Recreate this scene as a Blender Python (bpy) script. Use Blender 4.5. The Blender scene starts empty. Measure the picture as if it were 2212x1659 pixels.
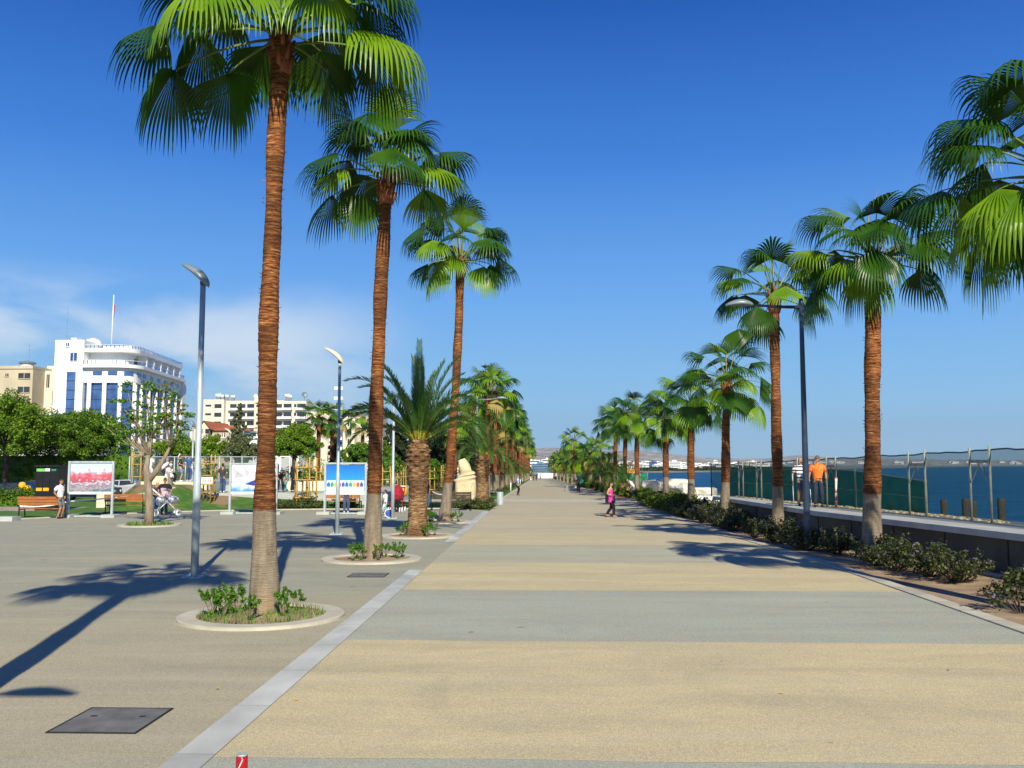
import bpy, math, random
from mathutils import Vector, Matrix
R_ = math.radians
# ------------------------------------------------------------------ camera, world, sun, exposure
scene = bpy.context.scene
FPX, CX, CY, HOR, VPX, CAMH = 2000.0, 1106.0, 829.5, 1005.0, 1170.0, 2.45
pitch = math.atan((HOR-CY)/FPX); yaw = math.atan((VPX-CX)*math.cos(pitch)/FPX)
cam = bpy.data.cameras.new('camera'); camo = bpy.data.objects.new('camera', cam)
scene.collection.objects.link(camo); scene.camera = camo
camo.location = (0, 0, CAMH); camo.rotation_euler = (math.pi/2+pitch, 0, yaw)
cam.sensor_width = 36; cam.lens = 36*FPX/2212.0; cam.clip_start = .1; cam.clip_end = 40000
ROT = camo.rotation_euler.to_matrix(); CR = ROT @ Vector((1,0,0)); CU = ROT @ Vector((0,1,0)); CF = ROT @ Vector((0,0,-1))
SUN_EL = 33.0; SUN_DIR = Vector((.24, -.97, 0)).normalized()          # towards the sun, on the ground
world = bpy.data.worlds.new('World'); scene.world = world; world.use_nodes = True
nt = world.node_tree; N = nt.nodes; L = nt.links; N.clear()
def wn(t, **k):
    n = N.new(t)
    for a, b in k.items(): setattr(n, a, b)
    return n
sky = wn('ShaderNodeTexSky', sky_type='NISHITA', sun_disc=False)
sky.sun_elevation = R_(SUN_EL); sky.sun_rotation = math.atan2(SUN_DIR.x, SUN_DIR.y)
sky.air_density = 1.0; sky.dust_density = .3; sky.ozone_density = 3.0
hs = wn('ShaderNodeHueSaturation'); hs.inputs['Saturation'].default_value = 1.25; hs.inputs['Value'].default_value = 1.0; hs.inputs['Hue'].default_value = .5
L.new(sky.outputs[0], hs.inputs['Color'])
tc = wn('ShaderNodeTexCoord'); sep = wn('ShaderNodeSeparateXYZ'); L.new(tc.outputs['Generated'], sep.inputs[0])
gr = wn('ShaderNodeValToRGB'); L.new(sep.outputs[2], gr.inputs[0]); ge = gr.color_ramp.elements
SKYC = [(0.0, (3.7, 6.7, 9.3)), (.07, (2.7, 6.1, 9.8)), (.18, (1.45, 4.35, 9.6)), (.32, (.36, 2.2, 7.6)), (.46, (.0, .95, 4.9)), (1.0, (.0, .25, 2.0))]
while len(ge) < len(SKYC): ge.new(.5)
for i, (p, c) in enumerate(SKYC): ge[i].position = p; ge[i].color = (*[v/10 for v in c], 1)
gm = wn('ShaderNodeVectorMath', operation='SCALE'); gm.inputs['Scale'].default_value = 10; L.new(gr.outputs[0], gm.inputs[0])
sm = wn('ShaderNodeMixRGB'); sm.inputs[0].default_value = .92; L.new(hs.outputs[0], sm.inputs[1]); L.new(gm.outputs[0], sm.inputs[2])
mp = wn('ShaderNodeMapping'); mp.inputs['Scale'].default_value = (3.4, 2.4, 10); mp.inputs['Rotation'].default_value = (0, R_(9), 0); L.new(tc.outputs['Generated'], mp.inputs[0])
cn = wn('ShaderNodeTexNoise'); cn.inputs['Scale'].default_value = 1.5; cn.inputs['Detail'].default_value = 9; cn.inputs['Roughness'].default_value = .55; cn.inputs['Distortion'].default_value = .3
L.new(mp.outputs[0], cn.inputs['Vector'])
def ramp(src, a, b):
    m = wn('ShaderNodeMapRange', interpolation_type='SMOOTHSTEP'); m.inputs['From Min'].default_value = a; m.inputs['From Max'].default_value = b
    L.new(src, m.inputs['Value']); return m.outputs[0]
def wmul(a, b):
    m = wn('ShaderNodeMath', operation='MULTIPLY'); L.new(a, m.inputs[0])
    if isinstance(b, (int, float)): m.inputs[1].default_value = b
    else: L.new(b, m.inputs[1])
    return m.outputs[0]
mask = wmul(wmul(ramp(cn.outputs[0], .36, .62), ramp(sep.outputs[0], -.10, -.30)), wmul(ramp(sep.outputs[2], .205, .13), ramp(sep.outputs[2], -.04, .05)))
mx = wn('ShaderNodeMixRGB'); mx.inputs['Color2'].default_value = (7.6, 8.8, 10, 1)
L.new(wmul(mask, .85), mx.inputs['Fac']); L.new(sm.outputs[0], mx.inputs['Color1'])
bg = wn('ShaderNodeBackground'); bg.inputs['Strength'].default_value = .08; L.new(mx.outputs[0], bg.inputs['Color'])
out = wn('ShaderNodeOutputWorld'); L.new(bg.outputs[0], out.inputs[0])
sl = bpy.data.lights.new('sun', 'SUN'); sl.energy = 5.0; sl.angle = R_(.5); sl.color = (1, .94, .76)
so = bpy.data.objects.new('sun', sl); scene.collection.objects.link(so)
SD = Vector((SUN_DIR.x*math.cos(R_(SUN_EL)), SUN_DIR.y*math.cos(R_(SUN_EL)), math.sin(R_(SUN_EL))))
so.rotation_euler = SD.to_track_quat('Z', 'Y').to_euler()
scene.view_settings.view_transform = 'Standard'; scene.view_settings.look = 'None'
scene.view_settings.exposure = .27; scene.view_settings.gamma = 1
scene.cycles.max_bounces = 6; scene.cycles.transparent_max_bounces = 12
# ------------------------------------------------------------------ helpers
COL = scene.collection
def gz(y):                                     # the promenade falls away gently beyond 70 m
    return 0.0 if y < 70 else -.008*(min(y, 315)-70)
def G(px, py, z=0.0):
    d = CR*((px-CX)/FPX) - CU*((py-CY)/FPX) + CF
    t = (z-CAMH)/d.z
    return Vector((0, 0, CAMH)) + d*t
def Xat(px, y, z=0.0):
    k = (px-CX)/FPX; a = CR - CF*k; return -(a.y*y + a.z*(z-CAMH))/a.x
def Zat(py, x, y):
    k = -(py-CY)/FPX; a = CU - CF*k; return CAMH - (a.x*x + a.y*y)/a.z
def interp(pts, v):
    if v <= pts[0][0]: return pts[0][1]
    for (a, b), (c, d) in zip(pts, pts[1:]):
        if v <= c: return b + (d-b)*(v-a)/(c-a)
    return pts[-1][1]
def sstep(v, a, b):
    t = max(0, min(1, (v-a)/(b-a))); return t*t*(3-2*t)
class MB:
    def __init__(s): s.v = []; s.f = []; s.m = []
    def add(s, vs, fs, mi=0):
        n = len(s.v); s.v += [tuple(v) for v in vs]; s.f += [tuple(n+i for i in f) for f in fs]; s.m += [mi]*len(fs); return s
    def box(s, x0, x1, y0, y1, z0, z1, mi=0, M=None):
        vs = [Vector(p) for p in ((x0,y0,z0),(x1,y0,z0),(x1,y1,z0),(x0,y1,z0),(x0,y0,z1),(x1,y0,z1),(x1,y1,z1),(x0,y1,z1))]
        if M is not None: vs = [M @ v for v in vs]
        return s.add(vs, [(0,3,2,1),(4,5,6,7),(0,1,5,4),(1,2,6,5),(2,3,7,6),(3,0,4,7)], mi)
    def quad(s, a, b, c, d, mi=0): return s.add([a, b, c, d], [(0,1,2,3)], mi)
    def tube(s, pts, rad, n=8, mi=0, cap=True):
        pts = [Vector(p) for p in pts]; k = len(pts)
        if not isinstance(rad, (list, tuple)): rad = [rad]*k
        vs = []; prev = None
        for i, p in enumerate(pts):
            t = (pts[min(i+1, k-1)]-pts[max(i-1, 0)])
            t = t.normalized() if t.length > 1e-9 else Vector((0,0,1))
            if prev is None: a = t.orthogonal().normalized()
            else: a = (prev - t*prev.dot(t)); a = a.normalized() if a.length > 1e-6 else t.orthogonal().normalized()
            prev = a; b = t.cross(a)
            for j in range(n):
                q = 2*math.pi*j/n; vs.append(p + (a*math.cos(q)+b*math.sin(q))*rad[i])
        fs = [(i*n+j, i*n+(j+1)%n, (i+1)*n+(j+1)%n, (i+1)*n+j) for i in range(k-1) for j in range(n)]
        if cap: fs += [tuple(reversed(range(n))), tuple(range((k-1)*n, k*n))]
        return s.add(vs, fs, mi)
    def lathe(s, prof, n=16, c=(0,0,0), mi=0, cap=True):
        vs = [(c[0]+r*math.cos(2*math.pi*j/n), c[1]+r*math.sin(2*math.pi*j/n), c[2]+z) for r, z in prof for j in range(n)]
        k = len(prof)
        fs = [(i*n+j, i*n+(j+1)%n, (i+1)*n+(j+1)%n, (i+1)*n+j) for i in range(k-1) for j in range(n)]
        if cap: fs += [tuple(reversed(range(n))), tuple(range((k-1)*n, k*n))]
        return s.add(vs, fs, mi)
    def ell(s, c, r, n=12, m=8, mi=0, M=None):
        vs = []
        for i in range(m+1):
            p = math.pi*i/m
            for j in range(n):
                q = 2*math.pi*j/n
                v = Vector((r[0]*math.sin(p)*math.cos(q), r[1]*math.sin(p)*math.sin(q), r[2]*math.cos(p)))
                if M is not None: v = M @ v
                vs.append(v+Vector(c))
        fs = [(i*n+j, (i+1)*n+j, (i+1)*n+(j+1)%n, i*n+(j+1)%n) for i in range(m) for j in range(n)]
        return s.add(vs, fs, mi)
    def mesh(s, name, mats, smooth=False):
        me = bpy.data.meshes.new(name); me.from_pydata(s.v, [], s.f)
        for m in (mats if isinstance(mats, (list, tuple)) else [mats]): me.materials.append(m)
        me.polygons.foreach_set('material_index', s.m)
        if smooth: me.polygons.foreach_set('use_smooth', [True]*len(s.f))
        me.update(); return me
    def build(s, name, mats, parent=None, smooth=False, loc=(0,0,0)):
        return link(name, s.mesh(name, mats, smooth), parent, loc)
def link(name, me, parent=None, loc=(0,0,0), rz=0, sc=None):
    o = bpy.data.objects.new(name, me); COL.objects.link(o); o.location = loc; o.rotation_euler = (0, 0, rz)
    if sc is not None: o.scale = (sc, sc, sc) if isinstance(sc, (int, float)) else sc
    if parent: o.parent = parent
    return o
def tag(o, label, cat, group=None):
    o['label'] = label; o['category'] = cat
    if group: o['group'] = group
    return o
def thing(name, label, cat, loc=(0,0,0), rz=0, group=None, sc=None):
    o = bpy.data.objects.new(name, None); COL.objects.link(o); o.location = loc; o.rotation_euler = (0, 0, rz); o.empty_display_size = .2
    if sc is not None: o.scale = (sc, sc, sc) if isinstance(sc, (int, float)) else sc
    return tag(o, label, cat, group)
def kind(o, k): o['kind'] = k; return o
def dup(root, loc, rz=0, label=None, sc=None, group=None):
    def cp(o, par):
        c = o.copy(); COL.objects.link(c)
        if par: c.parent = par
        for ch in [q for q in CH.get(o.name, [])]: cp(ch, c)
        return c
    CH = {}
    for q in bpy.data.objects:
        if q.parent: CH.setdefault(q.parent.name, []).append(q)
    r = cp(root, None); r.location = loc; r.rotation_euler = (0, 0, rz)
    if label: r['label'] = label
    if group: r['group'] = group
    if sc is not None: r.scale = (sc, sc, sc) if isinstance(sc, (int, float)) else sc
    return r
# ------------------------------------------------------------------ materials
def mat(name, col, rough=.75, var=.12, nscale=6, bump=0, bscale=40, col2=None, metal=0, stretch=(1,1,1), spec=.4, fac=(.35,.65), detail=4, trans=0):
    m = bpy.data.materials.new(name); m.use_nodes = True; t = m.node_tree; n = t.nodes; l = t.links
    b = n['Principled BSDF']; b.inputs['Roughness'].default_value = rough; b.inputs['Metallic'].default_value = metal; b.inputs['Specular IOR Level'].default_value = spec
    c = n.new('ShaderNodeTexCoord'); mp = n.new('ShaderNodeMapping'); mp.inputs['Scale'].default_value = stretch; l.new(c.outputs['Object'], mp.inputs[0])
    x = n.new('ShaderNodeTexNoise'); x.inputs['Scale'].default_value = nscale; x.inputs['Detail'].default_value = detail; l.new(mp.outputs[0], x.inputs['Vector'])
    r = n.new('ShaderNodeValToRGB'); l.new(x.outputs[0], r.inputs[0])
    c2 = col2 if col2 else tuple(min(1, v*(1+var)) for v in col); c1 = col if col2 else tuple(v*(1-var) for v in col)
    r.color_ramp.elements[0].position = fac[0]; r.color_ramp.elements[1].position = fac[1]
    r.color_ramp.elements[0].color = (*c1, 1); r.color_ramp.elements[1].color = (*c2, 1)
    l.new(r.outputs[0], b.inputs['Base Color'])
    if bump:
        y = n.new('ShaderNodeTexNoise'); y.inputs['Scale'].default_value = bscale; y.inputs['Detail'].default_value = 3; l.new(mp.outputs[0], y.inputs['Vector'])
        q = n.new('ShaderNodeBump'); q.inputs['Strength'].default_value = bump; q.inputs['Distance'].default_value = .02; l.new(y.outputs[0], q.inputs['Height']); l.new(q.outputs[0], b.inputs['Normal'])
    if trans:
        tr = n.new('ShaderNodeBsdfTranslucent'); l.new(r.outputs[0], tr.inputs[0]); ms = n.new('ShaderNodeMixShader'); ms.inputs[0].default_value = trans
        l.new(b.outputs[0], ms.inputs[1]); l.new(tr.outputs[0], ms.inputs[2]); l.new(ms.outputs[0], n['Material Output'].inputs[0])
    return m
def paving(name, ca, cb, plaza=False):
    m = bpy.data.materials.new(name); m.use_nodes = True; t = m.node_tree; n = t.nodes; l = t.links
    b = n['Principled BSDF']; b.inputs['Roughness'].default_value = .85; b.inputs['Specular IOR Level'].default_value = .25
    c = n.new('ShaderNodeTexCoord'); s = n.new('ShaderNodeSeparateXYZ'); l.new(c.outputs['Object'], s.inputs[0])
    def M(op, a, bb=None, cc=None):
        k = n.new('ShaderNodeMath'); k.operation = op
        for i, v in enumerate((a, bb, cc)):
            if v is None: continue
            if isinstance(v, (int, float)): k.inputs[i].default_value = v
            else: l.new(v, k.inputs[i])
        return k.outputs[0]
    def noise(scale, st, det=4, dist=0):
        mp = n.new('ShaderNodeMapping'); mp.inputs['Scale'].default_value = st; l.new(c.outputs['Object'], mp.inputs[0])
        x = n.new('ShaderNodeTexNoise'); x.inputs['Scale'].default_value = scale; x.inputs['Detail'].default_value = det; x.inputs['Distortion'].default_value = dist; l.new(mp.outputs[0], x.inputs['Vector']); return x.outputs[0]
    def mixc(f, a, bb, mode='MIX'):
        k = n.new('ShaderNodeMixRGB'); k.blend_type = mode
        if isinstance(f, (int, float)): k.inputs[0].default_value = f
        else: l.new(f, k.inputs[0])
        for i, v in ((1, a), (2, bb)):
            if isinstance(v, tuple): k.inputs[i].default_value = (*v, 1)
            else: l.new(v, k.inputs[i])
        return k.outputs[0]
    def rng(v, a, bb, lo=0, hi=1):
        k = n.new('ShaderNodeMapRange'); k.inputs[1].default_value = a; k.inputs[2].default_value = bb; k.inputs[3].default_value = lo; k.inputs[4].default_value = hi; l.new(v, k.inputs[0]); return k.outputs[0]
    wob = rng(noise(.35, (1,1,1), 2), .3, .7, -.04, .04)
    yy = M('ADD', s.outputs[1], wob)
    ph = M('FRACT', M('DIVIDE', M('SUBTRACT', yy, 7.95-10.5*4), 10.5))
    tri = M('ABSOLUTE', M('SUBTRACT', ph, .5))                 # 0.5 at start/end, 0 at the middle joint
    if plaza:
        band = M('MULTIPLY', rng(ph, .49, .56), rng(noise(.12, (1, 1, 1), 3), .35, .6))
        nearf = rng(s.outputs[1], 12, 19); base = mixc(M('MAXIMUM', M('MULTIPLY', band, .6), nearf), ca, cb)
        base = mixc(M('MULTIPLY', rng(noise(.25, (.6, 1.6, 1), 4), .5, .68), .55), base, ca)
    else:
        band = M('GREATER_THAN', ph, .5)
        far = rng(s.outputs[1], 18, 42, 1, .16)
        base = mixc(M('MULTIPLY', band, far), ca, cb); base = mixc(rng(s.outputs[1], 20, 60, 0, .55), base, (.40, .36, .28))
        j = M('MINIMUM', M('ABSOLUTE', M('SUBTRACT', ph, .5)), M('SUBTRACT', .5, tri))
        line = M('LESS_THAN', j, .0022); line2 = M('LESS_THAN', j, .0006)
        base = mixc(M('MULTIPLY', line, .35), base, (.55, .52, .44)); base = mixc(M('MULTIPLY', line2, .6), base, (.12, .10, .08))
    p1 = noise(.9, (.35, 1.3, 1), 5, .5); p2 = noise(3.2, (.6, 1.1, 1), 4)
    base = mixc(M('MULTIPLY', rng(p1, .40, .66), .50), base, mixc(.5, (.27, .235, .185), base))
    base = mixc(M('MULTIPLY', rng(p2, .42, .7), .42), base, (.46, .40, .29))
    sp = noise(120, (1, 1, 1), 2)
    base = mixc(1.0, base, mixc(rng(sp, .33, .67), (.62, .61, .62), (1.36, 1.36, 1.32)), 'MULTIPLY')
    sp2 = noise(26, (1, 1, 1), 3); base = mixc(1.0, base, mixc(rng(sp2, .35, .65), (.92, .92, .94), (1.08, 1.07, 1.05)), 'MULTIPLY')
    st = rng(noise(.5, (1.2, .6, 1), 6, 1.2), .62, .72); base = mixc(M('MULTIPLY', st, .12), base, (.16, .15, .13))
    spt = rng(noise(2.2, (1, 1, 1), 2), .735, .76); base = mixc(M('MULTIPLY', spt, .45), base, (.14, .12, .10))
    trk = rng(noise(.55, (.12, 2.6, 1), 6, .8), .56, .70); base = mixc(M('MULTIPLY', trk, .18), base, (.60, .55, .42))
    trk2 = rng(noise(.8, (.10, 1.7, 1), 5, .6), .57, .70); base = mixc(M('MULTIPLY', trk2, .15), base, (.20, .185, .16))
    l.new(base, b.inputs['Base Color'])
    q = n.new('ShaderNodeBump'); q.inputs['Strength'].default_value = .35; q.inputs['Distance'].default_value = .006; l.new(sp, q.inputs['Height']); l.new(q.outputs[0], b.inputs['Normal'])
    return m
M = {}
M['prom'] = paving('promenade_paving', (.60, .505, .295), (.39, .41, .335))
M['plaza'] = paving('plaza_paving', (.43, .38, .255), (.33, .335, .255), True)
M['soil'] = mat('soil', (.25, .165, .095), .95, nscale=1.5, col2=(.42, .30, .185), bump=.8, bscale=20)
M['granite'] = mat('granite_strip', (.50, .50, .46), .8, .12, 1.2, bump=.2, bscale=120, stretch=(2,1,1))
M['kerb'] = mat('pale_kerb_stone', (.50, .46, .36), .85, .12, 2, bump=.2, bscale=80)
M['concrete'] = mat('smooth_concrete', (.42, .43, .41), .8, .12, 1.5, bump=.15, bscale=60)
M['concrete_dk'] = mat('wall_concrete', (.085, .085, .075), .85, .15, 1.0, bump=.2, bscale=40)  # base colour darkened to deepen the shade on the sea wall's face
M['cream'] = mat('cream_render', (.66, .60, .46), .85, .06, 1.0)
M['land'] = mat('dry_land', (.16, .15, .09), .95, nscale=.05, col2=(.26, .23, .15))
M['grassm'] = mat('lawn_grass', (.045, .13, .012), .95, nscale=1.2, col2=(.085, .19, .02), bump=1.0, bscale=18, detail=8)
M['asphalt'] = mat('asphalt', (.055, .055, .055), .9, .2, 3, bump=.2)
M['galv'] = mat('galvanised_steel', (.44, .50, .51), .5, .15, 9, metal=.22, stretch=(1,1,.3), spec=.6)
M['darkpole'] = mat('dark_blue_painted_steel', (.035, .055, .10), .35, .15, 5, metal=.2)
M['greypaint'] = mat('grey_painted_steel', (.20, .25, .28), .4, .1, 4, metal=.2)
M['white'] = mat('white_paint', (.80, .80, .78), .5, .04, 2)
M['render_w'] = mat('white_render', (.78, .78, .775), .8, .07, .22, detail=8, stretch=(1, 1, .4))
M['render_c'] = mat('cream_apartment_render', (.72, .64, .51), .85, .09, .22, detail=8, stretch=(1, 1, .4))
M['tan'] = mat('tan_render', (.50, .43, .30), .85, .12, .25)
M['glass_b'] = mat('blue_window_glass', (.02, .06, .20), .15, .4, .35, spec=.7, col2=(.06, .14, .36))
M['glass_d'] = mat('dark_window_glass', (.03, .035, .04), .15, .4, .8, spec=.8)
M['rooftile'] = mat('red_roof_tiles', (.42, .13, .06), .85, .2, 2, bump=.3)
M['wood_y'] = mat('yellow_stake_wood', (.50, .30, .07), .8, .2, 8, stretch=(1,1,.2))
M['wood_b'] = mat('brown_bench_wood', (.36, .12, .03), .55, .25, 10, stretch=(.3,1,3))
M['black'] = mat('black_paint', (.012, .012, .014), .4, .2, 4)
M['rubber'] = mat('rubber', (.02, .02, .022), .8, .2, 10)
M['stone_w'] = mat('white_limestone', (.66, .62, .52), .9, .15, 2.5, bump=.5, bscale=6)
M['sandstone'] = mat('sandstone', (.60, .50, .31), .9, .12, 2.2, bump=.35, bscale=9)
M['bark'] = mat('grey_brown_bark', (.20, .15, .10), .95, nscale=9, col2=(.33, .26, .19), bump=.8, bscale=25, stretch=(1,1,.25))
M['bark_d'] = mat('dark_bark', (.07, .05, .035), .95, .3, 8, bump=.6, stretch=(1,1,.3))
M['skin'] = mat('skin', (.52, .28, .18), .6, .06, 20)
M['skin_t'] = mat('tanned_skin', (.42, .20, .11), .6, .06, 20)
M['hair'] = mat('dark_hair', (.015, .011, .009), .55, .3, 60, stretch=(1,1,.3))
M['hair_g'] = mat('grey_hair', (.10, .095, .09), .6, .3, 60)
M['hair_b'] = mat('blonde_hair', (.55, .36, .13), .6, .2, 60)
def leafmat(name, a, b, rough=.45, trans=.28, nscale=1.3):
    return mat(name, a, rough, nscale=nscale, col2=b, trans=trans, spec=.32, fac=(.3,.7), detail=5)
M['fan'] = leafmat('fan_frond_green', (.012, .052, .003), (.048, .130, .005), .36, .16)
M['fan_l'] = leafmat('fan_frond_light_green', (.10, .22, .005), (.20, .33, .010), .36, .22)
M['fan_y'] = leafmat('old_frond_straw', (.34, .27, .08), (.45, .33, .08), .6, .2)
M['petiole'] = mat('frond_stalk', (.12, .17, .03), .5, .2, 5)
M['phx'] = leafmat('date_frond_green', (.035, .10, .012), (.085, .18, .022), .42, .22)
M['phx_y'] = mat('date_frond_base_yellow', (.30, .27, .03), .5, .2, 5)
M['lf_pine'] = leafmat('pine_foliage', (.04, .11, .006), (.12, .22, .012), .6, .25, .9)
M['lf_pine_l'] = leafmat('pine_foliage_light', (.17, .29, .012), (.27, .40, .02), .6, .3, .9)
M['lf_olive'] = leafmat('olive_foliage', (.055, .08, .025), (.11, .14, .05), .6, .2)
M['lf_olive_l'] = leafmat('olive_foliage_light', (.15, .18, .07), (.22, .24, .11), .6, .2)
M['lf_dark'] = leafmat('cedar_foliage', (.012, .025, .008), (.035, .06, .018), .7, .1)
M['lf_dark_l'] = leafmat('cedar_foliage_light', (.05, .08, .03), (.09, .12, .05), .7, .15)
M['lf_green'] = leafmat('fresh_leaf_green', (.04, .13, .008), (.10, .24, .02), .5, .3)
M['lf_green_l'] = leafmat('fresh_leaf_light', (.16, .30, .03), (.24, .38, .05), .5, .3)
M['lf_red'] = leafmat('russet_leaves', (.20, .06, .02), (.30, .11, .03), .6, .2)
M['lf_bush'] = leafmat('bush_leaf', (.022, .032, .010), (.06, .075, .02), .55, .15, 4)
M['lf_bush_l'] = leafmat('bush_leaf_light', (.10, .12, .03), (.17, .18, .055), .5, .25, 4)
M['flower'] = mat('lilac_flower', (.26, .18, .32), .7, .2, 10, trans=.2)
M['lf_yg'] = leafmat('yellow_green_bush_leaf', (.10, .14, .012), (.17, .21, .02), .6, .25, 3)
# trunk bark of the fan palms: grey foot below 1.7 m, brown fibre above
def trunkmat(name, zsplit, browna, brownb, greya, greyb):
    m = bpy.data.materials.new(name); m.use_nodes = True; t = m.node_tree; n = t.nodes; l = t.links; b = n['Principled BSDF']; b.inputs['Roughness'].default_value = .9; b.inputs['Specular IOR Level'].default_value = .15
    c = n.new('ShaderNodeTexCoord'); s = n.new('ShaderNodeSeparateXYZ'); l.new(c.outputs['Object'], s.inputs[0])
    def noise(st, det=5, sc=1, w=0):
        mp = n.new('ShaderNodeMapping'); mp.inputs['Scale'].default_value = st; l.new(c.outputs['Object'], mp.inputs[0])
        x = n.new('ShaderNodeTexNoise'); x.inputs['Scale'].default_value = sc; x.inputs['Detail'].default_value = det; x.inputs['Distortion'].default_value = w; l.new(mp.outputs[0], x.inputs['Vector']); return x.outputs[0]
    def rampc(v, ps):
        r = n.new('ShaderNodeValToRGB'); l.new(v, r.inputs[0]); e = r.color_ramp.elements
        while len(e) < len(ps): e.new(.5)
        for i, (p, cc) in enumerate(ps): e[i].position = p; e[i].color = (*cc, 1)
        return r.outputs[0]
    def mix(f, a, bb, mode='MIX'):
        k = n.new('ShaderNodeMixRGB'); k.blend_type = mode
        if isinstance(f, (int, float)): k.inputs[0].default_value = f
        else: l.new(f, k.inputs[0])
        for i, v in ((1, a), (2, bb)):
            if isinstance(v, tuple): k.inputs[i].default_value = (*v, 1)
            else: l.new(v, k.inputs[i])
        return k.outputs[0]
    rings = noise((3.4, 3.4, 42), 6, 1, 1.1); fine = noise((16, 16, 130), 4)
    big = noise((1.0, 1.0, 1.3), 5)
    br = rampc(rings, [(.30, tuple(v*.35 for v in browna)), (.44, browna), (.56, brownb), (.64, tuple(min(1, v*1.35) for v in brownb)), (.72, (.66, .46, .24))])
    br = mix(rampc(big, [(.42, (0,0,0)), (.56, (1,1,1))]), br, mix(.62, br, (.07, .03, .015)))
    br = mix(1, br, rampc(fine, [(.3, (.48,.46,.44)), (.7, (1.45,1.42,1.35))]), 'MULTIPLY')
    gr = mix(.35, rampc(noise((9, 9, 1.6), 5), [(.32, tuple(v*.8 for v in greya)), (.66, tuple(v*1.1 for v in greyb))]), rampc(rings, [(.32, greya), (.68, greyb)])); gr = mix(1, gr, rampc(fine, [(.3, (.78,.78,.78)), (.7, (1.15,1.15,1.15))]), 'MULTIPLY')
    gr = mix(rampc(noise((2, 2, .9), 4), [(.5, (0,0,0)), (.68, (.6,.6,.6))]), gr, (.40, .27, .16))
    k = n.new('ShaderNodeMath'); k.operation = 'ADD'; l.new(s.outputs[2], k.inputs[0]); kk = n.new('ShaderNodeMath'); kk.operation = 'MULTIPLY'; l.new(noise((5,5,5), 2), kk.inputs[0]); kk.inputs[1].default_value = .06; l.new(kk.outputs[0], k.inputs[1])
    g = n.new('ShaderNodeMapRange'); g.inputs[1].default_value = zsplit; g.inputs[2].default_value = zsplit+.06; l.new(k.outputs[0], g.inputs[0])
    l.new(mix(g.outputs[0], gr, br), b.inputs['Base Color'])
    q = n.new('ShaderNodeBump'); q.inputs['Strength'].default_value = .8; q.inputs['Distance'].default_value = .03; l.new(rings, q.inputs['Height'])
    q2 = n.new('ShaderNodeBump'); q2.inputs['Strength'].default_value = .5; q2.inputs['Distance'].default_value = .01; l.new(fine, q2.inputs['Height']); l.new(q.outputs[0], q2.inputs['Normal']); l.new(q2.outputs[0], b.inputs['Normal'])
    return m
M['trunk'] = trunkmat('palm_trunk_fibre', 1.7, (.13, .042, .016), (.36, .145, .050), (.185, .145, .10), (.30, .245, .18))
M['ptrunk'] = trunkmat('date_palm_trunk', -1, (.13, .06, .028), (.38, .25, .13), (.2, .2, .2), (.3, .3, .3))
M['boot'] = mat('red_brown_leaf_base', (.17, .035, .02), .5, nscale=3, col2=(.28, .10, .04), stretch=(1,1,.3))
# sea
def seamat():
    m = bpy.data.materials.new('sea_water'); m.use_nodes = True; t = m.node_tree; n = t.nodes; l = t.links; b = n['Principled BSDF']
    b.inputs['Roughness'].default_value = .45; b.inputs['Specular IOR Level'].default_value = .10
    c = n.new('ShaderNodeTexCoord'); mp = n.new('ShaderNodeMapping'); mp.inputs['Scale'].default_value = (.25, 1, 1); l.new(c.outputs['Object'], mp.inputs[0])
    x = n.new('ShaderNodeTexNoise'); x.inputs['Scale'].default_value = .5; x.inputs['Detail'].default_value = 8; x.inputs['Roughness'].default_value = .6; l.new(mp.outputs[0], x.inputs['Vector'])
    r = n.new('ShaderNodeValToRGB'); r.color_ramp.elements[0].position = .35; r.color_ramp.elements[1].position = .68; r.color_ramp.elements[0].color = (.002, .030, .085, 1); r.color_ramp.elements[1].color = (.014, .135, .29, 1); l.new(x.outputs[0], r.inputs[0]); l.new(r.outputs[0], b.inputs['Base Color'])
    q = n.new('ShaderNodeBump'); q.inputs['Strength'].default_value = 1; q.inputs['Distance'].default_value = .6; l.new(x.outputs[0], q.inputs['Height']); l.new(q.outputs[0], b.inputs['Normal'])
    return m
M['sea'] = seamat()
def add_joints(m, period, w=.006, dark=.45):
    t = m.node_tree; n = t.nodes; l = t.links; c = n.new('ShaderNodeTexCoord'); s = n.new('ShaderNodeSeparateXYZ'); l.new(c.outputs['Object'], s.inputs[0]); pb = n['Principled BSDF']; src = pb.inputs['Base Color'].links[0].from_socket
    d = n.new('ShaderNodeMath'); d.operation = 'DIVIDE'; l.new(s.outputs[1], d.inputs[0]); d.inputs[1].default_value = period; f = n.new('ShaderNodeMath'); f.operation = 'FRACT'; l.new(d.outputs[0], f.inputs[0]); g = n.new('ShaderNodeMath'); g.operation = 'LESS_THAN'; l.new(f.outputs[0], g.inputs[0]); g.inputs[1].default_value = w/period
    fl = n.new('ShaderNodeMath'); fl.operation = 'FLOOR'; l.new(d.outputs[0], fl.inputs[0]); wn_ = n.new('ShaderNodeTexWhiteNoise'); wn_.noise_dimensions = '1D'; l.new(fl.outputs[0], wn_.inputs['W']); mr = n.new('ShaderNodeMapRange'); mr.inputs[3].default_value = .86; mr.inputs[4].default_value = 1.1; l.new(wn_.outputs['Value'], mr.inputs[0])
    v = n.new('ShaderNodeVectorMath'); v.operation = 'SCALE'; l.new(src, v.inputs[0]); l.new(mr.outputs[0], v.inputs['Scale'])
    x = n.new('ShaderNodeMixRGB'); l.new(g.outputs[0], x.inputs[0]); l.new(v.outputs[0], x.inputs[1]); x.inputs[2].default_value = (.13, .12, .10, 1); l.new(x.outputs[0], pb.inputs['Base Color'])
add_joints(M['granite'], 1.6, .008)
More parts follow.
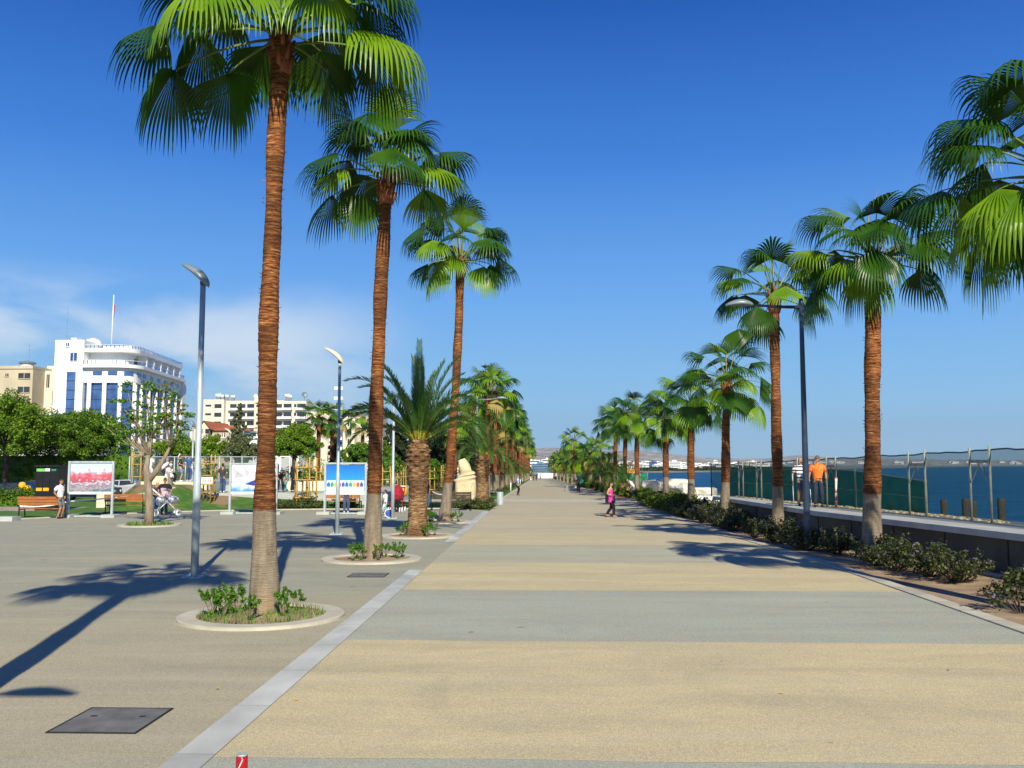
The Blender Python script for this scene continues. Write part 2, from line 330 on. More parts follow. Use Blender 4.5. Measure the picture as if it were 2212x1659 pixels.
M['kerb_j'] = mat('kerb_stones', (.50, .46, .36), .85, .12, 2, bump=.2, bscale=80); add_joints(M['kerb_j'], 1.0, .02)
def netmat(name, col, alpha):
    m = bpy.data.materials.new(name); m.use_nodes = True; t = m.node_tree; n = t.nodes; l = t.links; b = n['Principled BSDF']; b.inputs['Roughness'].default_value = .8; b.inputs['Specular IOR Level'].default_value = .1
    c = n.new('ShaderNodeTexCoord'); x = n.new('ShaderNodeTexNoise'); x.inputs['Scale'].default_value = 2.5; x.inputs['Detail'].default_value = 4; l.new(c.outputs['Object'], x.inputs['Vector'])
    r = n.new('ShaderNodeValToRGB'); r.color_ramp.elements[0].position = .3; r.color_ramp.elements[1].position = .7; r.color_ramp.elements[0].color = (*[v*.7 for v in col], 1); r.color_ramp.elements[1].color = (*[v*1.3 for v in col], 1); l.new(x.outputs[0], r.inputs[0]); l.new(r.outputs[0], b.inputs['Base Color'])
    tr = n.new('ShaderNodeBsdfTransparent'); ms = n.new('ShaderNodeMixShader'); ms.inputs[0].default_value = alpha; l.new(tr.outputs[0], ms.inputs[1]); l.new(b.outputs[0], ms.inputs[2]); l.new(ms.outputs[0], n['Material Output'].inputs[0])
    return m
M['net'] = netmat('green_shade_net', (.015, .125, .080), .50)
M['net_d'] = netmat('dense_green_shade_net', (.018, .20, .105), .88)
M['mesh'] = netmat('wire_mesh', (.10, .13, .12), .30)
# ------------------------------------------------------------------ ground, promenade, plaza, sea, land
RE = [(-8, 7.0), (24, 7.0), (27, 6.75), (33, 6.57), (39, 6.35), (49, 5.8), (62, 5.5), (96, 5.0), (108, 4.8), (151, 4.5), (210, 3.8), (315, 2.8)]
LE = [(-8, -2.77), (52, -2.77), (66, -2.7), (144, -2.75), (315, -2.9)]
def rng_y(a, b):
    ys = []; y = a
    while y < b: ys.append(y); y += 1.0 if y < 40 else (3 if y < 110 else 8)
    for k in (70, 315):
        if a < k < b: ys.append(k)
    return sorted(set(ys+[b]))
def strip(name, xl, xr, y0, y1, dz, m, thick=0):
    ys = rng_y(y0, y1); b = MB()
    for a, c in zip(ys, ys[1:]):
        p = [(xl(a), a, gz(a)+dz), (xr(a), a, gz(a)+dz), (xr(c), c, gz(c)+dz), (xl(c), c, gz(c)+dz)]
        b.quad(*p)
        if thick:
            for u, v in ((0, 3), (2, 1)):
                P, Q = p[u], p[v]; b.quad(P, Q, (Q[0], Q[1], Q[2]-thick), (P[0], P[1], P[2]-thick))
    if thick:
        for yy, fl in ((ys[0], 0), (ys[-1], 1)):
            a = (xl(yy), yy, gz(yy)+dz); c = (xr(yy), yy, gz(yy)+dz); b.quad(a, c, (c[0], yy, c[2]-thick), (a[0], yy, a[2]-thick))
    o = b.build(name, m); return kind(o, 'structure')
COAST = [(-60, 14.2), (47, 14.2), (60, 15.5), (100, 17), (200, 24), (400, 40), (640, 66)]
SEA = -3.0
# base ground: one sheet, with the bay cut out of it
b = MB(); ys = [-60, 0, 30, 47, 60, 70, 100, 200, 315, 400, 640]
for a, c in zip(ys, ys[1:]):
    xa, xc = interp(COAST, a), interp(COAST, c)
    b.quad((-9000, a, gz(a)-.01), (xa, a, gz(a)-.01), (xc, c, gz(c)-.01), (-9000, c, gz(c)-.01))
    b.quad((xa, a, gz(a)-.01), (xa+2.5, a, -3.4), (xc+2.5, c, -3.4), (xc, c, gz(c)-.01))
shore = [(66, 640), (73, 681), (134, 747), (250, 980), (381, 1313), (654, 1817), (1617, 3633), (5210, 9000), (12000, 14000)]
for (xa, ya), (xc, yc) in zip(shore, shore[1:]):
    b.quad((-9000, ya, -1.97), (xa, ya, -1.97), (xc, yc, -1.97), (-9000, yc, -1.97))
    b.quad((xa, ya, -1.97), (xa+6, ya-6, -3.4), (xc+6, yc-6, -3.4), (xc, yc, -1.97))
kind(b.build('ground', M['land']), 'structure')
b = MB(); b.quad((10, -60, SEA), (16000, -60, SEA), (16000, 15000, SEA), (10, 15000, SEA)); kind(b.build('sea', M['sea']), 'structure')
strip('plaza', lambda y: -40, lambda y: interp(LE, y), -8, 56, .002, M['plaza'])
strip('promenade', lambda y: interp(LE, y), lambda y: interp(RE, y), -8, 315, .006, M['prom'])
strip('granite_strip', lambda y: -3.11, lambda y: -2.77, -8, 21.9, .012, M['granite'])
strip('granite_strip', lambda y: -3.11, lambda y: -2.77, 29.6, 50.5, .012, M['granite'])
strip('kerb', lambda y: interp(RE, y), lambda y: interp(RE, y)+.30, -8, 61.5, .03, M['kerb_j'], .04)
strip('kerb', lambda y: interp(RE, y), lambda y: interp(RE, y)+.30, 70, 315, .06, M['kerb'], .08)
strip('soil_bed', lambda y: interp(RE, y)+.3, lambda y: 14.2, -8, 62, -.002, M['soil'])
strip('path', lambda y: -12, lambda y: interp(RE, y)+7, 62.2, 67, .0105, M['kerb'])
strip('path', lambda y: interp(LE, y), lambda y: interp(RE, y)+2, 139, 143, .0105, M['kerb'])
strip('kerb', lambda y: interp(LE, y)-.25, lambda y: interp(LE, y), 67.2, 315, .05, M['kerb'], .07)
# lawn beyond the plaza
LAWN = [(-40, 37), (-24, 41), (-21.2, 46.5), (-17.7, 49.5), (-12, 51.5), (-5.1, 52.3), (-3.6, 50.2), (-3.0, 49.3), (-2.8, 49.0)]
def lawn_y0(x): return interp(LAWN, x)
def lawn_z(x, y):
    y0 = lawn_y0(x)
    m = 1.25*sstep(x/y, -.47, -.435)*(1-sstep(x, -21.4, -19.6)) + .62*sstep(x, -21.4, -19.6)*(1-sstep(x, -13, -9))
    return m*sstep(y, y0+1.2, y0+7.5) + .03
b = MB(); xs = [-40+.6*i for i in range(63)]; xs = [x for x in xs if x < -2.8]+[-2.8]
rows = 24
for i, x in enumerate(xs):
    for j in range(rows+1):
        y0 = lawn_y0(x)+.25; y = y0 + (62-y0)*j/rows; b.v.append((x, y, lawn_z(x, y)+.012*math.sin(x*7)*math.sin(y*5)))
for i in range(len(xs)-1):
    for j in range(rows): k = i*(rows+1)+j; b.f.append((k, k+rows+1, k+rows+2, k+1)); b.m.append(0)
def lawnmat():
    m = mat('patchy_lawn', (.045, .13, .012), .95, nscale=2.2, col2=(.09, .19, .02), bump=1, bscale=25, detail=8); t = m.node_tree; n = t.nodes; l = t.links
    c = n.new('ShaderNodeTexCoord'); x = n.new('ShaderNodeTexNoise'); x.inputs['Scale'].default_value = .45; x.inputs['Detail'].default_value = 7; l.new(c.outputs['Object'], x.inputs['Vector'])
    s = n.new('ShaderNodeSeparateXYZ'); l.new(c.outputs['Object'], s.inputs[0]); r = n.new('ShaderNodeMapRange'); r.inputs[1].default_value = .25; r.inputs[2].default_value = .9; l.new(s.outputs[2], r.inputs[0])
    a = n.new('ShaderNodeMath'); a.operation = 'MULTIPLY_ADD'; l.new(r.outputs[0], a.inputs[0]); a.inputs[1].default_value = .14; l.new(x.outputs[0], a.inputs[2])
    k = n.new('ShaderNodeMapRange'); k.inputs[1].default_value = .58; k.inputs[2].default_value = .66; l.new(a.outputs[0], k.inputs[0])
    mx = n.new('ShaderNodeMixRGB'); l.new(k.outputs[0], mx.inputs[0]); src = n['Principled BSDF'].inputs['Base Color'].links[0].from_socket; l.new(src, mx.inputs[1]); mx.inputs[2].default_value = (.30, .20, .11, 1); l.new(mx.outputs[0], n['Principled BSDF'].inputs['Base Color'])
    return m
kind(b.build('lawn', lawnmat(), smooth=True), 'structure')
b = MB()
for (xa, ya), (xc, yc) in zip(LAWN, LAWN[1:]):
    b.quad((xa, ya, .05), (xc, yc, .05), (xc, yc+.28, .05), (xa, ya+.28, .05)); b.quad((xa, ya, 0), (xc, yc, 0), (xc, yc, .05), (xa, ya, .05))
kind(b.build('kerb', M['kerb']), 'structure')
strip('path', lambda y: -60, lambda y: -26.2, 48.6, 53.5, .036, mat('pinkish_path', (.42, .33, .26), .9, .1, 2))
strip('lawn', lambda y: -60, lambda y: -12, 55, 140, .004, M['grassm'])
strip('lawn', lambda y: -12, lambda y: interp(LE, y)-.25, 67, 315, .02, M['grassm'])
strip('path', lambda y: -14, lambda y: -9, 70, 300, .035, M['kerb'])
strip('soil_bed', lambda y: interp(RE, y)+.3, lambda y: interp(RE, y)+5, 67, 300, .01, M['soil'])
strip('road', lambda y: -75, lambda y: -36, 60, 150, .02, M['asphalt'])
# ------------------------------------------------------------------ palms
def fan_leaf(b, rng, base, hub, u, R, spread, segs, steps, droop, mi, pet=1, pmi=3, up=None, prad=.015):
    base, hub, u = Vector(base), Vector(hub), Vector(u).normalized()
    if pet:
        mid = base.lerp(hub, .5); mid.z += .12*(hub-base).length
        k = 5; pts = []
        for i in range(k+1):
            t = i/k; pts.append(base*(1-t)**2 + mid*2*t*(1-t) + hub*t*t)
        b.tube(pts, [prad*(1.6-.9*i/k) for i in range(k+1)], 4, pmi, cap=False)
    s = u.cross(Vector(up) if up else Vector((0, 0, 1)))
    s = s.normalized() if s.length > .15 else Vector((math.cos(rng.random()*6), math.sin(rng.random()*6), 0)).cross(u).normalized()
    nrm = s.cross(u).normalized()
    da = 2*spread/segs; tw = math.tan(da/2)
    for k in range(segs):
        a = -spread + da*(k+.5)
        d = (u*math.cos(a) + s*math.sin(a) - nrm*(.30*abs(math.sin(a)))).normalized()
        t = (s*math.cos(a) - u*math.sin(a)).normalized()
        Rk = R*(.78+.22*math.cos(a*.75))*rng.uniform(.93, 1.05)
        p = hub.copy(); r = 0.0; ds = Rk/steps; dd = d.copy(); rows = []
        dr = droop*rng.uniform(.8, 1.25)
        for i in range(steps+1):
            f = r/Rk
            if f < .54: w = max(.006, r*tw)
            else: w = .54*Rk*tw*max(0.0, (1-(f-.54)/.46))**.8
            if i == steps: w = .0015
            h = w*.55 if f < .6 else w*.3
            rows.append((p - t*w, p + nrm*h, p + t*w))
            if f >= .42: dd = (dd + Vector((0, 0, -1))*dr*(f-.25)*ds*8.5).normalized()
            else: dd = (dd + Vector((0, 0, -1))*.35*ds*droop).normalized()
            p = p + dd*ds; r += ds
        vs = [q for row in rows for q in row]
        fs = [q for i in range(steps) for q in ((3*i, 3*i+1, 3*i+4, 3*i+3), (3*i+1, 3*i+2, 3*i+5, 3*i+4))]
        b.add(vs, fs, mi)
def fan_crown(name, seed, n=19, specs=(), L=1.32, R=1.06, segs=30, steps=7, lo=-42, hi=80, light=.25, yellow=.04, spear=True, avoid=None):
    rng = random.Random(seed); b = MB()
    for sp in specs:
        hub, u, r, sprd, mi = sp
        hv = Vector(hub); base = Vector((hv.x, hv.y, 0)).normalized()*.08 if hv.length > .01 else Vector((0, 0, 0))
        base.z = .05 + .25*sstep(hv.z/(hv.length+.01), -.5, .8)
        fan_leaf(b, rng, base, hub, u, r*1.06, R_(sprd*.88), segs, steps, 1.15, mi)
    for i in range(n):
        az = i*2.39996+rng.uniform(-.3, .3)+seed; f = (i+.5)/n
        el = R_(hi + (lo-hi)*f**.95 + rng.uniform(-10, 10))
        if avoid and avoid(az, el): continue
        Lp = L*rng.uniform(.85, 1.12)*(.75+.35*math.sin(min(f*2.2, 1.57)))
        d = Vector((math.cos(el)*math.cos(az), math.cos(el)*math.sin(az), math.sin(el)))
        hub = d*Lp + Vector((0, 0, -.10*Lp*max(0, math.cos(el))))
        hub.z += .18
        base = Vector((math.cos(az)*.09, math.sin(az)*.09, .22*(1-f)))
        ang = el - R_(rng.uniform(2, 26) + 34*f)
        if f < .12: ang = el - R_(8)
        az2 = az+rng.uniform(-.35, .35)
        u = Vector((math.cos(ang)*math.cos(az2), math.cos(ang)*math.sin(az2), math.sin(ang)))
        mi = 1 if rng.random() < light else 0
        if f > .8 and rng.random() < yellow*4: mi = 2
        fan_leaf(b, rng, base, hub, u, R*rng.uniform(.88, 1.1)*(.8 if f < .1 else 1), R_(rng.uniform(68, 104) if f > .12 else 48), segs, steps, rng.uniform(.45, .8)+.5*f, mi)
    if spear:
        for _ in range(1): b.tube([(0, 0, .1), (rng.uniform(-.1, .1), rng.uniform(-.1, .1), 1.1), (rng.uniform(-.2, .2), rng.uniform(-.2, .2), 1.75)], [.03, .018, .004], 4, 2, cap=False)
    return b.mesh(name, [M['fan'], M['fan_l'], M['fan_y'], M['petiole']])
def trunk_mesh(name, H, r0, r1, seed, offs=None, n=20, step=.04, flare=1.0):
    rng = random.Random(seed); b = MB(); k = int(H/step); vs = []
    ph = [rng.uniform(0, 6.28) for _ in range(6)]
    for i in range(k+1):
        z = H*i/k; t = z/H
        r = r1 + (r0-r1)*math.exp(-z/1.3)*flare + .012*math.sin(z*1.7+ph[0]) + .007*math.sin(z*4.3+ph[1])
        if z > H-.5: r += .05*sstep(z, H-.5, H-.1)
        ox, oy = offs(t) if offs else (0, 0)
        ring = ((z % .13)/.13)
        for j in range(n):
            q = 2*math.pi*j/n
            rr = r + (.010*ring if z > 1.7 else .004*ring) + rng.uniform(-.004, .004) + .008*math.sin(3*q+z*2+ph[2])
            vs.append((ox+rr*math.cos(q), oy+rr*math.sin(q), z))
    fs = [(i*n+j, i*n+(j+1)%n, (i+1)*n+(j+1)%n, (i+1)*n+j) for i in range(k) for j in range(n)]
    fs.append(tuple(range(k*n, (k+1)*n))); b.add(vs, fs)
    # loose fibres and cut leaf-stalk stubs sticking out of the bark
    for _ in range(int(H*9)) if step < .06 else []:
        z = rng.uniform(1.9, H-.3); q = rng.uniform(0, 6.28); ox, oy = offs(z/H) if offs else (0, 0)
        r = r1+.012; p = Vector((ox+r*math.cos(q), oy+r*math.sin(q), z)); d = Vector((math.cos(q+.9), math.sin(q+.9), rng.uniform(-.5, .8)))*rng.uniform(.02, .07)
        w = Vector((0, 0, .012)); b.add([p-w, p+w, p+d+Vector((math.cos(q), math.sin(q), 0))*.025], [(0, 1, 2)])
    return b.mesh(name, M['trunk'], True)
def boot_mesh(seed):
    rng = random.Random(seed); b = MB()
    b.lathe([(.185, -.55), (.20, -.3), (.175, -.05), (.12, .2), (.05, .45)], 14)
    for i in range(16):
        q = i*2.4; z = -.35+.04*i; d = Vector((math.cos(q), math.sin(q), 0))
        b.tube([d*.15+Vector((0, 0, z-.15)), d*.2+Vector((0, 0, z)), d*.27+Vector((0, 0, z+.12))], [.07, .055, .03], 5)
    return b.mesh('leaf_base', M['boot'], True)
BOOT = boot_mesh(3)
def fan_palm(x, y, z0, H, label, crown, seed, offs_top=(0, 0), r0=.27, r1=.165, rz=0, sc=1, group=None, hires=True, csc=1.0, bow=0, bootz=1):
    t = thing('fan_palm', label, 'palm tree', (x, y, z0), 0, group)
    f = lambda s: (offs_top[0]*s + bow*math.sin(math.pi*s), offs_top[1]*s)
    link('trunk', trunk_mesh('trunk', H, r0, r1, seed, f, 20 if hires else 12, .04 if hires else .13), t)
    link('leaf_base', BOOT, t, (offs_top[0], offs_top[1], H), rz, (r1/.165, r1/.165, bootz))
    link('crown', crown, t, (offs_top[0], offs_top[1], H), rz, csc)
    return t
# explicit fronds (hub offset, blade direction, radius, half spread, material slot)
def sp(px, y, *a):                                   # hub offset in metres at the tree: right, away, up
    return a
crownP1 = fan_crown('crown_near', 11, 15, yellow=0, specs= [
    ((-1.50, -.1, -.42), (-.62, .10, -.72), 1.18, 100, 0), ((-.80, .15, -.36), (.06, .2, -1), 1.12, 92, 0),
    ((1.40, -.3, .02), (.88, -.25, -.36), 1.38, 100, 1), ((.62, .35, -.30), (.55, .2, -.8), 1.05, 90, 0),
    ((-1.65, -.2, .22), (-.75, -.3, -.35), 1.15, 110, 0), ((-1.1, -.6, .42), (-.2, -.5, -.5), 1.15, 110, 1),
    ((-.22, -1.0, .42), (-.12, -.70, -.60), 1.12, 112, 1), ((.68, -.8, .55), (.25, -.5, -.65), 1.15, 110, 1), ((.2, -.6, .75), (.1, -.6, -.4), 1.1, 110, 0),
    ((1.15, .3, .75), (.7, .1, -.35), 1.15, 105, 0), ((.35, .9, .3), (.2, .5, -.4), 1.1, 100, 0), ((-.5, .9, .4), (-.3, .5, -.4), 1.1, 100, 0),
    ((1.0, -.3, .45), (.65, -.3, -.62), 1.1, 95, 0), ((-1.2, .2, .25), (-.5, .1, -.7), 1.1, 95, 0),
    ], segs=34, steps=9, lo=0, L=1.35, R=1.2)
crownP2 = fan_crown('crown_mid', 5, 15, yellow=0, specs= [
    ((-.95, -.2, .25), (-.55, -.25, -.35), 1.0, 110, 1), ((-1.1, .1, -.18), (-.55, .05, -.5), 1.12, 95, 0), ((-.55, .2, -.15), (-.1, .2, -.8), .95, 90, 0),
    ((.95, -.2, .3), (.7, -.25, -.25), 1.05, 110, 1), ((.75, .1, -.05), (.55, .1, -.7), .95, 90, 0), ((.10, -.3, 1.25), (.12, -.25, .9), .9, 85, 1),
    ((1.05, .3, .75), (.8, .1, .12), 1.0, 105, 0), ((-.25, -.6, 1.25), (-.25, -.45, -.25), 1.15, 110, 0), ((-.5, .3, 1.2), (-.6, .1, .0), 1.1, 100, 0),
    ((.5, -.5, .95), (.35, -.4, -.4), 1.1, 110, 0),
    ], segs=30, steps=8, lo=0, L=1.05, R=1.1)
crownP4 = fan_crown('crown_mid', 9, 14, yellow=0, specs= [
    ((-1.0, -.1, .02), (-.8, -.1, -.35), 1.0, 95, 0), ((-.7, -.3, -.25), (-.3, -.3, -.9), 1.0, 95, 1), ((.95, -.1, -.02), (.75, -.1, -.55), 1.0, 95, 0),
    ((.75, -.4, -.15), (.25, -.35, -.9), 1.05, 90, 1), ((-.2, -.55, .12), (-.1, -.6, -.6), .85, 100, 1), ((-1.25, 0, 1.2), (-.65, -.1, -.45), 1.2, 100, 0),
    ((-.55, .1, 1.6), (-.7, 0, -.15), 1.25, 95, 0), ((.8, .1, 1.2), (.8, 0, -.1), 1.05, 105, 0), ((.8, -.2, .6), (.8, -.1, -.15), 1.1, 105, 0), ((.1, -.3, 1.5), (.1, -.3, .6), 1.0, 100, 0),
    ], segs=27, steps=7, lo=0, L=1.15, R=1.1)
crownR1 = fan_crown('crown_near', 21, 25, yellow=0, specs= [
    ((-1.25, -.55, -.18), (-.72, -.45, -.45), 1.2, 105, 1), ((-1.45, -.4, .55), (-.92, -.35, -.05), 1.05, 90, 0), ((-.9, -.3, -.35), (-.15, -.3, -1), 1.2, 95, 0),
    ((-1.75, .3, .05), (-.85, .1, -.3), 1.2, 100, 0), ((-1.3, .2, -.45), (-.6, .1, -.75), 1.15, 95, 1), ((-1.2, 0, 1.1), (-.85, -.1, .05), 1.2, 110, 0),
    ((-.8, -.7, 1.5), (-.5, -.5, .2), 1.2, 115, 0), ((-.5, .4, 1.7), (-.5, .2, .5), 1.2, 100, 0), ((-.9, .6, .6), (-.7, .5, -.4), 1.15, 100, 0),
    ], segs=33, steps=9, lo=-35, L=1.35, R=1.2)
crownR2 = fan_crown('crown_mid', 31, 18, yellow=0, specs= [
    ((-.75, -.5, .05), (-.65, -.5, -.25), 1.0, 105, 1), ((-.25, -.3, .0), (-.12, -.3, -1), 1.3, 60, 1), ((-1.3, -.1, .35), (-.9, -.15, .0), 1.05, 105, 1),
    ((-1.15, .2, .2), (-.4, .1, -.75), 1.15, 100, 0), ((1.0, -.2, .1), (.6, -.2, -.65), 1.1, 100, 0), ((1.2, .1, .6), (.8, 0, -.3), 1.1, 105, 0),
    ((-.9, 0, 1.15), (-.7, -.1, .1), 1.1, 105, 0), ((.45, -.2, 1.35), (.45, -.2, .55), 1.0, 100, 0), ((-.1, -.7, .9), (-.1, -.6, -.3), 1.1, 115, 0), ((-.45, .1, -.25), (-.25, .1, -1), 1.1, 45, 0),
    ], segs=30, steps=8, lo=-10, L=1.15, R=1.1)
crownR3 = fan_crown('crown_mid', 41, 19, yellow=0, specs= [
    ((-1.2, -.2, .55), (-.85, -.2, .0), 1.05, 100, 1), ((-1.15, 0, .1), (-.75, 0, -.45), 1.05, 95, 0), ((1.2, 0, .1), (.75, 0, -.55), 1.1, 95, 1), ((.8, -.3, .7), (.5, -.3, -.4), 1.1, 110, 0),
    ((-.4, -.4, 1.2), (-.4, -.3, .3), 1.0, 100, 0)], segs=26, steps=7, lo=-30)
CM = [fan_crown('crown_mid', 50+i, 27, segs=24, steps=6, lo=-42+5*i, light=.3, yellow=0) for i in range(3)]
CF_ = [fan_crown('crown_far', 70+i, 25, segs=14, steps=4, lo=-45, light=.45, yellow=.08) for i in range(3)]
def ytop(px, py, y, h0):                            # trunk-top offset (x) and height from the photo's direction
    x = Xat(px, y, h0); return x, Zat(py, x, y)
def place(px0, y, px1, py1, label, crown, seed, r1=.165, r0=.27, **k):
    x = Xat(px0, y, 0); xt, H = ytop(px1, py1, y, 7.5); z0 = gz(y)
    return fan_palm(x, y, z0, H-z0, label, crown, seed, (xt-x, 0), r0, r1, **k)
fan_palm(-5.15, 6.3, 0, 9.0, 'tall fan palm out of frame at near left, casting the long shadow over the plaza', crownP1, 1, rz=.7, group='fan palms along the promenade left side')
place(570, 15.3, 601, 95, 'nearest and tallest fan palm, in the foreground planter ring beside the granite strip', crownP1, 2, .142, .26, group='fan palms along the promenade left side', bow=-.06, csc=1.2)
place(805, 24.2, 832, 398, 'second fan palm on the left, in its round planter behind the small drain cover', crownP2, 3, .168, .27, group='fan palms along the promenade left side', bow=-.05, csc=1.33)
place(960, 40.0, 994, 572, 'leaning fan palm between the stocky date palm and the stone sculpture', crownP4, 4, .175, .28, group='fan palms along the promenade left side', bow=.12, csc=1.42)
place(2290, 15.6, 2292, 405, 'fan palm at far right whose fronds hang into the frame', crownR1, 5, .17, .27, csc=1.08, group='fan palms along the sea side')
place(1884, 24.5, 1886, 575, 'nearest visible fan palm on the sea side, right of the blue lamp post', crownR2, 6, .19, .28, csc=1.17, group='fan palms along the sea side')
place(1682, 33, 1673, 645, 'fan palm just left of the blue lamp post, crown above the lamp head', crownR3, 7, .165, .25, csc=1.15, group='fan palms along the sea side')
rp = [(1566, 41, 1568, 828, 'third fan palm on the sea side, with an upright crown, beside the net fence end', 0), (1493, 50, 1491, 878, 'fourth sea side fan palm, behind the dark bushes', 1), (1438, 59, 1437, 912, 'fifth sea side fan palm, with drooping pale fronds', 2),
      (1375, 72, 1376, 900, 'sea side fan palm at the right edge of the orange banner', 0), (1349, 80, 1351, 915, 'sea side fan palm at the left edge of the orange banner', 1), (1328, 87, 1330, 918, 'sea side fan palm left of the far dark lamp pole', 2)]
for i, (a, y, c, d, lab, v) in enumerate(rp):
    place(a, y, c, d, lab, CM[v], 10+i, .17, .24, hires=i < 3, rz=i*1.3, group='fan palms along the sea side', csc=1.14 if i < 3 else 1.22)
# far rows: both sides down to the white hoarding
def far_palm(px, y, H, seed, label, grp, r=.17, csc=1.0):
    x = Xat(px, y, 0); fan_palm(x, y, gz(y), H, label, CF_[seed % 3], 30+seed % 4, (0, 0), .23, r, rz=seed*1.1, hires=False, group=grp, csc=1.15)
for i, (px, y, H, lab) in enumerate([(1298, 98, 3.8, 'bushy fan palm behind the woman in the patterned dress'), (1276, 112, 4.0, 'far sea side fan palm above the low date palms'), (1242, 122, 5.8, 'tall far fan palm standing above its neighbours on the right'),
        (1262, 128, 3.9, None), (1247, 142, 4.0, None), (1236, 156, 4.3, None), (1226, 172, 4.2, None), (1218, 190, 4.4, None), (1210, 210, 5, None), (1204, 232, 5.2, None), (1199, 258, 5, None), (1196, 285, 5, None), (1225, 215, 5.5, None), (1214, 250, 5, None), (1206, 290, 5, None)]):
    far_palm(px, y, H, i, lab or 'far fan palm in the distant right cluster', 'far fan palms on the right')
i = 0; y = 68.0
while y < 305:
    x = -3.95
    lab = 'fan palm right behind the second date palm and the litter bin' if y == 68 else ('fan palm in the left row close behind the man in the pale blue shirt' if 84 <= y <= 92 else 'far fan palm in the dense left row')
    t = fan_palm(x+.15*math.sin(i*2.1), y, gz(y), 7.6+.7*math.sin(i*1.7)+(.0045*(y-68) if y < 200 else .6), lab, CF_[i % 3], 30+i % 4, (0, 0), .23, .17, rz=i*1.3, hires=False, group='far fan palms in the left row', csc=1.25)
    if i % 2 == 0 and y > 72:
        fan_palm(-8.6+.4*math.sin(i), y+4, gz(y), 7.3+.8*math.sin(i*2.3), 'far fan palm in the second row behind the left row', CF_[(i+1) % 3], 31+i % 3, (0, 0), .23, .17, csc=1.25, rz=i*.7, hires=False, group='far fan palms in the second left row')
    y += 8.2 if y < 150 else 11; i += 1
# ------------------------------------------------------------------ date palms
def date_crown(name, seed, n=26, L=3.1, pairs=46, lo=12, hi=88, sag=1.0, wl=.42, explicit=()):
    rng = random.Random(seed); b = MB(); fr = list(explicit)
    for i in range(n):
        az = i*2.39996+rng.uniform(-.2, .2); f = (i+.5)/n; fr.append((az, hi+(lo-hi)*f+rng.uniform(-5, 5), L*rng.uniform(.82, 1.05), 1.0))
    for az, el, Lf, sg in fr:
        el = R_(el); d = Vector((math.cos(el)*math.cos(az), math.cos(el)*math.sin(az), math.sin(el))); p = Vector((math.cos(az)*.16, math.sin(az)*.16, -.1))
        pts = [p.copy()]; ds = Lf/14; ds_l = []
        for k in range(14):
            g = sag*sg*(.012+.022*k)*(.35+math.cos(el))*1.25
            d = (d+Vector((0, 0, -1))*g).normalized(); p = p+d*ds; pts.append(p.copy())
        b.tube(pts[:3], [.034, .03, .026], 4, 1, cap=False); b.tube(pts[2:], [.024-.0016*k for k in range(13)], 3, 2, cap=False)
        side = Vector((-math.sin(az), math.cos(az), 0))
        for k in range(pairs):
            t = .05+.94*k/pairs; q = t*14; i0 = min(13, int(q)); P = pts[i0].lerp(pts[i0+1], q-i0); T = (pts[i0+1]-pts[i0]).normalized(); nn = side.cross(T)
            if nn.z < 0: nn = -nn
            ln = wl*(math.sin(min(1, t*1.5+.15)*math.pi*.55)**.8)*(1-.55*max(0, t-.6)/.4)*rng.uniform(.85, 1.1)
            if t < .16: ln *= .55
            for sg2 in (-1, 1):
                dd = (T*(.75+.5*t)+side*sg2*.75+nn*rng.uniform(.3, .65)).normalized()
                w = T.cross(dd).cross(dd).normalized()*.0155
                e = P+dd*ln*.6; tip = P+dd*ln+Vector((0, 0, -.06*ln))
                b.add([P-w*.6, P+w*.6, e+w, e-w, tip], [(0, 1, 2, 3), (3, 2, 4)], 1 if t < .12 and rng.random() < .7 else 0)
    return b.mesh(name, [M['phx'], M['phx_y'], M['petiole']])
def date_trunk(H, r, seed):
    b = MB(); n = 48; st = .03; k = int(H/st); rng = random.Random(seed); vs = []
    for i in range(k+1):
        z = H*i/k; t = z/H
        R = r*(1.0+.10*math.exp(-z/.3)-.10*sstep(t, 0, .35)+.14*sstep(t, .5, .75)-.42*sstep(t, .86, 1))
        up = sstep(t, .62, .72); amp = .016+.10*up; row = z/(.085 if up < .5 else .16); fr = row-math.floor(row)
        for j in range(n):
            q = 2*math.pi*j/n; dia = math.cos(q*6+math.pi*math.floor(row)*1.0)
            rr = R + amp*(fr if up < .5 else (1-abs(2*fr-1)))*((.55+.45*dia) if up < .5 else (.05+.95*max(0, dia))) + rng.uniform(-.006, .006); vs.append((rr*math.cos(q), rr*math.sin(q), z))
    b.add(vs, [(i*n+j, i*n+(j+1)%n, (i+1)*n+(j+1)%n, (i+1)*n+j) for i in range(k) for j in range(n)]+[tuple(range(k*n, (k+1)*n))])
    return b.mesh('trunk', M['ptrunk'], False)
R90 = math.pi/2
dc1 = date_crown('date_crown', 2, 22, 3.1, 58, lo=42, hi=86, sag=.8, wl=.44, explicit=[(-R90*.9, 88, 3.55, .05), (0.0, 66, 3.7, 1.15), (.15, 54, 3.3, 1.1), (math.pi, 66, 3.6, 1.1), (math.pi+.1, 54, 3.2, 1.1), (math.pi-.3, 74, 3.3, .9), (.3, 76, 3.3, .9), (-.5, 60, 3.1, 1.1), (0.2, 44, 3.0, .9), (math.pi+.5, 48, 2.9, .9), (-.2, 34, 2.6, .8), (math.pi+.2, 34, 2.6, .8)])
dc2 = date_crown('date_crown', 8, 30, 3.0, 40, lo=15, hi=85, sag=.9)
dc3 = date_crown('date_crown', 9, 22, 2.5, 26, lo=15, hi=85, sag=.9, wl=.5)
def date_palm(x, y, z, H, r, crown, label, seed, rz=0, csc=1, grp='date palms on the promenade'):
    t = thing('date_palm', label, 'palm tree', (x, y, z), 0, grp)
    link('trunk', date_trunk(H, r, seed), t); link('crown', crown, t, (0, 0, H), rz, csc); return t
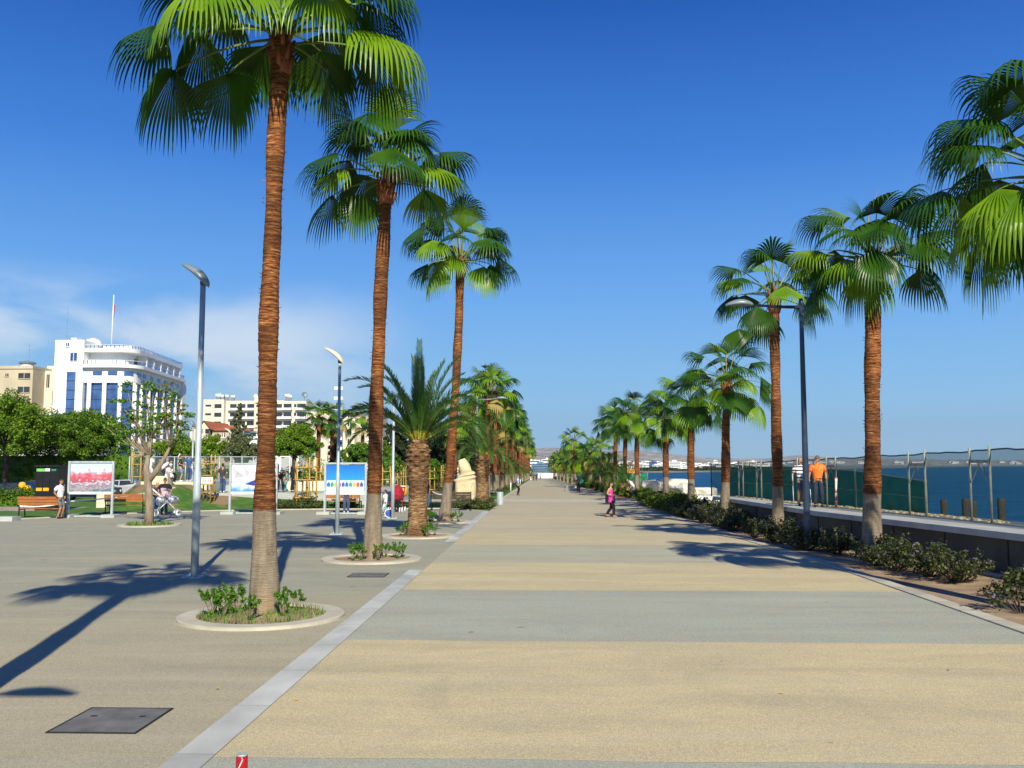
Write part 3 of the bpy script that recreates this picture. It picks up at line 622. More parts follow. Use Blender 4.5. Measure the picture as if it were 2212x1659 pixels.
x = Xat(902, 32, 0); date_palm(x, 32, 0, Zat(948, x, 32), .35, dc1, 'stocky date palm with a swollen diamond-scarred trunk and upright crown in a planter ring', 1)
x = Xat(1042, 61, 0); date_palm(x, 61, .02, Zat(985, x, 61)+.1, .46, dc2, 'date palm with yellow frond bases right of the stone sculpture', 2)
DT = {}
for i, (px, y, H) in enumerate([(1072, 96, 1.9), (1092, 118, 2.1), (1105, 142, 2), (1118, 170, 2), (1128, 205, 2), (1312, 74, .9), (1284, 88, 1.6), (1262, 102, 1.9), (1243, 118, 2), (1231, 140, 2), (1222, 165, 2), (1306, 92, 2.2), (1212, 200, 2)]):
    x = Xat(px, y, 0)
    if px > 1200: x = max(x, interp(RE, y)+1.2)
    else: x = min(x, -3.6)
    date_palm(x, y, gz(y), H, .42, dc3, 'low date palm with dark spreading fronds just left of the woman in pink' if i == 5 else ('far date palm on the left lawn edge' if px < 1200 else 'far date palm on the right among the low shrubs'), 3, i*.9, 1, 'far date palms on the left' if px < 1200 else 'far date palms on the right')
# ------------------------------------------------------------------ foliage
def leaves(b, rng, c, r, n, s, mis=(0,), wts=None, flat=1.0, shell=.5, asp=.55):
    for _ in range(n):
        while True:
            v = Vector((rng.uniform(-1, 1), rng.uniform(-1, 1), rng.uniform(-1, 1)))
            if .02 < v.length < 1: break
        v = v.normalized()*(shell+(1-shell)*rng.random())
        p = Vector(c)+Vector((v.x*r[0], v.y*r[1], v.z*r[2]))
        a = Vector((rng.gauss(0, 1), rng.gauss(0, 1), rng.gauss(0, .7))).normalized(); nn = (v*.7+Vector((rng.gauss(0, .6), rng.gauss(0, .6), rng.gauss(.5, .6)))).normalized()
        t = nn.cross(a); t = t.normalized() if t.length > .01 else Vector((1, 0, 0)); bb = nn.cross(t).normalized()
        q = s*rng.uniform(.6, 1.3); mi = rng.choices(mis, wts)[0]
        b.add([p-t*q, p-bb*q*asp, p+t*q, p+bb*q*asp], [(0, 1, 2, 3)], mi)
def tree(name, label, cat, x, y, z0, blobs, trunk_h, tr, leaf, per, s, mats, bark='bark', seed=0, wts=(3, 1), sub=9, group=None, lean=(0, 0), fill=.5, cl=(.36, .26), stub=False):
    """blobs: (dx, dy, cz, rx, ry, rz) lobes of the crown; each is filled with clumps of leaf-sized faces"""
    per = int(per*1.7); s = s*.74; rng = random.Random(seed+int(abs(x)*10)); t = thing(name, label, cat, (x, y, z0), 0, group); b = MB(); w = MB()
    top = Vector((lean[0], lean[1], trunk_h)); w.tube([(0, 0, -.1), (lean[0]*.2, 0, trunk_h*.35), (lean[0]*.6, lean[1]*.5, trunk_h*.7), top], [tr*1.35, tr, tr*.85, tr*.7], 9)
    for (dx, dy, cz, rx, ry, rz) in blobs:
        c = Vector((dx, dy, cz)); w.tube([top-Vector((0, 0, trunk_h*.25)), top.lerp(c, .45)+Vector((0, 0, -.1*rz)), c], [tr*.55, tr*.35, tr*.12], 6)
        for k in range(sub):
            a = k*2.39996+rng.random(); u = 1-2*(k+.5)/sub; q = math.sqrt(max(0, 1-u*u)); f = rng.uniform(.62, .95)
            cc = c+Vector((rx*f*q*math.cos(a), ry*f*q*math.sin(a), rz*f*u)); m = (rx+ry)/2
            if k % 2 == 0: w.tube([c-Vector((0, 0, rz*.3)), c.lerp(cc, .5), cc], [tr*.16, tr*.1, tr*.04], 4, cap=False)
            r = (m*cl[0]*rng.uniform(.7, 1.25), m*cl[0]*rng.uniform(.7, 1.25), min(m, rz*1.4)*cl[1]*1.3*rng.uniform(.7, 1.2))
            leaves(b, rng, cc, r, per, s, (0, 1), wts, shell=fill)
    w.build('trunk', M[bark], t, True); b.build('crown', [M[m] for m in mats], t); return t
def lobes(rng, rx, rz, cz, n, r, ry=None, flat=.6):
    o = []
    for i in range(n):
        a = i*2.39996; f = math.sqrt((i+.5)/n)
        o.append((rx*f*math.cos(a), (ry or rx)*f*math.sin(a), cz+rz*(1-f*f)*rng.uniform(.6, 1.1)-rz*.2, r*rng.uniform(.8, 1.2), r*rng.uniform(.8, 1.2), r*flat*rng.uniform(.8, 1.2)))
    return o
rg = random.Random(4)
def tpx(px, y, z=0): return Xat(px, y, z)
# umbrella pines and broadleaf trees behind the plaza (left to right in the photo)
def T(name, label, px, y, ptop, pbot, hw, mats, n=7, kindf='round', per=120, s=.13, wts=(3, 2), bark='bark_d', trunk_r=.22, seed=0, sub=10, cat='tree', fill=.45, z0=0, cl=(.36, .26)):
    x = tpx(px, y, 4); zt = Zat(ptop, x, y)-z0; zb = Zat(pbot, x, y)-z0; rx = hw*y/2000
    rr = max(.5, min(rx*.5, (zt-zb)*.42)); cz = (zt+zb)/2
    if kindf == 'round': bl = lobes(rg, max(.1, rx-rr*.8), (zt-zb)*.42, zb+rr*.55+(zt-zb)*.12, n, rr, flat=.75)
    elif kindf == 'cone':
        bl = []
        for i in range(n):
            f = i/(n-1); bl.append((rg.uniform(-.2, .2)*rx, rg.uniform(-.2, .2)*rx, zb+(zt-zb)*(.08+.84*f), rx*(1-.8*f), rx*(1-.8*f), (zt-zb)/n*.8))
    elif kindf == 'col':
        bl = [(rg.uniform(-.12, .12)*rx, rg.uniform(-.1, .1)*rx, zb+(zt-zb)*(i+.5)/n, rx*(.9-.35*(i/n)**2), rx*.9, (zt-zb)/n*.75) for i in range(n)]
    th = zb+(zt-zb)*.35
    return tree(name, label, cat, x, y, z0, bl, th, trunk_r, None, per, s, mats, bark, seed, wts, sub, fill=fill, cl=cl)
PINE = ('lf_pine', 'lf_pine_l'); OLV = ('lf_olive', 'lf_olive_l'); DRK = ('lf_dark', 'lf_dark_l'); GRN = ('lf_green', 'lf_green_l')
T('umbrella_pine', 'bright green umbrella pine at the left edge in front of the tan building', 15, 74, 798, 992, 118, PINE, 12, per=190, s=.14, sub=12)
T('umbrella_pine', 'wide dark umbrella pine in front of the white curved office building', 182, 78, 862, 992, 100, PINE, 11, per=180, s=.13, wts=(4, 1), sub=12, seed=3)
T('umbrella_pine', 'low clipped yellow green pine below the white office building columns', 375, 88, 932, 996, 70, ('lf_pine_l', 'lf_pine'), 6, per=90, s=.13, seed=5)
T('umbrella_pine', 'yellow green pine just right of the tall left lamp', 452, 84, 934, 994, 52, ('lf_pine_l', 'lf_pine'), 6, per=100, s=.13, seed=6)
T('conifer', 'sparse tall dark conifer in front of the apartment building balconies', 512, 100, 872, 985, 26, OLV, 8, 'cone', per=60, s=.14, seed=7, fill=.2)
T('olive_tree', 'grey green olive tree left of the nearest palm trunk', 522, 80, 932, 1002, 46, OLV, 7, per=120, s=.12, seed=8)
T('umbrella_pine', 'round vivid green pine with bare lower limbs right of the nearest palm trunk', 636, 78, 904, 990, 62, PINE, 8, per=170, s=.12, wts=(3, 2), sub=12, seed=9)
T('cypress', 'narrow dark cypress beside the second left lamp', 722, 92, 925, 1010, 15, DRK, 7, 'col', per=80, s=.11, seed=10)
T('broadleaf_tree', 'fresh green tree behind the blue exhibition board', 775, 88, 925, 1010, 42, GRN, 7, per=120, s=.13, seed=11)
T('broadleaf_tree', 'green tree behind the second fan palm trunk', 815, 96, 905, 1010, 38, PINE, 7, per=110, s=.13, seed=12, wts=(2, 2))
T('cedar', 'dark cedar behind the stocky date palm on its left', 868, 100, 855, 1020, 55, DRK, 11, per=150, s=.15, wts=(4, 1), seed=13)
T('cedar', 'dark cedar behind the gap between the date palm and the leaning palm', 938, 96, 845, 1020, 56, DRK, 11, per=150, s=.15, wts=(4, 1), seed=14)
T('cedar', 'dark spreading cedar behind the stone sculpture', 1003, 104, 850, 1020, 56, ('lf_dark', 'lf_olive'), 11, per=150, s=.15, wts=(4, 1), seed=15)
T('broadleaf_tree', 'bright green young tree behind the litter bin lawn', 846, 74, 958, 1030, 26, GRN, 5, per=90, s=.11, seed=16)
T('broadleaf_tree', 'low green tree under the dark cedars left of the sculpture', 930, 84, 965, 1040, 34, ('lf_green', 'lf_pine'), 6, per=100, s=.12, seed=17)
T('broadleaf_tree', 'deep green tree filling behind the sculpture and the date palm', 1035, 110, 890, 1020, 40, DRK, 7, per=100, s=.15, wts=(2, 2), seed=18)
T('broadleaf_tree', 'dense green tree behind the start of the left palm row', 1075, 130, 930, 1030, 30, PINE, 6, per=100, s=.16, seed=19)
# hedge masses
def hedge(name, label, x0, x1, y, z0, z1, d, mats, n, s, seed):
    b = MB(); rng = random.Random(seed)
    for _ in range(n):
        p = Vector((rng.uniform(x0, x1), y+rng.uniform(-d, d), z0+(z1-z0)*rng.random()**.8+.15*math.sin(rng.random()*9)))
        leaves(b, rng, p, (.35, .35, .3), 8, s, (0, 1), (4, 1), shell=.3)
    b.box(x0+.2, x1-.2, y-d*.5, y+d*.5, 0, z1-.35, 0)
    o = b.build(name, [M[m] for m in mats]); return tag(o, label, 'hedge')
hedge('hedge', 'long dark clipped hedge behind the far left bench and kiosk', -54, -33, 78, .2, 3.6, .8, ('lf_pine', 'lf_green'), 1500, .12, 1)
hedge('hedge', 'dark hedge line behind the wire fence of the skate area', -36, -14, 84, .2, 2.2, .7, ('lf_pine', 'lf_dark'), 900, .12, 2)
hedge('hedge', 'low dark hedge below the cedars on the left lawn', -14.5, -9.5, 92, .1, 2.4, .7, ('lf_dark', 'lf_pine'), 400, .13, 3)
# Norfolk pine top
x = tpx(1048, 105, 10); t = thing('norfolk_pine', 'star-shaped tip of a Norfolk pine standing above the left palm row', 'tree', (x, 105, 0)); zt = Zat(785, x, 105)
b = MB(); b.tube([(0, 0, 0), (0, 0, zt)], [.25, .03], 8); b.build('trunk', M['bark_d'], t); b = MB(); rng = random.Random(3)
for k in range(14):
    z = zt-.5-.75*k; Lb = .35+.30*k
    for a in range(6):
        q = a*math.pi/3+k*.3; d = Vector((math.cos(q), math.sin(q), .28)); pts = [Vector((0, 0, z))+d*Lb*f+Vector((0, 0, .25*Lb*f*f)) for f in (0, .5, 1)]
        b.tube(pts, [.05, .05, .03], 4, 0)
        for f in (.35, .6, .8, 1): leaves(b, rng, pts[0].lerp(pts[2], f), (.16, .16, .14), 10, .09, (0,), shell=.1)
b.build('crown', [M['lf_dark_l'], M['lf_dark_l']], t)
# two tall slim fan palms and others by the apartments
for px, y, py, lab in [(688, 84, 905, 'left one of two tall slim fan palms in front of the blank apartment wall'), (717, 88, 908, 'right one of two tall slim fan palms in front of the blank apartment wall'), (783, 100, 908, 'fan palm crown above the blue exhibition board, behind the second palm trunk'), (668, 120, 975, 'small fan palm by the foot of the apartment block'), (1060, 84, 862, 'tall fan palm crown at the head of the left row beside the armed lamp')]:
    x = tpx(px, y, 4); H = Zat(py, x, y); fan_palm(x, y, 0, H, lab, CF_[int(px) % 3], 35, (0, 0), .24, .19, rz=px, hires=False, group='fan palms behind the plaza', csc=1.05 if px != 668 else .6)
# the small branching street tree in its ring
def small_tree():
    x = tpx(321, 37.5, 0); y = 37.5; t = thing('street_tree', 'small forked street tree with sparse green and russet leaves in a grassy planter ring', 'tree', (x, y, 0)); rng = random.Random(12); w = MB(); b = MB()
    P = lambda px, py: Vector((tpx(px, y, 3)-x, rng.uniform(-.5, .5), Zat(py, x, y)))
    w.tube([(0, 0, -.05), (.02, 0, .8), (-.08, 0, 1.7), (-.18, 0, 2.3), (-.12, .1, 3.1), (0, 0, 3.7)], [.21, .165, .155, .12, .085, .05], 12)
    w.tube([(-.1, 0, 1.75), (.25, .05, 2.25), (.55, .1, 2.8), (.75, .2, 3.3)], [.13, .115, .08, .05], 8)
    tips = [(255, 872), (228, 900), (275, 845), (300, 835), (320, 848), (345, 842), (365, 860), (388, 880), (400, 905), (372, 915), (262, 915), (240, 925), (350, 900), (310, 885), (285, 900), (330, 930), (385, 935), (270, 940), (405, 950)]
    for i, (px, py) in enumerate(tips):
        e = P(px, py); st = Vector((-.1, 0, 2.9)) if px < 330 else Vector((.7, .2, 3.2))
        if i % 3 == 0: st = Vector((0, 0, 3.6))
        m = st.lerp(e, .55)+Vector((0, 0, -.12)); w.tube([st, m, e], [.05, .032, .012], 5)
        for f in (.6, .8, 1.0, 1.08):
            for _ in range(2):
                c = st.lerp(e, f)+Vector((rng.uniform(-.25, .25), rng.uniform(-.25, .25), rng.uniform(-.12, .15)))
                leaves(b, rng, c, (.30, .30, .11), 30, .062, (0, 1, 2), (5, 3, 3 if px > 330 and i % 2 else .3), shell=.1)
    w.build('trunk', M['bark'], t, True); b.build('crown', [M['lf_green'], M['lf_green_l'], M['lf_red']], t)
small_tree()
# planter rings, their small shrubs and grass
def ring(px, y, label, r=1.3, plants=6, seed=0, grassy=True, tall=.5):
    x = tpx(px, y, 0); b = MB(); n = 72; vs = []
    for rr, z in ((r, .0), (r, .045), (r-.03, .055), (r-.30, .055), (r-.31, .02)):
        vs += [(rr*math.cos(2*math.pi*j/n), rr*math.sin(2*math.pi*j/n), z) for j in range(n)]
    b.add(vs, [(i*n+j, i*n+(j+1) % n, (i+1)*n+(j+1) % n, (i+1)*n+j) for i in range(4) for j in range(n)])
    t = thing('planter_ring', label, 'planter', (x, y, 0), 0, 'round planter rings of the palms'); b.build('rim', M['kerb'], t, False)
    b = MB(); b.lathe([(r-.3, .025), (r*.5, .05), (.01, .06)], 40, cap=False); b.build('soil', M['soil'], t, True)
    rng = random.Random(seed)
    for i in range(plants):
        a = rng.uniform(math.pi*.85, math.pi*2.15) if i < plants*.75 else rng.uniform(0, math.pi); d = rng.uniform(.45, .85)*(r-.35)
        SH.append((x+d*math.cos(a), y+d*math.sin(a), rng.uniform(.6, .95)*tall/.5, rng.random()*6))
    if grassy:
        b = MB()
        for _ in range(900 if y < 20 else 420):
            a = rng.uniform(0, 6.283); d = (r-.33)*math.sqrt(rng.random()); h = rng.uniform(.05, .17)*(1.2 if y > 30 else 1); q = rng.uniform(0, 6.28); w = .008 if y < 20 else .018
            p = Vector((d*math.cos(a), d*math.sin(a), .03)); l = Vector((rng.uniform(-.06, .06), rng.uniform(-.06, .06), h)); s = Vector((math.cos(q)*w, math.sin(q)*w, 0)); b.add([p-s, p+s, p+l], [(0, 1, 2)], 0 if rng.random() < .7 else 1)
        o = b.build('grass', [M['lf_green'], M['lf_green_l']], None, loc=(x, y, 0)); kind(o, 'stuff')
SH = []
ring(566, 15.15, 'largest round planter ring in the foreground around the nearest palm', 1.32, 9, 1)
ring(803, 24.3, 'round planter ring of the second palm, with low green shrubs', 1.3, 9, 2, False)
ring(903, 32.2, 'round planter ring under the stocky date palm', 1.3, 8, 3, False)
ring(955, 40.2, 'round planter ring under the leaning palm', 1.3, 8, 4, False)
ring(323, 37.6, 'grassy planter ring under the small forked street tree', 1.25, 0, 5)
def shrub_mesh(seed, n=9, h=.5):
    rng = random.Random(seed); b = MB(); w = MB()
    for i in range(n):
        a = rng.uniform(0, 6.28); e = Vector((math.cos(a)*rng.uniform(.05, .24), math.sin(a)*rng.uniform(.05, .24), h*rng.uniform(.55, 1.05))); m = e*.5+Vector((0, 0, .05))
        b.tube([(0, 0, 0), m, e], [.007, .006, .003], 4, 2, cap=False)
        for k in range(13):
            f = .2+.8*k/12; c = m*(1-f)+e*f if f > .3 else m*f; leaves(b, rng, c, (.045, .045, .03), 4, .032, (0, 1), (3, 1), shell=.2)
    return b.mesh('foliage', [M['lf_green'], M['lf_green_l'], M['bark']])
SM = [shrub_mesh(i) for i in range(4)]
for i, (x, y, s, rz) in enumerate(SH):
    o = link('small_shrub', SM[i % 4], None, (x, y, .04), rz, s)
    w = 'nearest' if y < 18 else ('second' if y < 27 else ('date palm' if y < 35 else 'leaning'))
    tag(o, {'nearest': 'small leafy shrub in the foreground planter ring', 'second': 'small leafy shrub in the planter ring of the second palm', 'date palm': 'small leafy shrub in the planter ring of the stocky date palm', 'leaning': 'small leafy shrub in the planter ring of the leaning palm'}[w], 'shrub', 'small shrubs in the '+w+' palm ring')
# bushes of the seaside bed
def bush_mesh(seed, mats, n=30, R=.78, h=.85, s=.042, fl=True, sparse=False, per=36):
    rng = random.Random(seed); b = MB()
    for i in range(n):
        a = rng.uniform(0, 6.28); d = R*math.sqrt(rng.random()); z = h*(1-.45*(d/R)**2)*rng.uniform(.5, 1.05); e = Vector((d*math.cos(a), d*math.sin(a), z))
        b.tube([(d*.15*math.cos(a), d*.15*math.sin(a), 0), e*.5+Vector((0, 0, -.03)), e], [.012, .009, .004], 4, 2, cap=False)
        for f in ((1, .75, .5) if not sparse else (1, .8)):
            leaves(b, rng, e*f, (.17, .17, .13), per if f == 1 else per//2, s, (0, 1), (4, 1), shell=.1)
        if fl and rng.random() < .5: leaves(b, rng, e+Vector((0, 0, .07)), (.06, .06, .03), 9, .024, (3,), shell=.2)
    return b.mesh('foliage', [M[m] for m in mats]+[M['bark_d'], M['flower']])
B1 = [bush_mesh(i, ('lf_bush', 'lf_bush_l')) for i in range(3)]
B0 = bush_mesh(7, ('lf_bush', 'lf_bush_l'), 15, .6, .6, .045, True, True, 26)
B2 = [bush_mesh(20+i, ('lf_yg', 'lf_green'), 34, .9, 1.05, .06, False, per=46) for i in range(2)]
rng = random.Random(77); y = 11.5; i = 0
def put_bush(me, x, y, s, rz, lab, grp, cat='bush'):
    z = 0 if y < 70 else gz(y); o = link('flowering_bush' if me in B1 or me is B0 else 'bush', me, None, (x, y, z), rz, s); tag(o, lab, cat, grp)
put_bush(B0, 7.95, 15.9, 1.0, 0, 'sparse small flowering bush alone on bare soil at the right frame edge', 'flowering bushes of the seaside bed')
put_bush(B0, 8.9, 17.3, 1.15, 1, 'sparse flowering bush on bare soil behind the frontmost one at the right edge', 'flowering bushes of the seaside bed')
y = 20.2
while y < 46:
    for k in range(2):
        xr = interp(RE, y)+.3; xw = interp([(17, 10.4), (19.6, 10.0), (29.9, 8.6), (44.2, 8.0), (60, 7.6)], y); x = xr+(xw-xr)*((.50+.32*k) if y < 27 else (.30+.44*k))+rng.uniform(-.15, .15)
        if x > xw-.5: continue
        side = 'near' if y < 27 else ('middle' if y < 36 else 'far')
        if rng.random() < (.28 if y < 30 else .12): continue
        put_bush(B1[i % 3], x, y+rng.uniform(-.4, .4), rng.uniform(.7, 1.0) if k == 0 else rng.uniform(.8, 1.05), rng.random()*6, 'purple flowering dark bush in the %s stretch of the seaside bed' % side, 'flowering bushes, %s stretch' % side); i += 1
    y += 1.15
y = 46.5; i = 0
while y < 61:
    for k in range(2):
        put_bush((B2 if k == 0 or y > 50 else B1)[i % 2], interp(RE, y)+1.0+1.35*k+rng.uniform(-.2, .2), y, rng.uniform(.8, 1.05), rng.random()*6, 'yellow green bush in the row behind the woman in pink', 'yellow green bushes by the path'); i += 1
    y += 1.5
y = 70
while y < 290:
    put_bush(B2[i % 2], interp(RE, y)+1.2+rng.uniform(-.2, .4), y, rng.uniform(.75, 1.0), rng.random()*6, 'low green bush along the far right edge of the promenade', 'far bushes along the right edge'); i += 1
    if y < 130: put_bush(B2[(i+1) % 2], interp(RE, y)+3+rng.uniform(-.4, .4), y+1, rng.uniform(.8, 1.1), rng.random()*6, 'low green bush along the far right edge of the promenade', 'far bushes along the right edge')
    y += 3.4 if y < 130 else 7
# rosemary-like shrubs on the left lawn corner and in front of board three
LVD = bush_mesh(31, ('lf_olive', 'lf_yg'), 26, .55, .6, .05, False, per=34)
for i, (px, y) in enumerate([(985, 53.2), (998, 52.2), (1012, 51.6), (1025, 51.2), (1040, 51.2), (1008, 54), (1030, 53.5), (1050, 52.5)]):
    put_bush(LVD, tpx(px, y), y, rng.uniform(.8, 1.1), i, 'low grey green shrub in front of the sculpture', 'shrubs at the lawn corner')
for i, (px, y) in enumerate([(600, 52.3), (618, 52), (634, 52.4), (650, 52), (664, 52.4), (680, 52.2), (640, 53.2), (662, 53.4), (735, 52.5), (760, 52.8)]):
    put_bush(LVD, tpx(px, y), y, rng.uniform(.7, 1.1), i*2, 'low wispy shrub between the second and third boards', 'shrubs between the boards')
for i in range(12):
    y = 76+i*9; put_bush(LVD, -3.7, y, 1.0, i, 'low grassy shrub along the left lawn kerb', 'shrubs along the left lawn kerb')
# ------------------------------------------------------------------ buildings
def wins(par, name, m, rects, y, d=.05, frame=None):           # window panes on a wall that faces the camera
    for (x0, x1, z0, z1) in rects:
        b = MB(); b.box(x0, x1, y-d, y+.02, z0, z1); b.build(name, m, par)
        if frame:
            b = MB(); mx = (x0+x1)/2; b.box(mx-.06, mx+.06, y-d-.05, y-d-.004, z0, z1); b.box(x0-.08, x1+.08, y-d-.16, y-.01, z0-.14, z0-.01); b.build(name+'_frame', frame, par)
# --- white office block with rounded corner
OY = 185.0; hz = lambda zy: CAMH + (2059-zy)*.0193
def zx1(z, y, h=15): return Xat(z/4.8, y, h)
t = thing('office_building', 'white modern office block with rounded corner, blue glass and a flagpole', 'building', (0, 0, 0))
xT0, xT1 = zx1(545, OY), zx1(850, OY); xc = zx1(1385, OY+2); xf = Xat(389.6, OY+34, 15)
b = MB(); b.box(xT0, xT1-.02, OY, OY+16, 0, hz(735)); b.box(xT0+3, xT1-2, OY+.6, OY+10, hz(735), hz(708)); b.build('wall', M['render_w'], t)
wins(t, 'window', M['glass_b'], [(zx1(660, OY), zx1(692, OY), hz(805), hz(765)), (zx1(710, OY), zx1(778, OY), hz(960), hz(872))], OY, .04, M['white'])
wins(t, 'stair_glass', M['glass_b'], [(zx1(682, OY), zx1(772, OY), 1.0, hz(1075))], OY, .05)
b = MB()
for k in range(9): b.box(zx1(682, OY), zx1(772, OY), OY-.12, OY-.06, hz(1075)-1.9*(k+1), hz(1075)-1.9*(k+1)+.12)
b.build('mullions', M['glass_d'], t)
def arc_outline(off):
    pts = [(xT1, OY+.3-off)]; r = 3.6; cx_, cy_ = xc-r, OY+.3+r
    for k in range(13):
        a = -math.pi/2+(math.pi/2)*k/12; pts.append((cx_+(r+off)*math.cos(a), cy_+(r+off)*math.sin(a)))
    d = Vector((xf-xc, OY+34-cy_)).normalized()
    pts.append((xf+off, OY+34)); return pts
def ext(b, off, z0, z1, mi=0, top=True):
    o = arc_outline(off); n = len(o); vs = [(x, y, z0) for x, y in o]+[(x, y, z1) for x, y in o]
    vs += [(xT1, OY+34, z0), (xT1, OY+34, z1)]
    fs = [(i, i+1, n+i+1, n+i) for i in range(n-1)]+[(n-1, 2*n, 2*n+1, 2*n-1)]
    if top: fs += [tuple(list(range(n, 2*n))+[2*n+1]), tuple(reversed(list(range(n))+[2*n]))]
    b.add(vs, fs, mi)
b = MB(); ext(b, -.62, 0, hz(1190)); b.build('curtain_glass', M['glass_b'], t)
b = MB()
for k in range(9): ext(b, -.57, 1.8+2.0*k, 1.93+2.0*k, 0, False)
b.build('mullions', M['glass_d'], t)
b = MB(); ext(b, 0, hz(1190), hz(1032)); b.build('wall_band', M['render_w'], t)
b = MB(); ext(b, 1.1, hz(1032), hz(996)); b.build('balcony_slab', M['render_w'], t)
b = MB(); ext(b, -2.0, hz(996), hz(862)); b.build('recessed_wall', M['render_w'], t)
b = MB(); ext(b, .25, hz(862), hz(822)); b.build('roof_slab', M['render_w'], t)
def along(off, s):                                # point and tangent at distance s along the outline
    o = [Vector(p) for p in arc_outline(off)]
    for a, c in zip(o, o[1:]):
        l = (c-a).length
        if s <= l: return a+(c-a)*(s/l), (c-a).normalized()
        s -= l
    return o[-1], (o[-1]-o[-2]).normalized()
LT = sum((Vector(a)-Vector(c)).length for a, c in zip(arc_outline(0), arc_outline(0)[1:]))
def panel(par, name, off, s, w, z0, z1, th, m, n=1):
    p, d = along(off, s); nn = Vector((d.y, -d.x)); b = MB()
    q = [p-d*w/2-nn*.1, p+d*w/2-nn*.1, p+d*w/2+nn*th, p-d*w/2+nn*th]
    vs = [(v.x, v.y, z0) for v in q]+[(v.x, v.y, z1) for v in q]; b.add(vs, [(0,3,2,1), (4,5,6,7), (0,1,5,4), (1,2,6,5), (2,3,7,6), (3,0,4,7)]); return b.build(name, m, par)
s = 1.2; k = 0
while s < LT-1:
    p, d = along(0, s); b = MB(); b.lathe([(.42 if s < 11 else .34, 0), (.42 if s < 11 else .34, hz(1190)+.05)], 12, (p.x-.0, p.y, 0)); b.build('column', M['render_w'], t, True)
    panel(t, 'window', 0, s+1.6, 1.9, hz(1112), hz(1068), .05, M['glass_b'])
    if s > 12: panel(t, 'pier', -1.8, s, .75, hz(1000), hz(862)-.01, 1.9, M['render_w'])
    if s > 8: panel(t, 'balcony_door', -2.0, s+1.6, 1.7, hz(1000), hz(900), .06, M['glass_d'])
    s += 3.15 if s < 11 else 4.8
for nm, off, z0, z1 in (('balcony_rail', 1.0, hz(996), hz(952)), ('roof_rail', .1, hz(822), hz(785))):
    b = MB(); ext(b, off, z1-.08, z1, 0, False); ext(b, off-.06, z1-.08, z1, 0, False)
    s = .3
    while s < LT: p, d = along(off, s); b.box(p.x-.05, p.x+.05, p.y-.05, p.y+.05, z0, z1-.06, 1); s += .85
    b.build(nm, [M['white'], M['glass_b']], t)
xe0, xe1 = xf-2.5, Xat(406, OY+38, 15); b = MB(); b.box(xe0, xe1, OY+34, OY+36.5, 0, hz(985)); b.build('wall', M['render_w'], t)
b = MB(); b.box(xe0+1.1, xe1-.9, OY+33.9, OY+34.02, 1, hz(1215)); b.box(xe0+1.5, xe1-1.2, OY+33.9, OY+34.02, hz(1130), hz(1050)); b.build('window', M['glass_b'], t)
b = MB(); xg = (xT1+xc)/2-2; b.box(xT1+.5, xc-3, OY+7, OY+18, hz(822), hz(758)); b.build('penthouse', M['render_w'], t)
b = MB(); b.lathe([(1.6, 0), (1.8, .4), (1.3, 1.3), (0.05, 1.7)], 16, (zx1(960, OY+6, 25), OY+6, hz(760))); b.build('roof_dome', M['render_w'], t, True)
xp = zx1(1152, OY+4, 25); t2 = thing('flagpole', 'white flagpole with a small red and blue flag on the office roof', 'flagpole', (xp, OY+4, hz(750)))
b = MB(); b.tube([(0, 0, 0), (.1, 0, 10.3)], [.17, .09], 8); b.build('pole', M['white'], t2, True); b = MB()
b.add([(.12, 0, 8.4), (.45, .1, 8.1), (.3, .1, 6.4), (.12, 0, 6.9)], [(0,1,2,3)], 0); b.add([(.12, 0, 6.88), (.3, .1, 6.38), (.22, .1, 5.2), (.1, 0, 5.6)], [(0,1,2,3)], 1)
M['red'] = mat('red_cloth', (.45, .03, .04), .7); M['blue'] = mat('blue_cloth', (.03, .08, .40), .7); b.build('flag', [M['red'], M['blue']], t2)
for zx, zb, ztp, lab in ((682, 700, 330, 'thin lattice mast on the roof of the white office tower'), (745, 705, 645, 'short antenna on the roof of the white office tower')):
    a = thing('antenna', lab, 'antenna', (zx1(zx, OY+5, 25), OY+5, hz(708))); H = (zb-ztp)*.0197; b = MB(); b.tube([(0, 0, 0), (0, 0, H)], [.06, .03], 5)
    for q in (.35, .8): b.tube([(-.5, 0, H*q), (.5, 0, H*q)], .03, 4)
    b.build('mast', M['greypaint'], a)
# --- tan block, far left
TY = 205.0; hT = lambda zy: CAMH+(2059-zy)*TY/2000/4.8; zt = lambda z: Xat(z/4.8, TY, 15)
t = thing('apartment_building', 'tan flat-roofed block at the left edge beside the white office', 'building'); b = MB(); b.box(zt(-260), zt(325), TY, TY+20, 0, hT(1012)); b.build('wall', M['tan'], t)
b = MB(); b.box(zt(325)+.01, zt(535), TY+5, TY+22, 0, hT(1040)); b.box(zt(270), zt(530), TY+8, TY+20, hT(1040), hT(968)); b.build('side_wing', M['render_c'], t)
b = MB(); b.box(zt(-262), zt(327), TY-.25, TY+20.2, hT(1040), hT(1008)); b.build('parapet', M['tan'], t)
wins(t, 'window', M['glass_d'], [(zt(175), zt(298), hT(1142), hT(1085)), (zt(40), zt(72), hT(1118), hT(1090)), (zt(-120), zt(-20), hT(1142), hT(1085)), (zt(175), zt(298), hT(1290), hT(1230)), (zt(470), zt(500), hT(1240), hT(1100))], TY, .06, M['tan'])
t = thing('water_tank', 'dark round rooftop structure on the tan block', 'water tank', (zt(160), TY+4, hT(1010))); b = MB(); b.lathe([(1.4, 0), (1.4, .9)], 12); b.build('drum', M['white'], t, True); b = MB(); b.lathe([(1.8, .9), (1.9, 1.15), (1.5, 1.4), (.3, 1.6)], 14); b.build('roof', M['greypaint'], t)
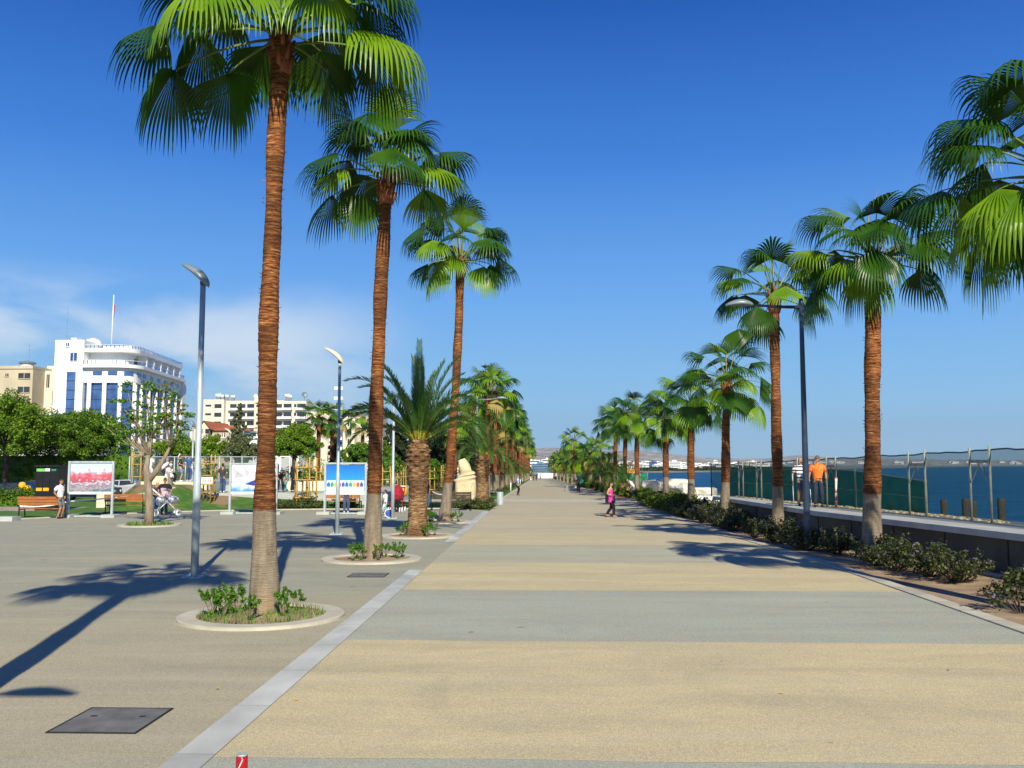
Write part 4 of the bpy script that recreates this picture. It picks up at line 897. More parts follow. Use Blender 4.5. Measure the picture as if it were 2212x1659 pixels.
for z, h in ((125, 5.5), (420, 4)):
    a = thing('antenna', 'television aerial on the %s of the tan block' % ('front roof' if z == 125 else 'rear roof'), 'antenna', (zt(z), TY+6, hT(1000))); b = MB(); b.tube([(0, 0, 0), (0, 0, h)], .05, 5)
    for q in (.6, .75, .95): b.tube([(-.9, 0, h*q), (.9, 0, h*q)], .03, 4)
    b.build('mast', M['greypaint'], a)
# --- cream apartment block
AY = 300.0; hA = lambda zy: CAMH+(1506-zy)*AY/2000/4.8; za = lambda z: Xat((700+z/2.765)/1.736, AY, 15)
t = thing('apartment_building', 'long cream apartment block with balconies behind the nearest palm trunk', 'building'); b = MB()
b.box(za(190), za(402), AY-2, AY+14, 0, hA(822)); b.box(za(402)+.01, za(780), AY, AY+14, 0, hA(832)); b.box(za(710), za(786), AY-1.5, AY+6, 0, hA(765)); b.box(za(786)+.01, za(1005), AY, AY+14, 0, hA(830)); b.box(za(1005)+.01, za(1245), AY-1, AY+13, 0, hA(838)); b.build('wall', M['render_c'], t)
rows = [(870, 912), (960, 1003), (1052, 1095), (1145, 1188), (1238, 1281)]
wins(t, 'window', M['glass_d'], [(za(305), za(378), hA(c), hA(a)) for a, c in rows], AY-2, .06)
wins(t, 'window', M['glass_d'], [(za(212), za(272), hA(c-16), hA(a+6)) for a, c in rows[:3]], AY-2, .05)
for x0, x1, yy in ((445, 512, AY), (535, 605, AY), (622, 704, AY), (840, 900, AY), (920, 985, AY), (1010, 1092, AY-1), (1150, 1240, AY-1)):
    wins(t, 'balcony_opening', M['glass_d'], [(za(x0), za(x1), hA(c), hA(a-4)) for a, c in rows], yy, .05)
    for a, c in rows:
        b = MB(); b.box(za(x0)-.3, za(x1)+.3, yy-1.4, yy-.06, hA(c+22), hA(c-2)); b.build('balcony', M['render_w'], t)
wins(t, 'window', M['glass_d'], [(za(1118), za(1142), hA(c-10), hA(a)) for a, c in rows], AY-1, .05)
wins(t, 'window', M['glass_d'], [(za(732), za(768), hA(c-10), hA(a+8)) for a, c in rows], AY-1.5, .05)
for i, (z, s) in enumerate(((300, 1.3), (352, 1.1), (382, 1.1), (452, 1.0), (690, 1.0), (1022, 1.2), (1045, 1.0))):
    a = thing('solar_water_heater', 'white water tank on the cream apartment roof, number %s from the left' % ['first', 'second', 'third', 'fourth', 'fifth', 'sixth', 'seventh'][i], 'water tank', (za(z), AY+2, hA(825)), sc=s*.6); b = MB()
    b.tube([(-1.2, 0, 2.2), (1.2, 0, 2.2)], .75, 12); b.build('tank', M['white'], a, True); b = MB(); b.box(-.9, .9, -.5, .5, 0, 1.5); b.build('stand', M['greypaint'], a)
a = thing('satellite_dish', 'round satellite dish on the right end of the cream apartment roof', 'satellite dish', (za(1215), AY, hA(838)), sc=.6); b = MB(); b.tube([(0, 0, 0), (0, 0, 3)], .12, 6); b.build('stand', M['greypaint'], a); b = MB(); b.lathe([(.1, 0), (1.0, .2), (1.7, .7)], 16, cap=False); o = b.build('dish', M['greypaint'], a, True, (0, 0, 3.2)); o.rotation_euler = (R_(70), 0, .5)
# --- blank-walled block and its neighbours
BY = 262.0; hB = lambda zy: CAMH+(1506-zy)*BY/2000/4.8; zb_ = lambda z: Xat((700+z/2.765)/1.736, BY, 12)
t = thing('apartment_building', 'tall block with a blank cream side wall behind two slim palms', 'building'); b = MB(); b.box(zb_(1240), zb_(1498), BY, BY+14, 0, hB(948)); b.build('wall', M['render_c'], t)
b = MB(); b.box(zb_(1498)+.01, zb_(1590), BY+3, BY+12, 0, hB(950)); b.build('stair_glass', M['glass_b'], t); b = MB()
for k in range(9): b.box(zb_(1498)+.02, zb_(1590), BY+2.8, BY+2.98, 1+2.9*k, 1.9+2.9*k)
b.build('stair_slab', M['render_w'], t)
t = thing('apartment_building', 'narrow cream block with stacked balconies right of the second lamp', 'building'); b = MB(); b.box(zb_(1590)+.02, zb_(1712), BY+4, BY+16, 0, hB(940)); b.build('wall', M['render_c'], t)
wins(t, 'window', M['glass_d'], [(zb_(1640), zb_(1680), hB(c), hB(a)) for a, c in ((960, 1005), (1050, 1095), (1140, 1185), (1230, 1275))], BY+4, .05, M['render_w'])
t = thing('apartment_building', 'lower tan block partly hidden by the second palm trunk', 'building'); b = MB(); b.box(zb_(1712)+.02, zb_(1960), BY+8, BY+20, 0, hB(985)); b.build('wall', M['tan'], t)
wins(t, 'window', M['glass_d'], [(zb_(1735+60*k), zb_(1765+60*k), hB(c), hB(a)) for k in range(3) for a, c in ((1010, 1050), (1100, 1140))], BY+8, .05, M['render_w'])
# --- old house with red roof
HY = 132.0; hH = lambda zy: CAMH+(1506-zy)*HY/2000/4.8; zh = lambda z: Xat((700+z/2.765)/1.736, HY, 6)
t = thing('house', 'old cream house with red tiled roof and a white ornate gable', 'house'); b = MB(); b.box(zh(60), zh(245), HY-1, HY+9, 0, hH(1130)); xa, xb = zh(148), zh(258); zr = hH(1055); b.add([(xa, HY-1.02, hH(1130)), (xb, HY-1.02, hH(1130)), ((xa+xb)/2, HY-1.02, zr), (xa, HY+9, hH(1130)), (xb, HY+9, hH(1130)), ((xa+xb)/2, HY+9, zr)], [(0, 1, 2), (5, 4, 3)]); b.build('gable_wall', M['cream'], t)
b = MB(); b.add([(xa-.3, HY-1.3, hH(1130)-.1), ((xa+xb)/2, HY-1.3, zr+.15), ((xa+xb)/2, HY+9, zr+.15), (xa-.3, HY+9, hH(1130)-.1), (xb+.3, HY-1.3, hH(1130)-.1), (xb+.3, HY+9, hH(1130)-.1)], [(0, 1, 2, 3), (1, 4, 5, 2)]); b.build('gable_roof', M['rooftile'], t)
b = MB(); b.box(zh(260), zh(540), HY, HY+8, 0, hH(1145)); b.build('wall', M['tan'], t)
b = MB(); x0, x1 = zh(245), zh(560); b.add([(x0, HY-.4, hH(1145)), (x1, HY-.4, hH(1145)), (x1-2.5, HY+4, hH(1072)), (x0+2.0, HY+4, hH(1072)), (x0, HY+8, hH(1145)), (x1, HY+8, hH(1145))], [(0, 1, 2, 3), (1, 5, 2), (0, 3, 4), (3, 2, 5, 4)]); b.build('roof', M['rooftile'], t)
b = MB(); b.add([(zh(20), HY+.5, hH(1120)), (zh(150), HY+.5, hH(1120)), (zh(150), HY+4, hH(1052)), (zh(45), HY+4, hH(1052))], [(0, 1, 2, 3)]); b.build('roof', M['rooftile'], t)
wins(t, 'window', M['glass_d'], [((xa+xb)/2-.7, (xa+xb)/2-.2, hH(1175), hH(1130)), ((xa+xb)/2+.2, (xa+xb)/2+.7, hH(1175), hH(1130))], HY-1, .06)
wins(t, 'window', M['glass_d'], [(zh(300+70*k), zh(325+70*k), hH(1215), hH(1170)) for k in range(3)], HY, .06, M['white'])
# low villas and shops glimpsed through the trees
for i, (px, y, w, h, m, lab) in enumerate([(-8, 120, 14, 9, 'render_w', 'white low house behind the leftmost umbrella pine'), (95, 128, 12, 8, 'render_w', 'white villa glimpsed under the wide umbrella pine'), (575, 125, 9, 6, 'render_w', 'white shop front behind the nearest palm trunk'), (850, 135, 8, 6, 'render_w', 'white house glimpsed left of the date palm trunk'), (960, 140, 10, 7, 'render_c', 'cream house glimpsed behind the dark cedars')]):
    x = Xat(px, y, 3); t = thing('house', lab, 'house', (x, y, 0)); b = MB(); b.box(-w/2, w/2, 0, 8, 0, h); b.box(-w/2-.2, w/2+.2, -.2, 8.2, h, h+.35); b.build('wall', M[m], t)
    wins(t, 'window', M['glass_d'], [(-w/2+1+2.2*k, -w/2+2.1+2.2*k, z, z+1.4) for k in range(int(w/2.3)) for z in (1.2, 4.2)], 0, .05, M['white'])
# ------------------------------------------------------------------ hills, far town
RID = [(-900, 972), (300, 972), (900, 968), (1150, 967), (1215, 968), (1290, 972), (1345, 975), (1378, 972), (1395, 974.5), (1430, 977), (1470, 984), (1520, 988), (1600, 991), (1650, 990), (1705, 985), (1740, 983), (1800, 988), (1900, 990.5), (2000, 992), (2100, 993), (2212, 994), (3300, 996)]
b = MB(); rng = random.Random(8); nc = 260; rr_ = 16
for i in range(nc):
    px = -900+4200*i/(nc-1); ry = interp(RID, px)+.5*math.sin(px*.05)+.4*math.sin(px*.13+1)
    for j in range(rr_+1):
        f = j/rr_; y = 2300+2300*f if px < 1620 else 7000+4000*f
        py = 1003.6+(ry-1003.6)*f**.75 + (0 if j in (0, rr_) else .7*math.sin(px*.045+j*1.3)*math.sin(j*.9+px*.02)+rng.uniform(-.25, .25))
        if px >= 1620 and j == 0: py = 1004.8
        d = CR*((px-CX)/FPX)-CU*((py-CY)/FPX)+CF; p = Vector((0, 0, CAMH))+d*(y/d.y); b.v.append(tuple(p))
for i in range(nc-1):
    for j in range(rr_): k = i*(rr_+1)+j; b.f.append((k, k+rr_+1, k+rr_+2, k+1)); b.m.append(0)
def hillmat():
    m = mat('dry_scrub_hills', (.30, .27, .24), .95, nscale=.004, col2=(.46, .42, .37), detail=8); t = m.node_tree; n = t.nodes; l = t.links; c = n.new('ShaderNodeTexCoord')
    src = n['Principled BSDF'].inputs['Base Color'].links[0].from_socket
    for sc_, lo, hi, cc in ((.022, .54, .60, (.07, .09, .05)), (.016, .63, .66, (.78, .75, .68))):
        x = n.new('ShaderNodeTexNoise'); x.inputs['Scale'].default_value = sc_; x.inputs['Detail'].default_value = 4; l.new(c.outputs['Object'], x.inputs['Vector'])
        k = n.new('ShaderNodeMapRange'); k.inputs[1].default_value = lo; k.inputs[2].default_value = hi; l.new(x.outputs[0], k.inputs[0]); q = n.new('ShaderNodeMixRGB'); l.new(k.outputs[0], q.inputs[0]); l.new(src, q.inputs[1]); q.inputs[2].default_value = (*cc, 1); src = q.outputs[0]
    l.new(src, n['Principled BSDF'].inputs['Base Color']); return m
kind(b.build('hills', hillmat(), None, True), 'structure')
# far town: small blocks on the rising ground behind the bay
def fbox(px, y, pyb, w, h, m, lab, grp, floors=3, nm='far_building'):
    x = Xat(px, y, 0); z = Zat(pyb, x, y); t = thing(nm, lab, 'building', (x, y, z), 0, grp)
    b = MB(); b.box(-w/2, w/2, 0, w*.7, -3, h); b.box(-w*.2, w*.15, w*.1, w*.4, h, h+h*.16); b.build('wall', m, t)
    for k in range(floors):
        b = MB(); zz = h*(k+.35)/floors; b.box(-w/2+w*.06, w/2-w*.06, -.12*w/10, .02, zz, zz+h*.36/floors); b.build('window_row', M['glass_d'] if k % 2 else M['glass_b'], t)
    return t
rng = random.Random(5)
fbox(1168, 470, 1021, 9.5, 4.6, mat('grey_blue_glass', (.16, .24, .32), .3, .2, .3), 'blue glazed office with white bands at the far end of the promenade', None, 5)
fbox(1186, 560, 1016, 9, 6.6, M['render_w'], 'white block right of the blue glazed office at the vanishing point', None, 4)
fbox(1152, 540, 1014, 8, 5.5, M['render_w'], 'white block left above the blue glazed office at the vanishing point', None, 3)
fbox(1203, 600, 1012, 7, 5, M['render_w'], 'white block furthest right at the vanishing point above the palms', None, 3)
fbox(1458, 860, 1016, 11.5, 8.2, M['render_w'], 'largest white hotel on the far shore with bands of balconies', None, 6)
fbox(1418, 820, 1016.5, 7, 5, M['render_w'], 'white tiered hotel on the far shore left of the largest one', None, 4)
fbox(1429, 900, 1014, 14, 5, M['render_w'], 'long low white building on the far shore behind the tiered hotel', None, 3)
fbox(1411, 980, 1012, 8, 7, M['glass_b'], 'bluish glazed block on the far shore', None, 4)
for i in range(110):
    px = rng.uniform(1336, 1640) if i < 78 else rng.uniform(1140, 1340); y = rng.uniform(950, 2300); f = (y-950)/1350; pyb = 1014.5-10.5*f+rng.uniform(-1, .5); w = rng.uniform(5, 15)*(1+f); h = rng.uniform(2.6, 6)*(1+.6*f)
    if i % 5 == 0: w *= 2.2; h *= .5
    fbox(px, y, pyb, w, h, M['render_w'] if rng.random() < .75 else M['render_c'], 'small pale building of the far town below the hills', 'buildings of the far town', 2)
for i in range(40):
    px = rng.uniform(1640, 2212); y = rng.uniform(4200, 7000)
    fbox(px, y, interp([(1640, 1001), (1760, 1000), (2212, 1000.5)], px)+rng.uniform(-3, 1.5), rng.uniform(10, 45), rng.uniform(3, 8), M['render_w'], 'pale speck of a building on the distant coast behind the net fence', 'buildings of the distant coast', 2)
b = MB(); rng = random.Random(6)
for i in range(900):
    px = rng.uniform(1385, 1640); y = interp([(1385, 700), (1530, 760), (1751, 1330)], px)+rng.uniform(4, 60); x = Xat(px, y, 0); d = .55+.45*math.sin(px*.05)*math.sin(px*.021+2)
    leaves(b, rng, (x, y, -1.5+rng.random()*3.6*d), (2.2, 2.2, 1.0*d+.3), 9, .7, (0, 1), (3, 1), shell=.3)
tag(kind(b.build('wood', [M['lf_dark'], M['lf_olive']]), 'stuff'), 'dark belt of trees along the far shore', 'trees')
b = MB(); rng = random.Random(9)
for i in range(500):
    px = rng.uniform(1120, 1345); y = rng.uniform(330, 480); x = Xat(px, y, 0)
    if 1148 < px < 1186: continue
    leaves(b, rng, (x, y, -1.5+rng.random()*2.8), (1.6, 1.6, 1.1), 12, .4, (0, 1), (3, 1), shell=.3)
tag(kind(b.build('wood', [M['lf_pine'], M['lf_dark']]), 'stuff'), 'green mass of trees behind the far end of the promenade', 'trees')
b = MB()
for (xa, ya), (xc_, yc) in zip(shore[1:5], shore[2:6]): b.quad((xa-1, ya+1.5, -2.3), (xc_-1, yc+1.5, -2.3), (xc_+3, yc-3, -2.98), (xa+3, ya-3, -2.98))
kind(b.build('beach', M['kerb']), 'structure')
# white hoarding across the end of the promenade
b = MB(); y = 317; z0 = gz(y)
for k in range(7): xa = Xat(1162, y, 0)+k*1.0; b.box(xa+.03, xa+.97, y, y+.06, z0, z0+1.75)
tag(b.build('hoarding', M['white']), 'white site hoarding closing the far end of the promenade', 'hoarding')
# ------------------------------------------------------------------ sea wall, walk, fence
WF = [(10.9, 8), (10.2, 19.6), (8.7, 29.9), (8.06, 44.2)]; WFx = lambda y: interp([(b_, a_) for a_, b_ in WF], y)
FB = [(8.45, 46.8), (9.9, 37), (11.3, 28.4), (11.8, 24.2), (12.6, 17), (13.2, 8)]; FBs = sorted([(b_, a_) for a_, b_ in FB]); FBx = lambda y: interp(FBs, y)
def wstrip(b, f0, f1, z0, z1, y0=8.0, y1=44.2, st=2.0):
    ys = []; y = y0
    while y < y1: ys.append(y); y += st
    ys.append(y1); n = len(ys); vs = []
    for y in ys: vs += [(f0(y), y, z0), (f1(y), y, z0), (f1(y), y, z1), (f0(y), y, z1)]
    fs = [(4*i+k, 4*i+(k+1) % 4, 4*i+4+(k+1) % 4, 4*i+4+k) for i in range(n-1) for k in range(4)]+[(3, 2, 1, 0), (4*n-4, 4*n-3, 4*n-2, 4*n-1)]
    b.add(vs, fs)
t = thing('sea_wall', 'low dark concrete sea wall topped by a broad pale bench-like slab', 'wall')
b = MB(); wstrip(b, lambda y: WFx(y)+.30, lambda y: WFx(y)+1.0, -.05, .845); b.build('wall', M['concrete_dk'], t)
b = MB(); y = 9
while y < 44: b.box(WFx(y)+.285, WFx(y)+.31, y, y+.05, 0, .84); y += 2.4
b.build('joint_rib', M['rubber'], t)
b = MB(); wstrip(b, lambda y: WFx(y), lambda y: WFx(y)+1.0, .85, 1.0); b.build('coping', M['concrete'], t)
b = MB(); wstrip(b, lambda y: WFx(y)+1.01, lambda y: max(FBx(y)+1.0, WFx(y)+1.4), -.3, .955, y1=46.5); kind(b.build('sea_walk', mat('grey_walk_paving', (.17, .19, .20), .85, .12, 2, bump=.3)), 'structure')
b = MB(); rng = random.Random(2)
for k in range(9):
    pass
wstrip(b, lambda y: WFx(y)+.0, lambda y: WFx(y)+.22, -.02, .06, 8, 30); b.build('footing', M['kerb'], t)
# lower parapet and rock armour beyond
b = MB(); b.box(0, .45, 0, 58, -1, .62); o = b.build('parapet', M['concrete'], None, loc=(8.3, 47.2, 0)); o.rotation_euler = (0, 0, R_(-3.0)); tag(o, 'long low pale parapet running on beyond the end of the sea wall', 'parapet')
b = MB(); b.box(-.9, .9, -.6, .6, 0, .82); b.box(-.35, .95, -.9, -.6, 0, .5); o = b.build('concrete_block', M['white'], None, loc=(9.1, 50.5, 0)); tag(o, 'white concrete block where the sea wall ends, beside a palm trunk', 'block')
def boulder(x, y, z, r, seed, lab, grp='white boulders of the rock armour'):
    rng = random.Random(seed); b = MB(); ph = [rng.uniform(0, 6) for _ in range(6)]; n, m = 14, 9; vs = []
    for i in range(m+1):
        p = math.pi*i/m
        for j in range(n):
            q = 2*math.pi*j/n; v = Vector((math.sin(p)*math.cos(q), math.sin(p)*math.sin(q), math.cos(p)))
            k = 1+.22*math.sin(2*q+ph[0]+p)+.16*math.sin(3*p+ph[1])+.12*math.sin(4*q+ph[2])+(rng.uniform(-.10, .10) if 0 < i < m else 0); v = v*k
            v.x = max(-.85, min(.9, v.x)); v.z = max(-.7, min(.75, v.z)); vs.append((v.x*r, v.y*r*.9, v.z*r*.62))
    b.add(vs, [(i*n+j, (i+1)*n+j, (i+1)*n+(j+1) % n, i*n+(j+1) % n) for i in range(m) for j in range(n)])
    o = b.build('boulder', M['stone_w'], None, False, (x, y, z)); o.rotation_euler = (0, 0, rng.random()*3); tag(o, lab, 'rock', grp)
bl = [(1441, 64, 1034, 1.5, 'largest white boulder of the rock armour, top left of the pile'), (1472, 62, 1043, .9, 'white boulder to the right of the largest one, beside a palm trunk'), (1519, 58, 1053, 1.0, 'white boulder at the right end of the pile by the net fence')]
for i, (px, y, pt, r, lab) in enumerate(bl): x = Xat(px, y, 0); z = Zat(pt, x, y)-r*.47; boulder(x, y, z, r, i, lab)
rng = random.Random(3)
for i in range(46):
    px = rng.uniform(1392, 1532); y = rng.uniform(52, 72); x = Xat(px, y, 0)
    if x < 9.4: continue
    boulder(x, y, interp([(1392, .35), (1440, .55), (1532, .2)], px)-.25+rng.uniform(-.25, .1), rng.uniform(.4, .9), 20+i, 'small white boulder heaped in the rock armour')
b = MB(); b.add([(9.2, 48, .3), (16, 50, -1.4), (20, 105, -1.4), (9.5, 105, -.1)], [(0, 1, 2, 3)]); kind(b.build('rubble_slope', M['stone_w']), 'structure')
b = MB(); rng = random.Random(5)
for i in range(240):
    y = 24.5+20*rng.random(); x0 = FBx(y)+.15+rng.uniform(-.1, .25); w = rng.uniform(.03, .12); b.ell((x0, y, .965), (w, w*1.6, w*.55), 6, 4)
r_ = MB(); wstrip(r_, lambda y: FBx(y)+.10+.06*math.sin(y*1.7), lambda y: FBx(y)+.55+.2*math.sin(y*.9)+.1*math.sin(y*3.1), .9, .968, 25, 44, .5); kind(r_.build('sand_strip', M['sandstone']), 'structure')
tag(b.build('rubble', M['sandstone'], None, False), 'line of sandy rubble along the foot of the net fence', 'rubble')
# net fence
t = thing('net_fence', 'scaffold pole fence hung with green shade netting along the sea walk', 'fence')
def fpx(px, top=1.0):
    y = 60.0
    while y > 5:
        x = FBx(y)
        if y <= 46.8 and (Vector((x, y, 1))-Vector((0, 0, CAMH))).dot(CR)/(Vector((x, y, 1))-Vector((0, 0, CAMH))).dot(CF)*FPX+CX >= px: return x, y
        y -= .05
    return FBx(5), 5
FT = lambda y: .96+interp([(10, 2.0), (24.2, 1.9), (28.4, 1.82), (46.8, 1.5)], y)+.015*math.sin(y*2.1)+.012*math.sin(y*5)
M['pole_g'] = mat('weathered_scaffold_pole', (.22, .25, .20), .6, .3, 8, stretch=(1,1,.6), col2=(.34, .35, .27))
for i, pr in enumerate([(1528, 1535), (1575,), (1596, 1605.5), (1635, 1645), (1723,), (1787, 1806.5), (1965.7, 2001), (2098, 2142.8), (2250, 2300)]):
    q = [fpx(p) for p in pr]
    for (x, y) in q: b = MB(); b.tube([(x, y, .9), (x+.01, y, FT(y)+.10)], .033, 8); b.build('post', M['pole_g'], t, True)
    if len(q) == 2 and i != 0:
        (xa, ya), (xb, yb) = q; h = FT(ya)-.28; b = MB(); b.box(0, 1, -.02, .02, -.04, .04, M=Matrix.Translation((xa, ya, h)) @ Matrix(((xb-xa, 0, 0, 0), (yb-ya, 1, 0, 0), (0, 0, 1, 0), (0, 0, 0, 1))))
        mx, my = (xa+xb)/2, (ya+yb)/2; b.tube([(mx, my, h-.05), (xa*.85+mx*.15, ya*.85+my*.15, h-.55)], .015, 5); b.tube([(mx, my, h-.05), (xb*.85+mx*.15, yb*.85+my*.15, h-.55)], .015, 5); b.build('brace', M['pole_g'], t)
b = MB(); ys = [46.8-.35*k for k in range(120) if 46.8-.35*k > 7]; vs = []
for y in ys:
    w = .03*math.sin(y*3)+.02*math.sin(y*7.3)
    for f in (0, .33, .66, 1): vs.append((FBx(y)+.045+w*f, y, .97+(FT(y)-.97)*f))
b.add(vs, [(4*i+k, 4*i+4+k, 4*i+5+k, 4*i+1+k) for i in range(len(ys)-1) for k in range(3)]); b.build('netting', M['net'], t, True)
b = MB(); b.tube([(FBx(y)+.05, y, FT(y)+.01*math.sin(y*9)) for y in ys], .022, 5); b.build('top_hem', M['darkpole'], t, True)
t = thing('net_fence', 'second dense green net screen standing behind the far half of the net fence', 'fence'); b = MB(); pts = [(9.15, 47.2), (10.3, 40), (11.2, 33.5), (12.1, 29.6)]
hh = [1.42, 1.5, 1.35, 1.05]
for i in range(3):
    (xa, ya), (xb, yb) = pts[i], pts[i+1]; b.quad((xa, ya, .9), (xb, yb, .9), (xb, yb, .9+hh[i+1]), (xa, ya, .9+hh[i]))
b.build('netting', M['net_d'], t); b = MB()
for (x, y), h in zip(pts, hh): b.tube([(x-.05, y, .85), (x-.05, y, .95+h)], .028, 6)
for k, f in ((0, 1.0), (0, .5)): b.tube([(x-.05, y, .9+h*f) for (x, y), h in zip(pts, hh)], .016, 5)
b.build('pole_frame', M['pole_g'], t)
x, y = fpx(1811); o = MB().tube([(0, 0, 0), (.02, 0, .5), (.03, 0, 1.05)], .045, 8).build('marker_post', mat('red_and_white_marker', (.55, .08, .05), .6, nscale=5, col2=(.75, .72, .65), stretch=(.1, .1, 1), fac=(.48, .52)), None, True, (x-.12, y-.1, .98)); tag(o, 'short red and white marker post leaning at the net fence near the man in orange', 'post')
rng = random.Random(4)
for i, (zx, y, pt) in enumerate([(855, 33, 1082), (1085, 34, 1090), (1395, 32, 1079), (1622, 30, 1077), (1700, 33, 1083), (1995, 29, 1076)]):
    px = (3040+zx/2.765)/1.736; x = Xat(px, y, 0); z = Zat(pt, x, y); o = MB().lathe([(.11, -3.4-z), (.11, -.06), (.09, 0)], 12).build('mooring_pile', M['bark_d'], None, True, (x, y, z)); tag(o, 'round dark pile standing in the sea behind the net fence, %s from the left' % ['first', 'second', 'third', 'fourth', 'fifth', 'sixth'][i], 'pile', 'piles in the sea')
# green screened deck and orange banner by the shore
t = thing('beach_screen', 'dense green net screen by the shore under the orange banner', 'fence'); y = 105; b = MB(); x0, x1 = Xat(1334, y, 0), Xat(1399, y, 0); zt_, zb2 = Zat(1022.6, x0, y), Zat(1043, x0, y); b.box(x0, x1, y, y+.05, zb2, zt_); b.build('netting', M['net_d'], t); b = MB()
for k in range(5): xx = x0+(x1-x0)*k/4; b.tube([(xx, y-.05, zb2-.5), (xx, y-.05, zt_+.1)], .04, 5)
b.build('post', M['pole_g'], t)
o = MB().box(Xat(1352, y, 0), Xat(1376, y, 0), y-.1, y-.06, Zat(1022, x0, y), Zat(1013, x0, y)).build('banner', mat('orange_banner_cloth', (.75, .36, .07), .7, .1, 1)); tag(o, 'plain orange banner between two palm trunks on the shore screen', 'banner')
t = thing('wooden_lookout', 'small brown timber structure above the orange banner', 'hut', (Xat(1361, y+1, 0), y+1, Zat(1013, x0, y))); b = MB()
for sx in (-.38, -.13, .13, .38): b.tube([(sx, 0, -1), (sx*.8, 0, .62)], .06, 5)
b.build('post', M['bark'], t); b = MB(); b.ell((-.25, 0, .5), (.22, .2, .12), 8, 5); b.ell((.28, 0, .5), (.2, .2, .12), 8, 5); b.ell((0, 0, .62), (.26, .22, .16), 8, 5); b.build('thatch', M['bark'], t)
t = thing('net_fence', 'dark green net fence glimpsed between far palm trunks on the right', 'fence'); y = 118; b = MB(); b.box(Xat(1246, y, 0), Xat(1290, y, 0), y, y+.04, gz(y), gz(y)+1.7); b.build('netting', M['net_d'], t)
# skate area: raised concrete, steps, wall, wire fence
def slab(name, lab, x0, x1, y0, y1, z0, z1, m, cat='platform'):
    o = MB().box(x0, x1, y0, y1, z0, z1).build(name, M[m]); 
    if cat: tag(o, lab, cat)
    else: kind(o, 'structure')
    return o
slab('skate_plaza', '', -24.5, -20.3, 56.4, 75, -.2, 1.44, 'concrete', None); slab('skate_plaza', '', -20.29, -17.7, 58.5, 75, -.2, 1.2, 'concrete', None)
slab('skate_plaza', '', -20.29, -9.5, 55.3, 58.49, -.2, .80, 'concrete', None); slab('skate_plaza', '', -17.69, -9.5, 58.5, 75, -.2, .805, 'concrete', None)
slab('plaza_edge', 'cream edge beam of the upper skate platform above the lawn mound', -24.5, -20.35, 56.15, 56.39, .6, 1.46, 'cream', 'edge beam')
slab('concrete_block', 'cream concrete seat block with a person in white sitting on top', Xat(324, 55.6, 1), Xat(364, 55.6, 1), 55.4, 56.3, .8, 1.80, 'cream', 'block')
slab('low_wall', 'long low cream wall left of the blue exhibition board', Xat(616, 60, 1), Xat(706, 60, 1), 60, 60.3, .806, 1.42, 'cream', 'wall')
slab('low_wall', 'low grey bench wall at the back of the skate platform', Xat(470, 62, 1), Xat(560, 62, 1), 62, 62.5, .806, 1.25, 'concrete', 'wall')
t = thing('wire_fence', 'tall galvanised wire mesh fence round the skate area', 'fence'); y = 66; x0, x1 = Xat(280, y, 2), Xat(596, y, 2); b = MB(); zt_ = 3.05; b.box(x0, x1, y, y+.012, .9, zt_); b.build('mesh', M['mesh'], t); n = 13
for k in range(n+1): xx = x0+(x1-x0)*k/n; b = MB(); b.tube([(xx, y-.06, .8), (xx, y-.06, zt_+.02)], .045, 6); b.build('post', M['galv'], t, True)
b = MB(); b.tube([(x0, y-.06, zt_), (x1, y-.06, zt_)], .035, 6); b.tube([(x0, y-.06, 1.0), (x1, y-.06, 1.0)], .03, 6); b.build('rail', M['galv'], t)
t = thing('wire_gate', 'tall galvanised gate frame right of the nearest palm trunk', 'gate'); y = 64; x0, x1 = Xat(604, y, 2), Xat(626, y, 2); b = MB()
for xx in (x0, (x0+x1)/2-.3, x1): b.tube([(xx, y, .8), (xx, y, 3.05)], .04, 6)
b.tube([(x0, y, 3.05), (x1, y, 3.05)], .04, 6); b.build('frame', M['white'], t); b = MB(); b.box(x0, x1, y, y+.01, .9, 3.0); b.build('mesh', M['mesh'], t)
t = thing('wire_gate', 'twin upright galvanised frame left of the small street tree', 'gate'); y = 60; b = MB()
for px in (284, 288, 304, 308): xx = Xat(px, y, 2); b.tube([(xx, y, 1.3), (xx, y, 3.3)], .04, 6)
for z in (3.3, 3.15): b.tube([(Xat(284, y, 2), y, z), (Xat(308, y, 2), y, z)], .03, 6)
b.build('frame', M['galv'], t)
# ------------------------------------------------------------------ tree guards with saplings
def guard_meshes():
    b = MB(); rng = random.Random(1)
    for sx, sy in ((-.33, -.33), (.33, -.33), (.33, .33), (-.33, .33)): b.tube([(sx, sy, 0), (sx*.97, sy*.97, 2.55+rng.uniform(-.15, .2))], .042, 7)
    for z in (.55, 1.5, 2.15):
        for (a, c) in (((-.42, -.38), (.42, -.38)), ((.38, -.42), (.38, .42)), ((.42, .38), (-.42, .38)), ((-.38, .42), (-.38, -.42))): b.tube([(a[0], a[1], z), (c[0], c[1], z)], .033, 6)
    g = b.mesh('guard_rails', M['wood_y'], True); rng = random.Random(4); b = MB(); w = MB(); w.tube([(0, 0, 0), (.02, 0, 1.3), (0, .03, 2.6)], [.035, .03, .012], 6)
    for k in range(20): leaves(b, rng, (rng.gauss(0, .25), rng.gauss(0, .25), rng.uniform(1.5, 3.1)), (.25, .25, .2), 16, .06, (0, 1), (2, 1), shell=.1)
    return g, w.mesh('trunk', M['bark'], True), b.mesh('crown', [M['lf_green'], M['lf_green_l']])
GM, SMT, SMC = guard_meshes(); GD = [(446, 52.8, 'yellow timber tree guard carrying a white notice, left of the second exhibition board', 1.0), (294, 57, 'yellow timber tree guard behind the small forked street tree', .8), (652, 52.6, 'tall yellow timber tree guard standing between the second and third exhibition boards', 1.06), (668, 55, 'yellow timber tree guard close behind the one between the boards', .95)]
